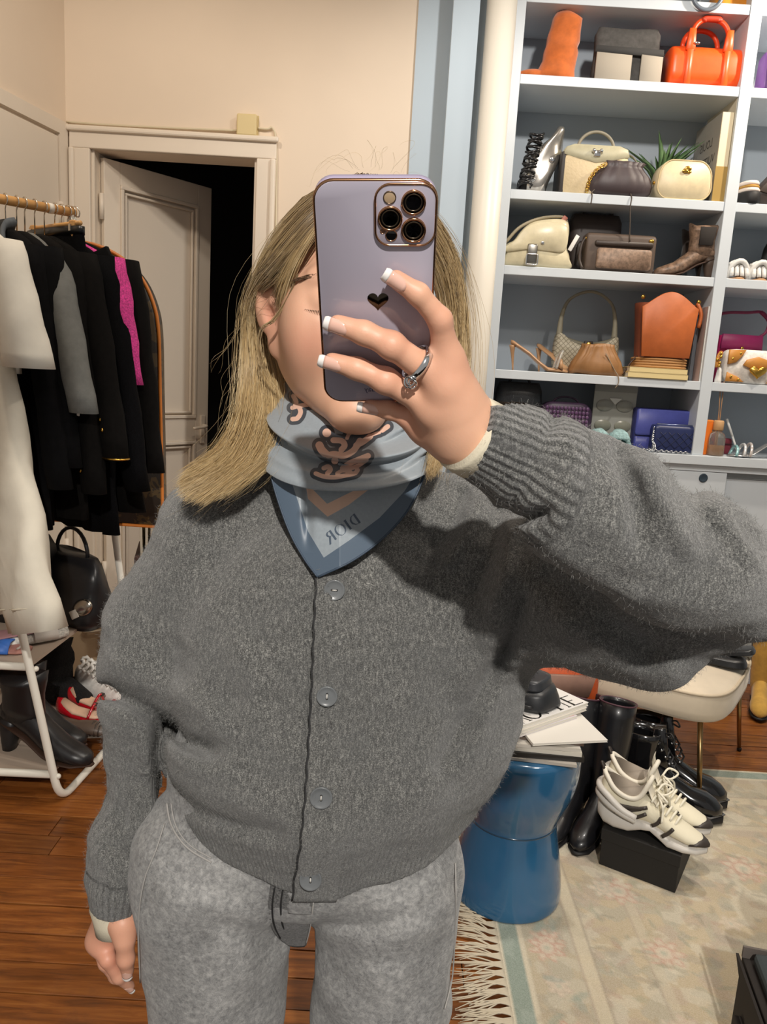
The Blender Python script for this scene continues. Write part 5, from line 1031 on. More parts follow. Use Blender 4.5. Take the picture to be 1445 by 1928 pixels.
# garment bag with orange piping
hanger('wooden hanger inside the garment bag', -.008, .62, .19)
p, rz = loc_rot(-.008, .74); g = thing('garment_bag', 'brown patterned garment bag with orange piping on the rail end', 'garment bag', (p[0]+.0, p[1]+.045, p[2]), rz)
prof = spline([(0, -.085), (.07, -.095), (.15, -.13), (.215, -.19), (.255, -.27), (.272, -.36), (.278, -.55), (.285, -.80), (.29, -1.02)], 40); full = np.vstack([prof, A3(-1, 1)*prof[::-1]])
nbag = NT('camouflage garment bag'); f1 = nbag.noise(nbag.coord((1, 1, 1)), 11, 3, .6, .8); nbag.l(nbag.ramp(f1, [(.40, lin('241c15')), (.50, lin('4a3a22')), (.60, lin('2a2119')), (.66, lin('5c4a2c'))], 'CONSTANT'), nbag.b.inputs['Base Color']); nbag.b.inputs['Roughness'].default_value = .45
pt(MB().add(*prism(full[::-1], -.035, .035, .012)), 'cover', nbag.m, g); pt(MB().tube(np.stack([full[:, 0], np.full(len(full), -.026), full[:, 1]], 1), .0062, 8), 'piping', mat('orange leather piping', 'c8752c', .45), g)
# white tee and cream trousers
CRM2 = mat('cream cotton', 'e4ddcd', .85, nscale=8, namt=.05, bump=.1, bscale=300); WTE = mat('white cotton', 'eae6db', .85, nscale=8, namt=.04)
hanger('wooden hanger carrying the white tee', .30); g = garment('white_tee', 'oversized white tee hanging in front of the black coats', 'tee', .30, 0, WTE, .42, .34, hw=.26, thick=.04, cuff=.085, slout=.075, seed=11, grp='clothes on the rail')
hanger('wooden clip hanger holding the cream trousers', .325, 0, .15, None, True, .075)
p, rz = loc_rot(.325); g = thing('cream_trousers', 'cream wide leg trousers with stitched hem hanging below the white tee', 'trousers', tuple(p), rz, 'clothes on the rail')
def leg(off, nm, dy):
    R = []
    for u in np.linspace(0, 1, 16):
        z = -.11-1.075*u; s = .05+.46*u**1.1+off; w = .10+.035*u-.02*u*u; q = sring(s, dy+.01*math.sin(u*5), w, .032+.022*u, z, 36, 2.5)
        q[:, 0] += .007*np.sin(u*19+off*9)*(1-u*.5); q[:, 1] += .009*np.sin(q[:, 0]*50+u*3)*(u*1.2); q[:, 2] += .03*(q[:, 0]-s)/.1*u; R.append(q)
    o = pt(loft(R), nm, CRM2, g); hm = R[-2].copy(); c0 = hm.mean(0); pt(MB().tube((hm-c0)*A3(1.012, 1.02, 1)+c0+A3(0, 0, -.012), .0022, 5, closed=True), 'hem_stitch', mat('cream stitch', 'cfc6b2', .8), o)
leg(.02, 'leg', -.015); leg(-.16, 'leg', .03); pt(loft([sring(.03, 0, .165, .035, z, 36, 2.6) for z in (-.095, -.14)]), 'waistband', CRM2, g)

# ------------------------------------------------------------------ shoes and bags on the shoe shelves
def heel_boot_at(name, lb, heel, toe, z, mu, k=1.2, grp=None):
    d = np.array(toe)-np.array(heel); t = thing(name, lb, 'boot', ((heel[0]+toe[0])/2, (heel[1]+toe[1])/2, z), math.atan2(-d[1], -d[0]), grp); t.scale = (k,)*3; heeled_boot(t, mu, mu); return t
heel_boot_at('heeled_ankle_boot', 'black pointed ankle boot with block heel on the lower shelf', (-1.19, 2.36), (-.955, 2.30), SZ0, L('1b1a1c', .35), 1.38)
heel_boot_at('heeled_ankle_boot', 'black pointed ankle boot behind its twin on the lower shelf', (-1.24, 2.48), (-1.02, 2.42), SZ0, L('1b1a1c', .35), 1.3)
t = thing('grey_flat', 'brown grey pleated flat shoe between red shoe and black boot', 'shoe', (-1.03, 2.50, SZ0), 3.0); pt(shoe_loft([(-.13, .01, .006, .03, 2), (-.11, .03, .004, .04, 2.2), (-.06, .036, .004, .05, 2.3), (0, .033, .004, .04, 2.4), (.08, .032, .004, .05, 2.3), (.11, .02, .006, .055, 2)]), 'upper', L('5b4c42', .4), t); pt(shoe_loft([(-.132, .01, 0, .006, 3), (-.06, .036, 0, .006, 3), (.08, .032, 0, .006, 3), (.112, .02, 0, .006, 3)]), 'sole', L('6f6257', .6), t)
for x in (-.1, -.085, -.07): pt(MB().tube(np.stack([np.full(9, x), .032*np.cos(np.linspace(0, PI, 9)), .012+.036*np.sin(np.linspace(0, PI, 9))], 1), .003, 5), 'pleat', L('3e332c', .4), t)
RED = mat('red patent leather', 'b3121f', .18, coat=.5); NUD = L('d9b397', .5)
for lb, x, y, rz in (('red patent open pump with nude lining, leaning on the white laces', -1.03, 2.66, 2.85), ('red patent open pump lying lowest beside the grey flat', -1.02, 2.57, 3.05)):
    t = thing('red_pump', lb, 'shoe', (x, y, SZ0), rz)
    pt(shoe_loft([(-.125, .012, .012, .035, 2), (-.11, .032, .010, .05, 2.3), (-.08, .039, .010, .062, 2.3), (-.055, .038, .010, .045, 2.4), (-.02, .034, .012, .035, 2.6), (.04, .030, .02, .05, 2.6), (.085, .03, .03, .085, 2.4), (.105, .018, .035, .09, 2)]), 'upper', RED, t)
    pt(shoe_loft([(-.06, .031, .03, .048, 2.6), (-.02, .030, .03, .042, 2.6), (.04, .027, .035, .056, 2.6), (.085, .024, .05, .0865, 2.4)]), 'insole', NUD, t); pt(shoe_loft([(-.128, .012, 0, .012, 3), (-.08, .04, 0, .012, 3), (-.02, .035, 0, .014, 3), (.05, .03, 0, .022, 3), (.107, .02, 0, .034, 3)]), 'sole', mat('taupe sole', '6e635a', .5), t)
    pt(MB().tube(spline([(-.02, -.034, .034), (-.03, 0, .075), (-.02, .034, .034)], 12), .005, 6), 'strap', RED, t); pt(MB().box((-.028, -.012, .07), (.016, .02, .008), None, .002), 'buckle', mat('dark buckle', '2a2422', .3), t, smooth=False)
t = thing('white_ruffle_shoe', 'white shoe with ruffled laces behind the red pumps', 'shoe', (-1.03, 2.755, SZ0), 2.95); WR = mat('white ruffle cotton', 'e9e6e0', .8, nscale=60, namt=.08)
pt(shoe_loft([(-.13, .012, .0, .04, 2), (-.10, .036, .0, .06, 2.3), (-.04, .038, 0, .085, 2.3), (.02, .034, 0, .12, 2.3), (.08, .032, 0, .14, 2.2), (.11, .018, .004, .12, 2)]), 'upper', WR, t)
for i in range(9): 
    x = -.08+.019*i; z = .085+.0085*i; pt(MB().tube([(x+.010*math.sin(6*a), .034*math.cos(a), z-.02+.03*math.sin(a)+.006*math.sin(9*a)) for a in np.linspace(0, PI, 18)], .0062, 6), 'ruffle', WR, t)
pt(MB().tube([(-.04+.02*math.cos(a), .006*math.sin(2*a), .17+.02*math.sin(a)) for a in np.linspace(0, 2*PI, 16)[:-1]], .004, 6, closed=True), 'loop', WR, t)
FUR = mat('black faux fur', '0d0c0d', .95, nscale=60, namt=.3, bump=.9, bscale=200, bdist=.008)
for lb, x, y in (('black fur boot at the back of the lower shelf by the wall', -1.20, 2.74), ('black fur boot standing nearer the rail leg', -.90, 3.02)):
    z = SZ0 if x < -1 else .0
    t = thing('fur_boot', lb, 'boot', (x, y, z), 2.7); R = [sring(0, 0, .06+.008*math.sin(zz*50), .055, zz, 26, 2.2) for zz in np.linspace(.01, .24, 9)]; V, F = loft(R); pt((crumple(V, .006, 60, 5), F), 'shaft', FUR, t); pt(shoe_loft([(-.17, .012, .012, .05, 2), (-.15, .036, .01, .07, 2.2), (-.08, .042, .01, .10, 2.3), (0, .045, .01, .12, 2.3), (.05, .03, .01, .1, 2.2)]), 'foot', FUR, t); pt(shoe_loft([(-.17, .012, 0, .014, 3), (-.1, .042, 0, .014, 3), (.05, .034, 0, .014, 3)]), 'sole', mat('black rubber', '1c1a1b', .5), t)
# upper shelf
t = thing('cork_slide', 'white fuzzy lined slide with rosy footbed on the upper shelf', 'sandal', (-1.185, 2.42, SZ1), .75); t.scale = (1.25,)*3
pt(shoe_loft([(-.13, .02, 0, .03, 2.6), (-.1, .04, 0, .032, 2.8), (0, .038, 0, .032, 2.8), (.09, .042, 0, .032, 2.8), (.125, .026, 0, .03, 2.5)]), 'sole', mat('speckled white sole', 'c9c6bf', .8, nscale=150, namt=.25, bump=.5, bscale=200), t)
pt(shoe_loft([(-.122, .016, .03, .036, 2.6), (-.095, .034, .03, .037, 2.8), (0, .032, .03, .037, 2.8), (.085, .035, .03, .037, 2.8), (.115, .02, .03, .036, 2.5)]), 'footbed', mat('rosy suede footbed', '9c7478', .9), t)
S = []
for x, h in ((.03, .05), (.06, .062), (.09, .05)): S.append(np.array([(x, .047*math.cos(a), .012+h*math.sin(a)) for a in np.linspace(0, PI, 14)]+[(x, .040*math.cos(a), .012+(h-.008)*math.sin(a)) for a in np.linspace(PI, 0, 14)]))
pt(loft(S), 'strap', mat('white leather strap', 'e3ded6', .5), t); pt(MB().ell((.06, -.03, .062), (.012, .005, .008)), 'buckle', mat('copper buckle', 'c89a78', .3, 1), t)
t = thing('blue_sandal', 'flat sandal with blue strap and rosy sole at the shelf front', 'sandal', (-1.245, 2.345, SZ1), .1); pt(shoe_loft([(-.12, .02, 0, .016, 2.6), (0, .036, 0, .018, 2.8), (.10, .04, 0, .018, 2.8), (.13, .024, 0, .016, 2.5)]), 'sole', mat('rosy sole', 'a9776c', .7), t)
S = [np.array([(x, .044*math.cos(a), .006+.034*math.sin(a)) for a in np.linspace(0, PI, 12)]+[(x, .038*math.cos(a), .004+.030*math.sin(a)) for a in np.linspace(PI, 0, 12)]) for x in (.02, .075)]; pt(loft(S), 'strap', mat('blue leather', '3b6ec2', .5), t); pt(MB().tube(spline([(.10, -.03, .02), (.12, -.05, .04), (.115, -.05, .08), (.09, -.04, .10)], 12), .0035, 6), 'white_lace', mat('white lace cord', 'e6e1d8', .8), t)
t = thing('black_leather_bag', 'black leather bag with silver buckle on the upper shoe shelf', 'bag', (-1.10, 2.68, SZ1), -.35)
V, F = body(.30, .16, .26, 3.0, .8, .6); pt((crumple(V, .008, 24, 9), F), 'body', L('19191b', .35), t); pt(MB().ell((.10, -.075, .085), (.045, .016, .03), rotm('Y', -.5)), 'buckle_plate', mat('brushed silver', 'b9b4aa', .25, 1), t); pt(MB().box((.075, -.088, .06), (.035, .004, .03), rotm('Y', -.5), .002), 'label', mat('clear label', 'b8b0a4', .3), t, smooth=False); pt(MB().tube(arch(-.08, .06, .245, .10), .007, 8), 'handle', L('19191b', .35), t)
t = thing('black_suitcase', 'black bag standing under the hanging coats behind the shelf', 'bag', (-1.28, 2.66, SZ1), -.2); V, F = body(.24, .16, .32, 4, .95, .8); pt((crumple(V, .004, 24, 19), F), 'body', L('151416', .5), t); pt(MB().tube(arch(-.05, .05, .31, .05), .006, 8), 'handle', L('151416', .5), t)
t = thing('paper_bundle', 'upright bundle of pale paper sheets behind the rail leg', 'papers', (-.93, 3.20, .009), .25)
pt(MB().box((0, 0, .30), (.22, .30, .60), None, .004), 'carton', mat('dark red carton', '3a1d18', .7), t, smooth=False)
for i in range(9): pt(MB().box((-.085+.021*i, .0, .66), (.009, .24, .30-.02*(i % 3)), rotm('Y', .03*((i % 3)-1)), .001), 'sheet', mat('page edges', 'e9e0cc', .9), t, smooth=False)
t = thing('beige_box', 'low beige carton by the wall behind the clothes rail', 'box', (-1.22, 3.30, .009), .05); pt(MB().box((0, 0, .14), (.40, .26, .26), None, .004), 'carton', mat('beige carton', 'cdb492', .7), t, smooth=False); pt(MB().box((0, 0, .275), (.406, .266, .03), None, .003), 'lid', mat('beige carton lid', 'd8c2a2', .7), t, smooth=False); pt(MB().tube(spline([(-.05, -.135, .22), (0, -.15, .23), (.06, -.14, .24)], 8), .006, 6), 'handle', mat('cream cord', 'e0cfb4', .7), t)
# ================================================================== the person and the phone
# ---- phone
PHI = math.radians(42); PW, PL, PTH = .0765, .160, .0112; w1 = FPX*PW/238
pR = CR; pU = CU*math.cos(PHI)-F0*math.sin(PHI); pN = np.cross(pR, pU)
ptop = CC+F0*w1+CR*((707-722.5)/FPX*w1)+CU*((964-339)/FPX*w1); pC = ptop-pU*PL/2
def ph(x, y, z=0): return pC+pR*x+pU*y+pN*z
def pp_(px, py, h=0):
    d = ray(px, py); return CC+d*(((pC+pN*h-CC)@pN)/(d@pN))
def pl_(px, py):
    p = pp_(px, py)-pC; return p@pR, p@pU
def toph(V): V = np.asarray(V, float); return pC+V[:, :1]*pR+V[:, 1:2]*pU+V[:, 2:3]*pN
phone = thing('smartphone', 'lavender phone case with gold rim and three lens camera held in a hand', 'phone', tuple(pC))
LAV = mat('lavender gloss case', 'aea8b6', .14, coat=.4); LAVS = mat('lavender soft rim', 'b7aecb', .3); RGOLD = mat('rose gold trim', 'c99a76', .18, 1); LENS = mat('lens glass', '0b0b0d', .06, coat=.5)
def pprism(outl, z0, z1, bev, name, m, par=phone):
    V, F = prism(outl, 0, 1, 0); o = np.asarray(outl); n = len(o); c = o.mean(0); dd = o-c; ll = np.linalg.norm(dd, axis=1)[:, None]; rings = []
    for k, z in ((bev, z0), (0, z0+bev), (0, z1-bev), (bev*.3, z1-bev*.3), (bev, z1)): q = o-dd/ll*k; rings.append(toph(np.stack([q[:, 0], q[:, 1], np.full(n, z)], 1)))
    V, F = loft(rings); return mesh(name, V, F, m, par, True, True)
ro = rrect(PW, PL, .0125, 8); pprism(ro, -PTH, -.0026, .0012, 'bumper', LAVS); pprism(rrect(PW-.0016, PL-.0016, .012, 8), -.0032, -.0001, .0006, 'back_panel', LAV)
e = rrect(PW-.0012, PL-.0012, .0122, 10); V, F = tube_geo(toph(np.stack([e[:, 0], e[:, 1], np.full(len(e), -.0016)], 1)), .00125, 8, closed=True); mesh('gold_rim', V, F, RGOLD, phone, True, True)
pprism(rrect(PW-.004, PL-.004, .011, 8), -PTH-.0004, -PTH+.0006, .0002, 'screen', mat('phone screen', '0d0d10', .1))
a0, b0 = pl_(764, 404); cwd = pl_(821, 404)[0]-pl_(707, 404)[0]; chh = pl_(764, 347)[1]-pl_(764, 462)[1]
cm = pprism(rrect(cwd, chh, .0095, 7, a0, b0), -.0002, .0016, .0006, 'camera_module', LAV)
e = rrect(cwd, chh, .0095, 9, a0, b0); V, F = tube_geo(toph(np.stack([e[:, 0], e[:, 1], np.full(len(e), .0014)], 1)), .00075, 8, closed=True); mesh('gold_outline', V, F, RGOLD, cm, True, True)
def disc(px, py, rp, name, dark, rim=RGOLD, zt=.0032):
    x, y = pl_(px, py); r = pl_(px+rp, py)[0]-x; th = np.arange(28)*2*PI/28
    V, F = lathe_geo([(r, .0012), (r, zt-.0003), (r*.94, zt), (r*.86, zt), (r*.82, zt-.0006)], 28); o = mesh(name, toph(V+A3(x, y, 0)), F[:-2], rim, cm, True, True)
    V, F = lathe_geo([(0, zt-.0009), (r*.5, zt-.0009), (r*.80, zt-.0009), (r*.84, zt-.0009)] if rp > 15 else [(0, zt-.0002), (r*.8, zt-.0002), (r*.9, zt-.0003)], 28); mesh('glass', toph(V+A3(x, y, 0)), F, dark, cm, True, True)
    if rp > 15:
        V, F = lathe_geo([(r*.60, zt-.0008), (r*.66, zt-.0002), (r*.72, zt-.0006)], 28); mesh('lens_ring', toph(V+A3(x, y, 0)), F[:-2], mat('dark lens ring', '4a4034', .3, .8), cm, True, True)
for px, py in ((735, 409), (779, 379), (779, 431)): disc(px, py, 23.5, 'lens', LENS)
disc(734, 370, 12.5, 'flash', mat('flash glass', 'b99f80', .2), mat('flash ring', '6d5a4a', .3, .7), .0022); disc(737, 441, 11.5, 'lidar', LENS, RGOLD, .0022); disc(721, 433, 5.5, 'microphone', mat('mic mesh', '7a5a48', .4), RGOLD, .0019)
th = np.linspace(0, 2*PI, 40)[:-1]; hx, hy = pl_(712, 566); hs = .0071/16; hrt = np.stack([hx+16*np.sin(th)**3*hs, hy+(13*np.cos(th)-5*np.cos(2*th)-2*np.cos(3*th)-np.cos(4*th))*hs], 1)[::-1]
pprism(hrt, -.0003, .0001, .00003, 'heart', mat('dark mirrored heart', '4a4238', .15, 1))
V, F = text_mesh('every day', .0062); V[:, 0] *= -1; tx, ty = pl_(717, 733); mesh('lettering', toph(V+A3(tx, ty, .00015)), F, mat('case print', '5d566c', .4), phone, False, True)

per = thing('person', 'person in a grey cardigan and scarf holding up a phone', 'person', (-.06, .87, 0))
# ---- skin
def skin_mat():
    n = NT('skin'); v = n.coord(); a = n.attr('blush'); f = n.noise(v, 60, 4); c = n.mix(n.ramp(f, [(.3, (0, 0, 0)), (.7, (.22, .22, .22))]), lin('e2b193'), lin('d39a80'))
    c2 = n.mix(a.outputs['Fac'], c, lin('cf7a66')); n.l(c2, n.b.inputs['Base Color']); n.b.inputs['Roughness'].default_value = .48; n.b.inputs['Subsurface Weight'].default_value = .12; n.b.inputs['Subsurface Radius'].default_value = (.012, .005, .003); n.b.inputs['Subsurface Scale'].default_value = .5
    n.bump(n.noise(v, 700, 3), .12, .0006); return n.m
SKIN = skin_mat()
HY = math.radians(12); HC = A3(-.054, .868, 1.484); HXa = A3(math.cos(HY), math.sin(HY), 0); HYa = A3(-math.sin(HY), math.cos(HY), 0); HZa = A3(0, 0, 1.); HR = np.stack([HXa, HYa, HZa], 1)
rl = math.radians(-3); HR = HR@np.array(((math.cos(rl), 0, math.sin(rl)), (0, 1, 0), (-math.sin(rl), 0, math.cos(rl))))
hp = lambda x, y, z: HC+HR@A3(x, y, z)
f = Field(HC-A3(.115, .15, .235), HC+A3(.115, .14, .135), .0021)
f.ell(hp(0, .02, .022), (.071, .094, .084), .01, HR); f.ell(hp(0, -.030, -.033), (.057, .060, .083), .03, HR)
for s in (-1, 1):
    f.cone(hp(s*.049, .010, -.055), hp(s*.012, -.066, -.109), .019, .016, .035); f.ell(hp(s*.038, -.056, -.030), (.025, .022, .028), .03, HR); f.ell(hp(s*.050, -.018, -.022), (.018, .050, .055), .035, HR)
f.ell(hp(0, -.076, -.109), (.021, .017, .015), .018, HR); f.ell(hp(0, -.074, .024), (.048, .014, .013), .02, HR)
for s in (-1, 1): f.cut(f.ell_d(hp(s*.032, -.103, .001), (.019, .020, .0115), HR), .014)
for s in (-1, 1): f.ell(hp(s*.032, -.0765, -.001), (.0155, .0125, .0125), .006, HR)
f.cone(hp(0, -.082, .004), hp(0, -.106, -.042), .006, .0098, .012); f.ell(hp(0, -.100, -.046), (.015, .009, .008), .010, HR)
f.ell(hp(0, -.0935, -.069), (.020, .008, .0055), .006, HR); f.ell(hp(0, -.0925, -.079), (.018, .008, .0058), .006, HR); f.cut(f.ell_d(hp(0, -.1035, -.074), (.022, .006, .0012), HR), .003)
for s in (-1, 1):
    er = HR@rotm('Z', s*-.55)@rotm('X', .12)
    f.ell(hp(s*.0850, .004, .001), (.0066, .0215, .030), .006, er); f.ell(hp(s*.0775, -.002, -.037), (.0062, .0125, .017), .008, er)
    f.cut(f.ell_d(hp(s*.0925, .0005, .012), (.0064, .0125, .0185), er), .004); f.cut(f.ell_d(hp(s*.0870, -.007, -.010), (.0085, .0085, .0105), er), .004)
f.cone(hp(0, .03, -.07), (-.047, .893, 1.262), .052, .056, .03)
Vh, Fh = f.mesh(); Vh = relax(Vh, Fh, 1, .3)
bl = np.zeros(len(Vh)); lc = (Vh-HC)@HR
for s in (-1, 1): bl += .42*np.exp(-(((lc[:, 0]-s*.046)/.024)**2+((lc[:, 1]+.06)/.05)**2+((lc[:, 2]+.040)/.024)**2)); bl += .50*np.exp(-(((lc[:, 0]-s*.082)/.010)**2+((lc[:, 1]-.012)/.03)**2+((lc[:, 2]+.01)/.03)**2))
bl += .7*np.exp(-((lc[:, 0]/.022)**2+((lc[:, 1]+.096)/.012)**2+((lc[:, 2]+.074)/.009)**2))
# ---- hand that holds the phone
WR = P(875, 812, .575)
FI = {'index': [(844, 684, .012), (829, 602, .0115), (788, 554, .0105), (746, 526, .0078)], 'middle': [(838, 722, .016), (738, 650, .0165), (686, 627, .012), (637, 611, .0078)], 'ring': [(820, 768, .016), (726, 716, .0155), (672, 694, .0115), (626, 681, .0078)], 'pinky': [(802, 806, .008), (768, 784, .008), (732, 772, .005), (697, 766, .003)]}
FR_ = {'index': (.0098, .0079, .0071, .0061), 'middle': (.0105, .0088, .0080, .0066), 'ring': (.0102, .0085, .0077, .0063), 'pinky': (.0092, .0074, .0066, .0055)}
FJ = {k: [pp_(*p) for p in v] for k, v in FI.items()}
allp = np.array([p for v in FJ.values() for p in v]+[WR, P(960, 880, .60)])
f = Field(allp.min(0)-.03, allp.max(0)+.03, .0014)
for k, J in FJ.items():
    r = FR_[k]
    for i in range(3): f.cone(J[i], J[i+1], r[i], r[i+1], .004 if i else .008)
for k, rr in (('index', .0105), ('middle', .0115), ('ring', .0115), ('pinky', .0112)):
    f.cone(WR+(FJ[k][0]-WR)*.25, FJ[k][0], .0155, rr, .014)
f.cone(WR, P(975, 890, .605), .0235, .026, .012); f.cone(WR, (WR+FJ['middle'][0])*.5, .022, .018, .02)
tb = [WR+(pp_(850, 740, -.012)-WR)*.35, pp_(846, 745, -.018), pp_(806, 690, -.024), pp_(770, 650, -.022)]
for i, (a, b) in enumerate(((.019, .0145), (.0145, .0115), (.0115, .0085))): f.cone(tb[i], tb[i+1], a, b, .008)
for k in ('middle', 'ring'):
    f.ell(FJ[k][1]+pN*.0015, (.0076, .0076, .0076), .006); f.ell(FJ[k][0]+pN*.004, (.009, .009, .009), .010)
Vr, Fr = f.mesh(); Vr = relax(Vr, Fr, 1, .4)
br = np.zeros(len(Vr))
for k in FJ:
    for i in (0, 1, 3): br += (.28 if i < 3 else .22)*np.exp(-(np.linalg.norm(Vr-FJ[k][i], axis=1)/.016)**2)
# ---- hand hanging at the side
LW = P(222, 1712, .865)
LJ = {'index': [(186, 1772, .868), (203, 1806, .850), (224, 1838, .856), (244, 1856, .868)], 'middle': [(190, 1770, .882), (200, 1812, .872), (218, 1838, .878), (236, 1846, .888)], 'ring': [(200, 1766, .896), (204, 1805, .892), (216, 1828, .898), (230, 1832, .906)], 'pinky': [(212, 1762, .905), (212, 1790, .905), (220, 1808, .91), (230, 1812, .915)], 'thumb': [(232, 1738, .846), (235, 1772, .838), (237, 1805, .838), (240, 1828, .842)]}
LRr = {'index': (.0115, .0095, .0085, .0065), 'middle': (.011, .0095, .0083, .0065), 'ring': (.0105, .009, .008, .0062), 'pinky': (.010, .008, .007, .0055), 'thumb': (.0135, .0115, .0105, .008)}
LJ = {k: [P(*p) for p in v] for k, v in LJ.items()}; allp = np.array([p for v in LJ.values() for p in v]+[LW, P(228, 1600, .87)])
f = Field(allp.min(0)-.03, allp.max(0)+.03, .0016)
for k, J in LJ.items():
    for i in range(3): f.cone(J[i], J[i+1], LRr[k][i], LRr[k][i+1], .005)
    f.cone(LW+(J[0]-LW)*.2, J[0], .018, LRr[k][0]*1.1, .018)
f.cone(LW, P(232, 1620, .871), .0235, .024, .012)
Vl, Fl = f.mesh(); Vl = relax(Vl, Fl, 1, .4); bL = .25+.2*np.exp(-((Vl-LJ['index'][1])**2).sum(1)/.03**2)
# ---- trunk, arms and legs underneath the clothes
SHL, SHR = A3(-.205, .885, 1.235), A3(.105, .885, 1.245)
f = Field((-.36, .60, .02), (.42, 1.06, 1.34), .010); f.cone((-.047, .895, 1.30), (-.05, .895, 1.18), .052, .06, .03); f.cone(SHL, SHR, .045, .045, .03); f.cone((-.05, .885, 1.17), (-.06, .885, .90), .135, .125, .04, (1, .6, 1)); f.cone((-.065, .890, .92), (-.07, .890, .90), .135, .14, .03, (1, .55, 1))
LEG = [((-.184, .876, .80), (-.182, .888, .45), (-.165, .905, .09)), ((.030, .876, .80), (.034, .885, .45), (.034, .905, .09))]
for a, b, c in LEG: f.cone(a, b, .075, .058, .02); f.cone(b, c, .058, .036, .02); f.cone(A3(*c)-A3(0, 0, .03), A3(c[0], c[1]-.14, .045), .032, .022, .02)
f.cone(SHL, P(258, 1300, .885), .030, .017, .02); f.cone(P(258, 1300, .885), P(252, 1450, .892), .017, .017, .01); f.cone(P(252, 1450, .892), P(234, 1620, .872), .017, .022, .01)
f.cone(SHR, P(1385, 1095, .67), .042, .032, .02); f.cone(P(1385, 1095, .67), P(960, 880, .60), .032, .024, .01)
Vb, Fb = f.mesh()
V, F = merge([(Vh, Fh), (Vr, Fr), (Vl, Fl), (Vb, Fb)]); body_o = mesh('body', V, F, SKIN, per, True, True); fattr(body_o, 'blush', np.concatenate([bl, br, bL, np.zeros(len(Vb))]))
# ---- nails
NAIL = mat('pale pink nail', 'e3b6a4', .15, coat=.6); NTIP = mat('white nail tip', 'f4efea', .2, coat=.6)
def nail(tip, prev, up, rr, tipm=NTIP, ln=.0125):
    d = (tip-prev)/np.linalg.norm(tip-prev); n = up-d*(up@d); n /= np.linalg.norm(n); s = np.cross(d, n); m1 = MB(); m2 = MB()
    def patch(u0, u1, nu):
        R = []
        for u in np.linspace(u0, u1, nu):
            w = rr*.92*min(1, (1.08-max(0, (u-.75)*1.6)**2))*(1 if u > .15 else .75+.25*u/.15); x = -ln*.62+u*ln*1.28
            R.append(np.array([tip+d*x+n*(rr*(1.03-.10*u)*math.cos(a*.95)+.0006)+s*w*math.sin(a) for a in np.linspace(-1.15, 1.15, 9)]+[tip+d*x+n*(rr*(.93-.10*u)*math.cos(a*.95))+s*w*.96*math.sin(a) for a in np.linspace(1.15, -1.15, 9)]))
        return loft(R)
    o = mesh('fingernail', *patch(0, .80, 8), NAIL, per, True, True); mesh('nail_tip', *patch(.80, 1.06, 5), tipm, o, True, True)
for k in FJ: nail(FJ[k][3], FJ[k][2], pN if k != 'pinky' else pN, FR_[k][3])
nail(LJ['thumb'][3], LJ['thumb'][2], A3(.1, -1, .1), LRr['thumb'][3]); nail(LJ['index'][3], LJ['index'][2], A3(.3, -.3, -1), LRr['index'][3])
# ---- ring on the middle finger
rc = FJ['middle'][0]*.47+FJ['middle'][1]*.53; rd = FJ['middle'][1]-FJ['middle'][0]; rd /= np.linalg.norm(rd); n1 = pN-rd*(pN@rd); n1 /= np.linalg.norm(n1); n2 = np.cross(rd, n1); th = np.arange(40)*2*PI/40; q_ = Vr-rc; q_ = q_[abs(q_@rd) < .0025]; q_ = q_-np.outer(q_@rd, rd); q_ = q_[np.linalg.norm(q_, axis=1) < .02]; rr = float(np.percentile(np.linalg.norm(q_, axis=1), 60))
S = [np.array([rc+rd*(x)+(n1*math.cos(a)+n2*math.sin(a))*(rr+y) for x, y in ((-.0028, 0), (-.0028, .0012), (.0028, .0012), (.0028, 0))]) for a in th]; V, F = loft(S+[S[0]], caps=False); rg = mesh('ring', V, F, CHROME, per, True, True)
for off, r2 in ((.0, .0032), (.0045, .0034), (-.0035, .0028)):
    c = rc+n1*(rr*.80+.001)+n2*(-.0068 if pU@n2 > 0 else .0068)*1.0+rd*off*.4+(-pU)*(.0005+abs(off)*.5); c = c+n1*.0015
    V, F = tube_geo([c+pR*r2*math.cos(a)+pU*r2*1.2*math.sin(a)+pN*.0012*math.sin(a*2) for a in th[::2]], .00075, 7, closed=True); mesh('ring_loop', V, F, CHROME, rg, True, True)
# ---- closed eye lashes and brows
HAIRD = mat('dark lash', '3a2a20', .6)
for s in (-1, 1):
    m = MB()
    for u in np.linspace(0, 1, 26):
        x = s*(.017+.034*u); b = hp(x, -.0885+.012*u**2.2, -.0065-.002*math.sin(u*PI)); t_ = b+HR@A3(s*.0035*(u-.2), -.006, -.0015-.0022*math.sin(u*3)); m.tube([b, (b+t_)/2+A3(0, 0, -.0008), t_], [.0005, .0004, .00012], 4)
    o = m.build('eyelashes', HAIRD, per, True, True); o['kind'] = 'stuff'
    m = MB(); rb = random.Random(3)
    for i in range(190):
        u = rb.random(); x = s*(.012+.049*u); z = .017+.007*math.sin(min(1, u*1.35)*PI*.55)-.008*max(0, u-.62)+rb.uniform(-.0032, .0032)*(1-.6*u); y = -.089+.004*u+.020*u**2.4
        b = hp(x, y, z); m.tube([b, b+HR@A3(s*.0065, .0015*u-.0002, .0016*(1-u)-.002*u)], [.00042, .00012], 3)
    o = m.build('eyebrow', mat('brow hair', '6b4f38', .7), per, True, True); o['kind'] = 'stuff'
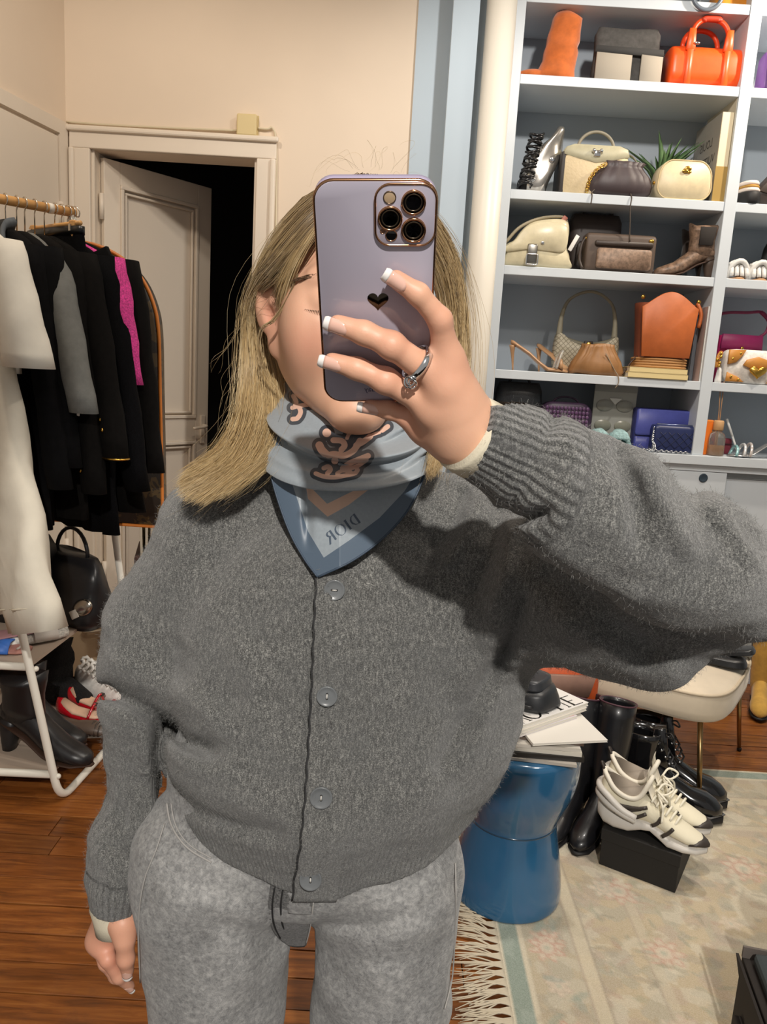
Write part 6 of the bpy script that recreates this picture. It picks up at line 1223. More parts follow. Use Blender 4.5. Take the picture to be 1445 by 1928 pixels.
# ---- cardigan
f = Field((-.43, .44, .70), (.47, 1.06, 1.40), .0045); X, Y, Z = f.X, f.Y, f.Z
vx, vy, vz = X, Y, Z-CAMH
wz = vy*F0[1]+vz*F0[2]; PXG = (722.5+FPX*(vx*CR[0]+vy*CR[1]+vz*CR[2])/wz).astype(np.float32); PYG = (964-FPX*(vx*CU[0]+vy*CU[1]+vz*CU[2])/wz).astype(np.float32)
T_ = (1, .62, 1)
f.cone((-.046, .872, 1.10), (-.050, .876, .90), .176, .192, .03, T_); f.cone((.085, .87, 1.12), (.075, .875, .95), .075, .070, .05); f.cone(P(965, 1190, .86), P(885, 1420, .868), .036, .036, .05); f.ell((-.055, .815, 1.10), (.145, .062, .14), .06); f.ell((-.07, .815, .95), (.16, .062, .09), .06)
f.cone((-.198, .875, 1.228), (-.047, .888, 1.275), .050, .058, .03); f.cone((.115, .875, 1.232), (-.047, .888, 1.275), .055, .058, .03)
UA = [A3(-.200, .878, 1.205), P(296, 1180, .885), P(278, 1295, .885), P(276, 1400, .895), P(270, 1490, .89), P(236, 1590, .875), P(222, 1650, .868), P(216, 1705, .865)]
for i, (a, b) in enumerate(((.064, .058), (.058, .053), (.053, .046), (.046, .038), (.038, .043), (.043, .037), (.036, .0345))): f.cone(UA[i], UA[i+1], a, b, .030 if i < 3 else .012)
RA = [A3(.105, .865, 1.20), P(1130, 1115, .76), P(1400, 1125, .672)]; f.cone(RA[0], RA[1], .086, .074, .05); f.cone(RA[1], RA[2], .074, .036, .03); f.cone(P(1020, 1175, .84), P(1235, 1206, .74), .034, .034, .05); f.cone(P(1235, 1206, .74), P(1420, 1125, .68), .034, .026, .04)
FA = [P(1455, 1125, .652), P(1290, 1056, .628), P(1130, 962, .605), P(1010, 880, .592), P(985, 862, .588), P(884, 818, .572)]
for i, (a, b) in enumerate(((.032, .055), (.055, .050), (.050, .0455), (.0475, .0405), (.0385, .0345))): f.cone(FA[i], FA[i+1], a, b, .025 if i < 3 else .006)
# folds
def pdist(poly):
    d = np.full(PXG.shape, 1e9, np.float32); p = np.asarray(poly, np.float32)
    for a, b in zip(p[:-1], p[1:]):
        ab = b-a; L2 = float(ab@ab); t = np.clip(((PXG-a[0])*ab[0]+(PYG-a[1])*ab[1])/L2, 0, 1); d = np.minimum(d, np.hypot(PXG-a[0]-ab[0]*t, PYG-a[1]-ab[1]*t))
    return d
BODY = (Y > .695) & (Y < .92); ARM = (Y < .74) & (X > .02)
def fold(poly, w, amp, gate): f.D += np.where(gate, amp*np.exp(-(pdist(poly)/w)**2), 0).astype(np.float32)
near = np.abs(f.D) < .03; BODY &= near; ARM &= near
for poly, w, amp, g in (
    ([(205, 1302), (262, 1326), (312, 1362), (352, 1398), (392, 1412)], 16, .034, BODY), ([(302, 1366), (297, 1420), (304, 1490), (308, 1540)], 10, .030, BODY), ([(225, 1255), (300, 1290), (380, 1335), (430, 1385)], 34, -.016, BODY), ([(240, 1350), (270, 1390), (280, 1440)], 26, -.008, BODY), ([(205, 1590), (240, 1600), (262, 1580)], 9, .008, BODY), ([(230, 1530), (236, 1570), (250, 1610), (270, 1615)], 8, .008, BODY),
    ([(330, 1400), (360, 1440), (420, 1440)], 30, -.008, BODY), ([(318, 1492), (380, 1530), (450, 1556), (520, 1568)], 16, .014, BODY), ([(430, 1330), (440, 1390), (410, 1430)], 26, .007, BODY), ([(400, 1180), (420, 1260), (440, 1320)], 30, .004, BODY), ([(440, 1200), (470, 1290), (470, 1360)], 34, -.005, BODY),
    ([(985, 1130), (955, 1215), (905, 1300), (858, 1385), (830, 1440)], 16, .014, BODY), ([(975, 1230), (935, 1320), (895, 1400), (870, 1450)], 20, -.006, BODY), ([(960, 1090), (930, 1190), (880, 1290)], 26, -.008, BODY), ([(905, 930), (882, 1000), (845, 1060)], 14, -.010, BODY), ([(870, 930), (850, 985), (815, 1030)], 12, .010, BODY), ([(940, 960), (925, 1040), (895, 1110)], 14, .010, BODY), ([(965, 1000), (950, 1080), (925, 1150)], 14, -.009, BODY), ([(830, 1280), (870, 1380), (860, 1470)], 28, .006, BODY), ([(700, 1450), (800, 1430), (880, 1360)], 34, -.004, BODY),
    ([(1043, 792), (1015, 850), (985, 915), (940, 985)], 9, .007, ARM), ([(948, 972), (985, 978), (1030, 962)], 11, .014, ARM), ([(1075, 830), (1080, 900), (1050, 980)], 26, -.006, ARM), ([(1165, 860), (1195, 930), (1205, 1010)], 20, .010, ARM), ([(1215, 880), (1250, 950), (1300, 1030)], 24, -.010, ARM), ([(1290, 910), (1330, 975), (1385, 1050)], 18, .007, ARM), ([(1345, 960), (1390, 1010), (1440, 1070)], 24, -.004, ARM), ([(1395, 990), (1430, 1030), (1460, 1070)], 14, .006, ARM), ([(1040, 1090), (1130, 1160), (1220, 1230)], 26, .012, ARM | BODY), ([(1000, 1010), (1070, 1060), (1180, 1130)], 30, -.006, ARM), ([(1060, 1170), (1180, 1240), (1260, 1262)], 24, -.008, ARM | BODY), ([(1200, 1120), (1300, 1140), (1400, 1130)], 40, -.006, ARM)):
    fold(poly, w, amp, g)
# button band: the side with the buttons lies on top
bl_y = np.array([1080, 1180, 1290, 1400, 1500, 1600, 1660, 1720.]); bl_x = np.array([598, 593, 589, 583, 577, 567, 556, 550.])
xl = np.interp(PYG, bl_y, bl_x).astype(np.float32); side = PXG-xl; on = BODY & (PYG > 1060) & (Y < .83)
f.D -= np.where(on, .0042*np.clip((side+1.5)/4, 0, 1)*np.clip(1-(side-60)/70, 0, 1), 0).astype(np.float32); f.D += np.where(on, .006*np.exp(-((side+5)/4.5)**2), 0).astype(np.float32)
# hem
hemp = [P(*q) for q in ((290, 1476, .89), (310, 1522, .82), (350, 1596, .785), (440, 1654, .765), (548, 1708, .757), (556, 1722, .757), (640, 1718, .757), (700, 1704, .757), (800, 1660, .77), (870, 1608, .80), (915, 1552, .85), (930, 1522, .88))]
hx_ = [p[0] for p in hemp]; hz_ = [p[2] for p in hemp]; HZ = np.interp(X, hx_, hz_).astype(np.float32); TORSO = X > -.262+.0*Z
tor = (X > -.250) | (Y < .80)
rib = np.clip((HZ+.075-Z)/.05, 0, 1); f.D += np.where(tor & (Z < HZ+.09) & near, .010*rib, 0).astype(np.float32); f.D -= np.where(tor & near, .007*np.exp(-((Z-HZ-.115)/.035)**2), 0).astype(np.float32)
keep = ((HZ-Z)); sleeve_zone = f.cone_d(UA[4], UA[7], .06, .055)
cut = np.where((PYG > 1370) & (PXG < np.interp(PYG, [1380, 1480, 1560, 1640, 1720], [300, 306, 290, 266, 252])), -1, keep); f.inter(cut.astype(np.float32), .004)
# open cuffs
ax1 = FA[5]-FA[4]; ax1 /= np.linalg.norm(ax1); f.inter(((X-FA[5][0])*ax1[0]+(Y-FA[5][1])*ax1[1]+(Z-FA[5][2])*ax1[2]-.002).astype(np.float32)-np.where((X < FA[5][0]+.06) & (Y < .70) & (X > -.02), 0, 9).astype(np.float32), .004)
ax2 = UA[7]-UA[6]; ax2 /= np.linalg.norm(ax2); f.inter(((X-UA[7][0])*ax2[0]+(Y-UA[7][1])*ax2[1]+(Z-UA[7][2])*ax2[2]-.004).astype(np.float32)-np.where((Z < .83) & (X < -.24), 0, 9).astype(np.float32), .004)
f.D = np.clip(f.D, -.05, .05)
# soft lumps of the felted knit
def lump(s, a, n=6):
    g = np.random.default_rng(int(s)); o = 0
    for _ in range(n):
        k = g.normal(size=3)*s; o = o+np.sin(X*k[0]+Y*k[1]+Z*k[2]+g.uniform(0, 6.3))
    return (o*a/n).astype(np.float32)
f.D += np.where(near, lump(40, .006)+lump(95, .0026), 0)
Vc, Fc = f.mesh(); del X, Y, Z, vx, vy, vz, wz
Vc = relax(Vc, Fc, 1, .5)
def wool():
    n = NT('grey heather wool'); v = n.coord()
    f1 = n.noise(v, 850, 3, .7); f2 = n.noise(v, 190, 3, .6); f3 = n.noise(v, 26, 3)
    mp = n.n('ShaderNodeMapping'); mp.inputs['Scale'].default_value = (1, 1, .28); tc = n.n('ShaderNodeTexCoord'); n.l(tc.outputs['Object'], mp.inputs[0]); f4 = n.noise(mp.outputs[0], 430, 2)
    c = n.ramp(n.math('ADD', n.math('MULTIPLY', f1, .7), n.math('MULTIPLY', f4, .3)), [(.36, lin('2e2e2e')), (.5, lin('5f5f5d')), (.66, lin('a5a49f'))])
    c = n.mix(n.ramp(f3, [(.4, (0, 0, 0)), (.7, (.35, .35, .35))]), c, lin('5c5d5d')); n.l(c, n.b.inputs['Base Color'])
    n.b.inputs['Roughness'].default_value = .95; n.b.inputs['Sheen Weight'].default_value = .35; n.b.inputs['Sheen Roughness'].default_value = .6; n.b.inputs['Specular IOR Level'].default_value = .15
    ra = n.attr('rib'); rm = n.attr('ribm'); w = n.math('MULTIPLY', n.math('SINE', ra.outputs['Fac']), rm.outputs['Fac'])
    b1 = n.bump(f1, .55, .0022); b2 = n.bump(f2, .35, .004, b1); n.bump(w, .65, .0018, b2); return n.m
WOOL = wool(); card = mesh('cardigan', Vc, Fc, WOOL, per, True, True, 'fuzzy dark grey knitted cardigan with four buttons')
pc = np.array(proj(Vc)).T
def dotc(V, o, a): return (V-o)@a
u1 = np.cross(ax1, (0, 0, 1)); u1 /= np.linalg.norm(u1); w1_ = np.cross(ax1, u1); q = Vc-FA[5]; along = -(q@ax1); a1 = np.arctan2(q@w1_, q@u1); m1 = ((along > -.01) & (along < .078) & (Vc[:, 1] < .70)).astype(float)
u2 = np.cross(ax2, (0, 1, 0)); u2 /= np.linalg.norm(u2); w2_ = np.cross(ax2, u2); q2 = Vc-UA[7]; al2 = -(q2@ax2); a2 = np.arctan2(q2@w2_, q2@u2); m2 = ((al2 > -.01) & (al2 < .052) & (Vc[:, 2] < .85) & (Vc[:, 0] < -.235)).astype(float)
hzv = np.interp(Vc[:, 0], hx_, hz_); a3 = np.arctan2(Vc[:, 1]-.875, (Vc[:, 0]+.055)); m3 = np.clip((hzv+.085-Vc[:, 2])/.02, 0, 1)*(1-m2)*(Vc[:, 1] > .70)
rib = np.where(m1 > 0, a1*34, np.where(m2 > 0, a2*30, a3*170)); fattr(card, 'rib', rib); fattr(card, 'ribm', np.maximum(np.maximum(m1, m2), m3*.8))
def front_Y(px, py, r=5, pcs=None, VV=None):
    pcs = pc if pcs is None else pcs; VV = Vc if VV is None else VV
    d = np.hypot(pcs[:, 0]-px, pcs[:, 1]-py); k = np.argsort(d)[:12]; return VV[k, 1].min()
# wool fuzz
def ribbons(V, N, n, ln, wd, seed, wt=None, bend=1.0):
    g = np.random.default_rng(seed); k = g.choice(len(V), n, p=wt); p = V[k]+g.normal(size=(n, 3))*.0012; d = N[k]*g.uniform(.15, 1.0, (n, 1))+g.normal(size=(n, 3))*.75*bend; d /= np.linalg.norm(d, axis=1)[:, None]
    L_ = g.uniform(.35, 1, (n, 1))*ln; s = np.cross(d, g.normal(size=(n, 3))); s /= np.linalg.norm(s, axis=1)[:, None]; d2 = d+g.normal(size=(n, 3))*.7; d2 /= np.linalg.norm(d2, axis=1)[:, None]
    a, b, c = p-N[k]*.0006, p+d*L_*.5, p+d*L_*.5+d2*L_*.5; W_ = wd*g.uniform(.6, 1.2, (n, 1))
    VV = np.stack([a-s*W_, a+s*W_, b-s*W_*.8, b+s*W_*.8, c-s*W_*.25, c+s*W_*.25], 1).reshape(-1, 3); i = np.arange(n)[:, None]*6
    F = np.vstack([i+np.array([[0, 1, 3, 2]]), i+np.array([[2, 3, 5, 4]])]); return VV, F
Nc = np.zeros((len(card.data.vertices), 3), np.float32); card.data.vertex_normals.foreach_get('vector', Nc.ravel()); Nc = Nc.reshape(-1, 3)
tocam = CC-Vc; tocam /= np.linalg.norm(tocam, axis=1)[:, None]; fac = (Nc*tocam).sum(1); wt = np.where(fac > -.35, 1, .05); wt /= wt.sum()
Vf, Ff = ribbons(Vc, Nc, 60000, .0058, .00011, 4, wt); fz = mesh('wool_fuzz', Vf, Ff, mat('wool fibre', '7f7e7b', .9, nscale=0), card, True, True); fz['kind'] = 'stuff'
# the overlapping front band that carries the buttons
bys = np.linspace(1072, 1699, 70); bcs = np.linspace(0, 82, 13); YY = np.zeros((70, 13)); XX = np.zeros((70, 13))
for a_ in range(70):
    for b_ in range(13):
        XX[a_, b_] = np.interp(bys[a_], bl_y, bl_x)+bcs[b_]; d = np.hypot(pc[:, 0]-XX[a_, b_], pc[:, 1]-bys[a_]); k = (d < 7) & (Vc[:, 1] > .70) & (Vc[:, 1] < .86); YY[a_, b_] = Vc[k, 1].min() if k.any() else np.nan
for b_ in range(13):
    c_ = YY[:, b_]; ok = ~np.isnan(c_); YY[:, b_] = np.interp(bys, bys[ok], c_[ok])
for _ in range(6):
    Q_ = np.pad(YY, 1, mode='edge'); YY = (Q_[1:-1, 1:-1]*2+Q_[:-2, 1:-1]+Q_[2:, 1:-1]+Q_[1:-1, :-2]+Q_[1:-1, 2:])/6
rise = .0080*np.clip(1-(bcs-10)/66, -.2, 1)[None, :]; fr_ = np.array([[P(XX[a_, b_]+1.2*math.sin(bys[a_]/7+b_), bys[a_], YY[a_, b_]-rise[0, b_]) for b_ in range(13)] for a_ in range(70)])
S_ = [np.vstack([fr_[a_], fr_[a_][::-1]+A3(0, .0042, 0)]) for a_ in range(70)]; V, F = loft(S_); bb = mesh('button_band', V, F, WOOL, card, True, True); fattr(bb, 'rib', np.zeros(len(V))); fattr(bb, 'ribm', np.zeros(len(V)))
V, F = tube_geo(fr_[:, 0]+A3(-.0012, .0030, 0), .0011, 6); mesh('band_edge_shade', V, F, mat('painted crevice shade', '323233', .95), card, True, True)  # added dark cord: shade of the crevice under the band, put into colour
g_ = np.random.default_rng(9); k = g_.integers(0, 70*13, 2600); pv = fr_.reshape(-1, 3)[k]+g_.normal(size=(2600, 3))*A3(.003, .0002, .004); Vf, Ff = ribbons(pv, np.tile(A3(0, -1, .1), (2600, 1)), 2600, .006, .00013, 6); fz2 = mesh('band_fuzz', Vf, Ff, mat('wool fibre', 'a3a29e'), card, True, True); fz2['kind'] = 'stuff'
# buttons
BT = mat('grey horn button', '6b6e70', .3, nscale=60, namt=.05, coat=.2); TH = mat('pale thread', 'cfcbc4', .8)
for px, py, rp in ((630, 1111, 20.5), (616, 1311, 20), (605, 1502, 21), (585, 1656, 20)):
    Yb = YY[np.argmin(abs(bys-py)), 4]-.0068; c = P(px, py, Yb); r = rp/FPX*np.linalg.norm(c-CC)*.97; nrm = A3(.03, -1, .12); nrm /= np.linalg.norm(nrm); R_ = np.array(Vector(nrm).to_track_quat('Z', 'Y').to_matrix())
    V, F = lathe_geo([(0, -.001), (r*.96, -.001), (r, .0005), (r*.98, .0018), (r*.90, .0022), (r*.82, .0015), (r*.45, .0011), (0, .001)], 36); b = mesh('button', V@R_.T+c, F, BT, card, True, True)
    hd_ = R_@A3(0, 1, 0) if py > 1200 else R_@A3(1, 0, 0)
    for s in (-1, 1): V, F = lathe_geo([(0, .0003), (.0011, .0003), (.0013, 0)], 10); mesh('button_hole', V@R_.T+c+nrm*.0011+hd_*s*.0024, F, mat('button hole dark', '1c1c1c', .8), b, True, True)
    V, F = tube_geo([c+nrm*.0013-hd_*.0024, c+nrm*.0021, c+nrm*.0013+hd_*.0024], .00075, 6); mesh('thread', V, F, TH, b, True, True)
# undershirt cuffs
V, F = tube_geo([P(884+30, 818+16, .576), P(884, 818, .571), P(876, 813, .569)], [.031, .0305, .030], 24); mesh('undershirt_cuff', V, F, mat('ivory rib knit', 'd8cfb8', .85, bump=.3, bscale=500), per, True, True)
V, F = tube_geo([UA[6], UA[7], P(222, 1722, .864), P(224, 1748, .862)], [.031, .0305, .030, .0285], 28); mesh('undershirt_cuff', V, F, mat('ivory rib knit', 'd8cfb8', .85), per, True, True)
# ---- jeans
f = Field((-.32, .70, .075), (.20, 1.04, .99), .0055); X, Y, Z = f.X, f.Y, f.Z
f.cone((-.068, .878, 1.0), (-.072, .880, .915), .155, .176, .03, (1, .60, 1)); f.ell((-.075, .885, .83), (.19, .105, .085), .03)
for (a, b, c), s in zip(LEG, (-1, 1)): f.cone(A3(*a)+A3(s*.004, 0, 0), A3(b[0], b[1], .60), .104 if s < 0 else .092, .090, .020); f.cone((b[0], b[1], .60), (c[0], c[1], .09), .088, .078, .012)
f.inter(.085-Z, .004)
g = np.random.default_rng(8); D2 = 0
near = abs(f.D) < .02; vy_, vz_ = Y, Z-CAMH; wz = vy_*F0[1]+vz_*F0[2]; PXG = (722.5+FPX*(X*CR[0]+vy_*CR[1]+vz_*CR[2])/wz); PYG = (964-FPX*(X*CU[0]+vy_*CU[1]+vz_*CU[2])/wz); FRT = near & (Y < .86)
for poly, w, amp in (([(600, 1740), (700, 1745), (800, 1710), (860, 1660)], 11, .004), ([(610, 1760), (720, 1775), (820, 1750)], 12, -.004), ([(600, 1790), (700, 1815), (800, 1800)], 12, .003), ([(420, 1740), (470, 1770), (530, 1790)], 14, .003), ([(380, 1700), (450, 1725), (510, 1740)], 14, -.003), ([(505, 1680), (508, 1730), (530, 1775)], 7, .005), ([(330, 1650), (400, 1680), (470, 1690)], 16, .002)):
    fold(poly, w, amp, FRT)
f.D += np.where(near, sum(np.sin(X*k[0]+Y*k[1]+Z*k[2]+p_)*.0010 for k, p_ in zip(g.normal(size=(6, 3))*45, g.uniform(0, 6, 6))), 0).astype(np.float32)
Vj, Fj = f.mesh(); Vj = relax(Vj, Fj, 1, .5); pj = np.array(proj(Vj)).T
def denim(name, a, b, c):
    n = NT(name); v = n.coord(); sx = n.n('ShaderNodeSeparateXYZ'); n.l(v, sx.inputs[0]); tw = n.math('SINE', n.math('MULTIPLY', n.math('ADD', n.math('MULTIPLY', sx.outputs[0], 1.0), n.math('MULTIPLY', sx.outputs[2], .8)), 3600.0))
    f1 = n.noise(v, 420, 3, .7); f2 = n.noise(v, 14, 4, .65); f3 = n.noise(v, 150, 4, .7, .5); mm = n.math('ADD', n.math('MULTIPLY', f2, .4), n.math('MULTIPLY', f3, .6)); col = n.ramp(mm, [(.34, lin(a)), (.5, lin(b)), (.66, lin(c))])
    col = n.mix(n.ramp(f1, [(.35, (0, 0, 0)), (.75, (.45, .45, .45))]), col, lin('b4b2ae')); n.l(col, n.b.inputs['Base Color']); n.b.inputs['Roughness'].default_value = .9; n.b.inputs['Sheen Weight'].default_value = .15; b1 = n.bump(tw, .25, .0006); n.bump(f1, .35, .0012, b1); return n.m
DEN = denim('washed grey denim', '565658', '868686', 'b5b4b2'); jeans = mesh('jeans', Vj, Fj, DEN, per, True, True, 'washed grey straight jeans')
def on_jeans(pts, off=.002): return [P(px, py, front_Y(px, py, 5, pj, Vj)-off) for px, py in pts]
DST = mat('pale denim stitch', 'a29f9b', .8); DDK = mat('dark denim shade', '2f2f31', .85, nscale=80, namt=.5)
for o_ in (0, 8):
    V, F = tube_geo(spline(on_jeans([(314+o_, 1512), (320+o_, 1545), (334+o_, 1574), (358+o_*.7, 1600-o_*.5), (398, 1624-o_)], .0008), 30), .0008 if o_ else .0013, 6); mesh('pocket_seam', V, F, DST, jeans, True, True)
V, F = tube_geo(spline(on_jeans([(310, 1550), (294, 1600), (274, 1650), (264, 1700), (261, 1760), (264, 1850)], .0002), 40), .0009, 6); mesh('side_seam', V, F, DST, jeans, True, True)
V, F = tube_geo(spline(on_jeans([(858, 1625), (859, 1690), (857, 1760), (852, 1840), (838, 1900)], .0002), 40), .0010, 6); mesh('side_seam', V, F, DST, jeans, True, True)
# fly flap folded over at the centre
def patch(poly_l, poly_r, off, name, m, par, th=.0015, n=10, k=16):
    A_ = spline(on_jeans(poly_l, off), k); B_ = spline(on_jeans(poly_r, off), k); R = []
    for i in range(k):
        u = np.linspace(0, 1, n)[:, None]; p = A_[i]*(1-u)+B_[i]*u; p[:, 1] -= .0012*np.sin(np.linspace(0, PI, n)); R.append(np.vstack([p, p[::-1]+A3(0, th, 0)]))
    return mesh(name, *loft(R), m, par, True, True)
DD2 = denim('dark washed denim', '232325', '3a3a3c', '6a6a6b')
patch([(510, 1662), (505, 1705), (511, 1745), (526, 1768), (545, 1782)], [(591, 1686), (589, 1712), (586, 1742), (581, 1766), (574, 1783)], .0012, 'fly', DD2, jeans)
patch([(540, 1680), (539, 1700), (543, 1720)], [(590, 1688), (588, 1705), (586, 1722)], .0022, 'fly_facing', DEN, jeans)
V, F = tube_geo(spline(on_jeans([(592, 1682), (589, 1712), (584, 1748), (576, 1780)], .0035), 14), .0008, 6); mesh('fly_edge', V, F, mat('white thread edge', 'c6c3be', .8), jeans, True, True)
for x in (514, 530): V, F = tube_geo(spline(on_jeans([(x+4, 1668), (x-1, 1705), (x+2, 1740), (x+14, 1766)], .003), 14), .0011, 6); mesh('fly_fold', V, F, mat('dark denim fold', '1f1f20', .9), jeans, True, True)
for c in (LEG[0][2], LEG[1][2]):
    V, F = shoe_loft([(-.175, .012, .012, .045, 2), (-.15, .038, .01, .06, 2.2), (-.08, .043, .01, .085, 2.3), (0, .042, .01, .115, 2.3), (.05, .036, .01, .10, 2.2), (.065, .02, .012, .085, 2)]); rz = rotm('Z', PI/2); s_ = mesh('shoe', V@rz.T+A3(c[0], c[1]-.01, 0), F, L('1f1d1c', .4), per, True, True)
    V, F = shoe_loft([(-.178, .014, 0, .014, 3), (-.1, .045, 0, .014, 3), (0, .043, 0, .014, 3), (.066, .022, 0, .014, 3)]); mesh('sole', V@rz.T+A3(c[0], c[1]-.01, 0), F, mat('black rubber', '1c1a1b', .5), s_, True, True)
# ================================================================== silk scarf
def poly_sd(px, py, poly):
    """signed distance in pixels, negative inside"""
    p = np.asarray(poly, float); d = np.full(px.shape, 1e9); ins = np.zeros(px.shape, bool)
    for a, b in zip(p, np.roll(p, -1, 0)):
        ab = b-a; t = np.clip(((px-a[0])*ab[0]+(py-a[1])*ab[1])/(ab@ab+1e-9), 0, 1); d = np.minimum(d, np.hypot(px-a[0]-ab[0]*t, py-a[1]-ab[1]*t))
        c = ((a[1] > py) != (b[1] > py)) & (px < (b[0]-a[0])*(py-a[1])/(b[1]-a[1]+1e-12)+a[0]); ins ^= c
    return np.where(ins, -d, d)
def line_d(px, py, pts, hw):
    d = np.full(px.shape, 1e9)
    if len(pts) == 1: return np.hypot(px-pts[0][0], py-pts[0][1])-hw
    p = spline(pts, max(6, 5*len(pts)))
    for a, b in zip(p[:-1], p[1:]):
        ab = b-a; t = np.clip(((px-a[0])*ab[0]+(py-a[1])*ab[1])/(ab@ab+1e-9), 0, 1); d = np.minimum(d, np.hypot(px-a[0]-ab[0]*t, py-a[1]-ab[1]*t))
    return d-hw
zz = lambda pts: [(480+x/3.6125, 700+y/3.6125) for x, y in pts]
SCRIPT = [([(490, 415)], 8.2), ([(440, 500), (455, 530), (478, 555)], 7.5), ([(535, 465), (590, 470), (612, 500), (590, 530)], 5.5), ([(500, 568), (545, 560), (600, 572), (660, 545), (690, 512), (715, 470)], 6.0), ([(690, 500), (735, 478), (785, 440)], 5.5), ([(628, 452), (640, 425), (665, 410)], 3.5),
          ([(545, 605)], 6.8), ([(600, 655), (650, 620), (700, 600), (770, 572)], 5.5), ([(640, 660), (700, 640), (760, 600)], 4.0), ([(415, 692), (470, 712), (540, 718), (610, 706), (680, 690), (700, 668)], 4.2), ([(470, 655), (500, 645), (515, 665), (495, 690)], 4.5), ([(560, 690), (600, 672), (650, 680)], 3.6),
          ([(262, 165), (282, 205), (272, 238)], 4.2), ([(255, 245), (300, 232), (372, 222)], 4.0), ([(300, 235), (312, 275), (290, 315), (258, 322)], 4.4), ([(868, 398), (905, 372)], 4.5), ([(800, 428), (850, 412)], 3.0)]
def silk(name):
    n = NT(name); at_ = lambda q: n.attr(q).outputs['Fac']
    st = lambda d, w=.9: n.math('LESS_THAN', d, 0.0)
    base = n.mix(n.noise(n.coord(), 300, 2), lin('8b949b'), lin('9ca5ac')); c = n.mix(at_('light'), base, lin('b9c5cd')); 
    c = n.mix(st(at_('border')), c, lin('4f5f70')); c = n.mix(st(at_('peach')), c, lin('dcb7a0')); c = n.mix(st(at_('dior')), c, lin('465363')); c = n.mix(st(n.math('SUBTRACT', at_('script'), 6.8)), c, lin('363d46')); c = n.mix(st(at_('script')), c, lin('dcb4a0'))
    n.l(c, n.b.inputs['Base Color']); n.b.inputs['Roughness'].default_value = .42; n.b.inputs['Sheen Weight'].default_value = .4; n.b.inputs['Anisotropic'].default_value = .3; n.bump(n.noise(n.coord(), 1500, 1), .1, .0004); return n.m
SILK = silk('printed silk'); sc_p = thing('x', '', '') if False else None
def smooth2(A_, it):
    for _ in range(it):
        B_ = np.pad(A_, 1, mode='edge'); A_ = (B_[1:-1, 1:-1]*2+B_[:-2, 1:-1]+B_[2:, 1:-1]+B_[1:-1, :-2]+B_[1:-1, 2:])/6
    return A_
BIG = 1e3
def attrs(o, n, **k):
    for q in ('light', 'border', 'peach', 'dior', 'script'): fattr(o, q, k.get(q, np.full(n, 0. if q == 'light' else BIG)))
# bib
Ledge = spline([(540, 800), (512, 835), (509, 880), (520, 930), (545, 1000), (572, 1050), (598, 1086)], 100); Redge = spline([(792, 812), (806, 850), (803, 885), (772, 955), (725, 1010), (665, 1055), (598, 1087)], 100)
nu, nv = 230, 260; U = np.linspace(0, 1, nu); Vv = np.linspace(0, 1, nv)**.92
Lp = np.stack([np.interp(Vv, np.linspace(0, 1, 100), Ledge[:, i]) for i in (0, 1)], 1); Rp = np.stack([np.interp(Vv, np.linspace(0, 1, 100), Redge[:, i]) for i in (0, 1)], 1)
GX = Lp[None, :, 0]*(1-U[:, None])+Rp[None, :, 0]*U[:, None]; GY = Lp[None, :, 1]*(1-U[:, None])+Rp[None, :, 1]*U[:, None]; GY = GY+(1-Vv)[None, :]*70*np.sin(PI*U)[:, None]
cx_, cy_ = np.linspace(490, 830, 60), np.linspace(790, 1110, 60); CXX, CYY = np.meshgrid(cx_, cy_, indexing='ij'); sel = (pc[:, 0] > 480) & (pc[:, 0] < 840) & (pc[:, 1] > 780) & (pc[:, 1] < 1120) & (Vc[:, 1] > .70); pcs = pc[sel]; Vs = Vc[sel]
FYm = np.full(CXX.shape, .86)
for i in range(60):
    for j in range(60):
        d = np.hypot(pcs[:, 0]-CXX[i, j], pcs[:, 1]-CYY[i, j]); k = d < 9
        FYm[i, j] = Vs[k, 1].min() if k.any() else .86
FYm = smooth2(np.minimum(FYm, .845), 10)
def bil(A_, x, y):
    fx = np.clip((x-cx_[0])/(cx_[1]-cx_[0]), 0, 58.999); fy = np.clip((y-cy_[0])/(cy_[1]-cy_[0]), 0, 58.999); i, j = fx.astype(int), fy.astype(int); u, v = fx-i, fy-j
    return A_[i, j]*(1-u)*(1-v)+A_[i+1, j]*u*(1-v)+A_[i, j+1]*(1-u)*v+A_[i+1, j+1]*u*v
YB = bil(FYm, GX, GY)-.010
lim = .775+.0002*np.abs(GX-640)-.00016*(GY-900); YB = np.minimum(YB, lim)+.035*np.clip((875-GY)/70, 0, 1)
YB += .0035*np.sin((GX-575)/26+.4*np.sin(GY/60))*np.clip((1020-GY)/120, 0, 1)+.006*np.exp(-((GX-578-(GY-900)*.02)/9)**2)*np.clip((1040-GY)/60, 0, 1)*np.clip((GY-870)/40, 0, 1)
V = np.array([P(x, y, z) for x, y, z in zip(GX.ravel(), GY.ravel(), YB.ravel())]); gx, gy = GX.ravel(), GY.ravel()
scarf = mesh('scarf', V, quad_grid(nu, nv), SILK, per, True, True, 'printed grey blue silk scarf knotted around the neck')
inner = [(520, 790), (540, 880), (560, 940), (580, 1000), (610, 1050), (660, 1016), (715, 975), (762, 925), (790, 880), (800, 845), (800, 790)]; bord = -poly_sd(gx, gy, inner)
peach = poly_sd(gx, gy, zz([(332, 700), (345, 760), (362, 865), (495, 986), (640, 905), (790, 790), (845, 700), (890, 640), (850, 640), (780, 720), (690, 800), (492, 898), (400, 805), (345, 735)]))
ld = np.array((.575, .818)); la = np.array((-.822, .569)); O_ = np.array(zz([(678, 962)])[0])
LT = []
def poly(*pts): LT.append([pts])
def letter(x0, polys):
    out = []
    for pg in polys: out.append([O_+la*(x0+a)*1.18+ld*b*1.12 for a, b in pg])
    return out
Hh = 19.0
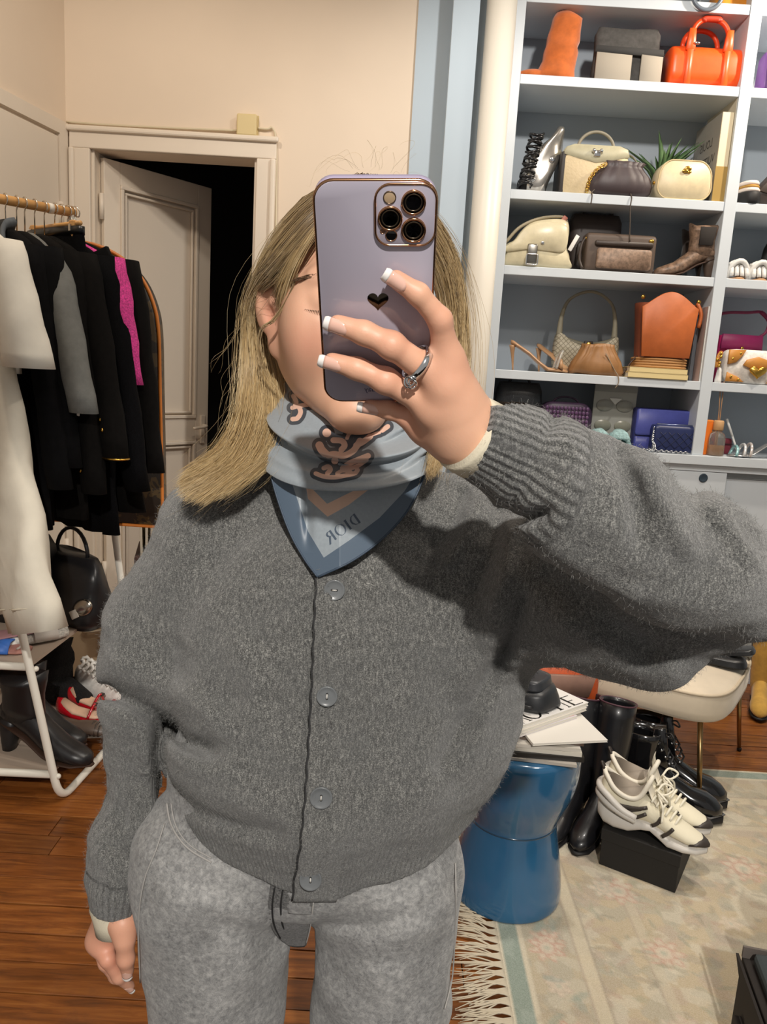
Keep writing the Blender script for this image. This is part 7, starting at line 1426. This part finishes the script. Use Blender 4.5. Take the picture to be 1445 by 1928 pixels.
def ell(cx, cy, rx, ry, n=24): return [(cx+rx*math.cos(t), cy+ry*math.sin(t)) for t in np.linspace(0, 2*PI, n, endpoint=False)]
dior = np.full(gx.shape, 1e3)
def stamp(x0, add, sub=()):
    global dior
    d = np.full(gx.shape, 1e3)
    for pg in letter(x0, add): d = np.minimum(d, poly_sd(gx, gy, pg))
    for pg in letter(x0, sub): d = np.maximum(d, -poly_sd(gx, gy, pg))
    dior = np.minimum(dior, d)
stamp(0, [[(0, 0), (2.2, 0), (9, 1.5), (13, 6), (13.4, 9.5), (13, 13), (9, 17.5), (2.2, 19), (0, 19)]], [[(3.6, 1.2), (7.5, 2.8), (10, 6.5), (10.4, 9.5), (10, 12.5), (7.5, 16.2), (3.6, 17.8)]])
stamp(17.5, [[(0, 0), (3.6, 0), (3.6, 19), (0, 19)], [(-1.4, 0), (5, 0), (5, .9), (-1.4, .9)], [(-1.4, 18.1), (5, 18.1), (5, 19), (-1.4, 19)]])
stamp(33.5, [ell(0, 9.5, 9.4, 10)], [ell(0, 9.5, 6.2, 9)])
stamp(46.5, [[(0, 0), (3.6, 0), (3.6, 19), (0, 19)], [(2, 0), (8, .4), (11, 3), (11, 6.5), (8, 9.6), (2, 10)], [(5.5, 9.4), (9, 9), (15.5, 20.5), (12, 20.5)]], [[(3.6, 1.3), (6.4, 1.8), (7.8, 3.6), (7.8, 6.2), (6.2, 8.4), (3.6, 8.8)]])
attrs(scarf, len(V), light=np.clip(-poly_sd(gx, gy, inner)*-1/3, 0, 1)*.9, border=bord, peach=peach, dior=dior)
hemm = MB(); hemm.tube(V.reshape(nu, nv, 3)[0, ::6], .0011, 6); hemm.build('rolled_edge', mat('scarf edge', '3d4b5c', .5), scarf, True, True); hemm = MB(); hemm.tube(V.reshape(nu, nv, 3)[-1, ::6], .0011, 6); hemm.build('rolled_edge', mat('scarf edge', '3d4b5c', .5), scarf, True, True)
# wrapped cowl
nu, nv = 420, 150; TH_ = np.linspace(-PI, PI, nu, endpoint=False)[:, None]; v = np.linspace(0, 1, nv)[None, :]; fr = (1+np.cos(TH_))/2; sd_ = np.sin(TH_)
top = 1.354+.082*(1-fr)**.8-.004*sd_; bot = 1.2965+.105*(1-fr)**1.25+.008*sd_
R_ = .070+.030*np.sin(np.clip(v*1.15, 0, 1)*PI*.62)*(1)-.004
R_ = .067+.052*(1-v)**.62+.008*fr*(1-v); R_ = np.where(v < .07, R_-.030*((.07-v)/.07)**2, R_)
R_ = R_+.0085*np.sin(2*PI*(2.15*v+.20*sd_-.16*np.cos(TH_*2)))*np.sin(PI*np.clip(v, 0, 1))+.0045*np.sin(2*PI*(3.9*v-.42*sd_+.3*np.sin(2*TH_)))*np.sin(PI*v)
zc = bot+(top-bot)*v+0*TH_; cxn, cyn = -.040, .888
Xc = cxn+R_*.90*sd_; Yc = cyn-R_*(1.02+.10*fr)*np.cos(TH_); Vw = np.stack([Xc+0*v, Yc+0*v, zc], -1).reshape(-1, 3)
cowl = mesh('scarf_wrap', Vw, quad_grid(nu, nv, True), SILK, scarf, True, True); wx, wy = proj(Vw); frontm = Vw[:, 1] < .90; sd = np.full(len(Vw), 1e3)
for pts, hw in SCRIPT: sd = np.minimum(sd, line_d(wx, wy, zz(pts), hw))
sd = np.where(frontm, sd, 1e3); attrs(cowl, len(Vw), script=sd)
kn = MB(); kn.ell((-.04, .988, 1.335), (.03, .02, .02)); kn.build('knot', SILK, scarf, True, True)

# ================================================================== hair
def gd(l): return np.array([P(*p) for p in l])
LEFT = [[(672, 334, .87), (582, 378, .88), (512, 466, .90), (474, 580, .91), (466, 690, .905), (455, 775, .88), (415, 845, .84), (360, 884, .805)], [(672, 337, .85), (582, 390, .85), (512, 478, .865), (476, 580, .89), (470, 690, .89), (460, 785, .868), (424, 858, .82), (352, 902, .79)], [(672, 340, .83), (588, 397, .825), (522, 478, .835), (480, 548, .868), (471, 610, .89), (476, 700, .89), (470, 790, .86), (434, 872, .805), (360, 925, .78)],
        [(672, 345, .815), (597, 407, .80), (540, 476, .80), (500, 526, .85), (477, 560, .892), (484, 630, .91), (496, 710, .895), (500, 795, .862), (470, 872, .805), (400, 932, .775)], [(672, 356, .800), (606, 418, .787), (556, 482, .789), (524, 522, .818), (498, 543, .868), (483, 575, .905), (500, 640, .915), (524, 720, .892), (530, 800, .86), (504, 868, .81), (450, 915, .78)]]
FRONT = [[(630, 385, .79), (594, 435, .784), (561, 490, .786), (543, 535, .799), (535, 570, .812), (531, 592, .822)], [(600, 415, .79), (552, 486, .79), (530, 530, .806), (518, 552, .838)]]
LOOSE = [[(560, 515, .788), (540, 565, .80), (518, 603, .812), (498, 612, .822), (490, 650, .838), (500, 700, .86), (528, 750, .865)], [(562, 518, .788), (538, 568, .80), (512, 604, .812), (494, 620, .822), (489, 655, .838), (503, 705, .86), (534, 748, .865)]]
RIGHT = [[(700, 334, .87), (786, 375, .89), (846, 460, .91), (868, 550, .92), (874, 640, .92), (868, 740, .90), (846, 815, .87), (826, 872, .80)], [(698, 338, .84), (782, 395, .85), (834, 480, .875), (852, 570, .895), (856, 660, .90), (850, 750, .885), (834, 825, .85), (820, 880, .79)], [(692, 346, .825), (765, 420, .83), (815, 505, .85), (834, 580, .88), (834, 660, .88), (832, 760, .875), (820, 835, .83), (808, 882, .785)]]
BACK = [[(668, 336, .89), (560, 400, .95), (510, 540, .975), (500, 700, .965), (470, 800, .93), (420, 865, .88)], [(685, 334, .91), (640, 400, .985), (610, 560, .995), (600, 720, .98), (590, 840, .965)], [(705, 336, .91), (760, 400, .975), (800, 560, .985), (810, 720, .97), (800, 830, .95)]]
def strands(fam, n, rad, seed, npt=20, noise=.004, frizz=.0012, lenv=.10):
    g = np.random.default_rng(seed); G_ = [spline(gd(l), npt) for l in fam]; V = []; t = np.linspace(0, 1, npt)
    u = g.random(n)*(len(G_)-1); i = np.minimum(u.astype(int), len(G_)-2); w = (u-i)[:, None, None]; GA = np.array(G_); C = GA[i]*(1-w)+GA[i+1]*w
    nc = max(8, n//45); clump = g.normal(size=(nc, 3))*noise*1.6; ci = g.integers(0, nc, n); off = clump[ci]*.7+g.normal(size=(n, 3))*noise*.55
    env = (.25+.75*np.sin(np.clip(t*1.05, 0, 1)*PI*.75))[None, :, None]; C = C+off[:, None, :]*env
    ph_ = g.uniform(0, 6.3, (n, 1, 3)); fq = g.uniform(3, 9, (n, 1, 3)); C = C+frizz*np.sin(t[None, :, None]*fq+ph_)*t[None, :, None]*2
    C = C+(C[:, -1:, :]-C[:, -2:-1, :])*(g.uniform(-1, .6, (n, 1, 1))*1.3)*np.clip((t-.75)/.25, 0, 1)[None, :, None]**2
    T = np.gradient(C, axis=1); T /= np.linalg.norm(T, axis=2)[..., None]+1e-9; ref = g.normal(size=(n, 1, 3)); s1 = np.cross(T, ref); s1 /= np.linalg.norm(s1, axis=2)[..., None]+1e-9; s2 = np.cross(T, s1)
    r = (rad*np.interp(t, [0, .1, .7, 1], [.8, 1, .9, .25]))[None, :, None]*g.uniform(.6, 1.25, (n, 1, 1))
    R3 = np.stack([C+r*(math.cos(a)*s1+math.sin(a)*s2) for a in (0, 2.094, 4.189)], 2); VV = R3.reshape(-1, 3)
    b = (np.arange(n)[:, None]*npt+np.arange(npt-1)[None, :])*3; q = [np.stack([b+k, b+(k+1) % 3, b+3+(k+1) % 3, b+3+k], -1).reshape(-1, 4) for k in range(3)]
    rnd = np.repeat(np.clip(g.normal(.5, .22, n)*.45+np.array(g.random(nc))[ci]*.55, 0, 1), npt*3); tt = np.tile(np.repeat(t, 3), n); return VV, np.vstack(q), rnd, tt
SETS = [strands(LEFT, 6200, .00033, 1, 24, .0026, .0008), strands(LEFT, 150, .00018, 2, 20, .010, .005), strands(FRONT, 650, .0003, 9, 14, .0020, .0005), strands(LOOSE, 14, .0003, 10, 16, .0008, .0003), strands(RIGHT, 2400, .00033, 3, 20, .0024, .0008), strands(RIGHT, 60, .00018, 4, 20, .010, .005), strands(BACK, 2200, .0005, 5, 14, .006)]
WISP = [[(660, 322, .86), (625, 306, .86), (590, 322, .86), (566, 350, .86)], [(690, 318, .86), (680, 300, .86), (660, 304, .86)], [(760, 332, .87), (785, 308, .87), (782, 330, .87)]]
SIDE = [[(482, 560, .90), (440, 600, .90), (410, 650, .90)], [(472, 620, .90), (448, 690, .90), (424, 750, .90)], [(465, 700, .89), (436, 760, .89), (410, 830, .88)]]
SETS += [strands(WISP, 16, .00011, 6, 14, .008, .004), strands(SIDE, 22, .00012, 7, 14, .009, .003)]
fc = Field(HC-A3(.13, .14, .10), HC+A3(.13, .15, .14), .003); fc.ell(hp(0, .026, .026), (.0765, .098, .0865), .01, HR); fc.cone(hp(0, .06, .0), hp(0, .075, -.10), .062, .055, .03); fc.cut(fc.ell_d(hp(0, -.075, -.050), (.086, .088, .116), HR), .012)
for s in (-1, 1): fc.cut(fc.ell_d(hp(s*.09, .002, -.03), (.03, .03, .05), HR), .010)
Vq, Fq = fc.mesh(); g = np.random.default_rng(2)
V, F = merge([(a, b) for a, b, _, _ in SETS]+[(Vq, Fq)]); n = NT('blonde hair'); ra = n.attr('rnd').outputs['Fac']; ta = n.attr('along').outputs['Fac']
rootc = n.ramp(ra, [(0, lin('5a4731')), (.5, lin('8f7550')), (1, lin('bb9e70'))]); tipc = n.ramp(ra, [(0, lin('93764a')), (.5, lin('d2b480')), (1, lin('f2e0b6'))]); n.l(n.mix(n.ramp(ta, [(.08, (0, 0, 0)), (.62, (1, 1, 1))]), rootc, tipc), n.b.inputs['Base Color']); n.b.inputs['Roughness'].default_value = .33; n.b.inputs['Specular IOR Level'].default_value = .6; n.b.inputs['Sheen Weight'].default_value = .1
hair = mesh('hair', V, F, n.m, per, True, True, 'long straight blonde hair with darker roots'); fattr(hair, 'rnd', np.concatenate([s[2] for s in SETS]+[np.full(len(Vq), .12)])); fattr(hair, 'along', np.concatenate([s[3] for s in SETS]+[np.full(len(Vq), .05)]))
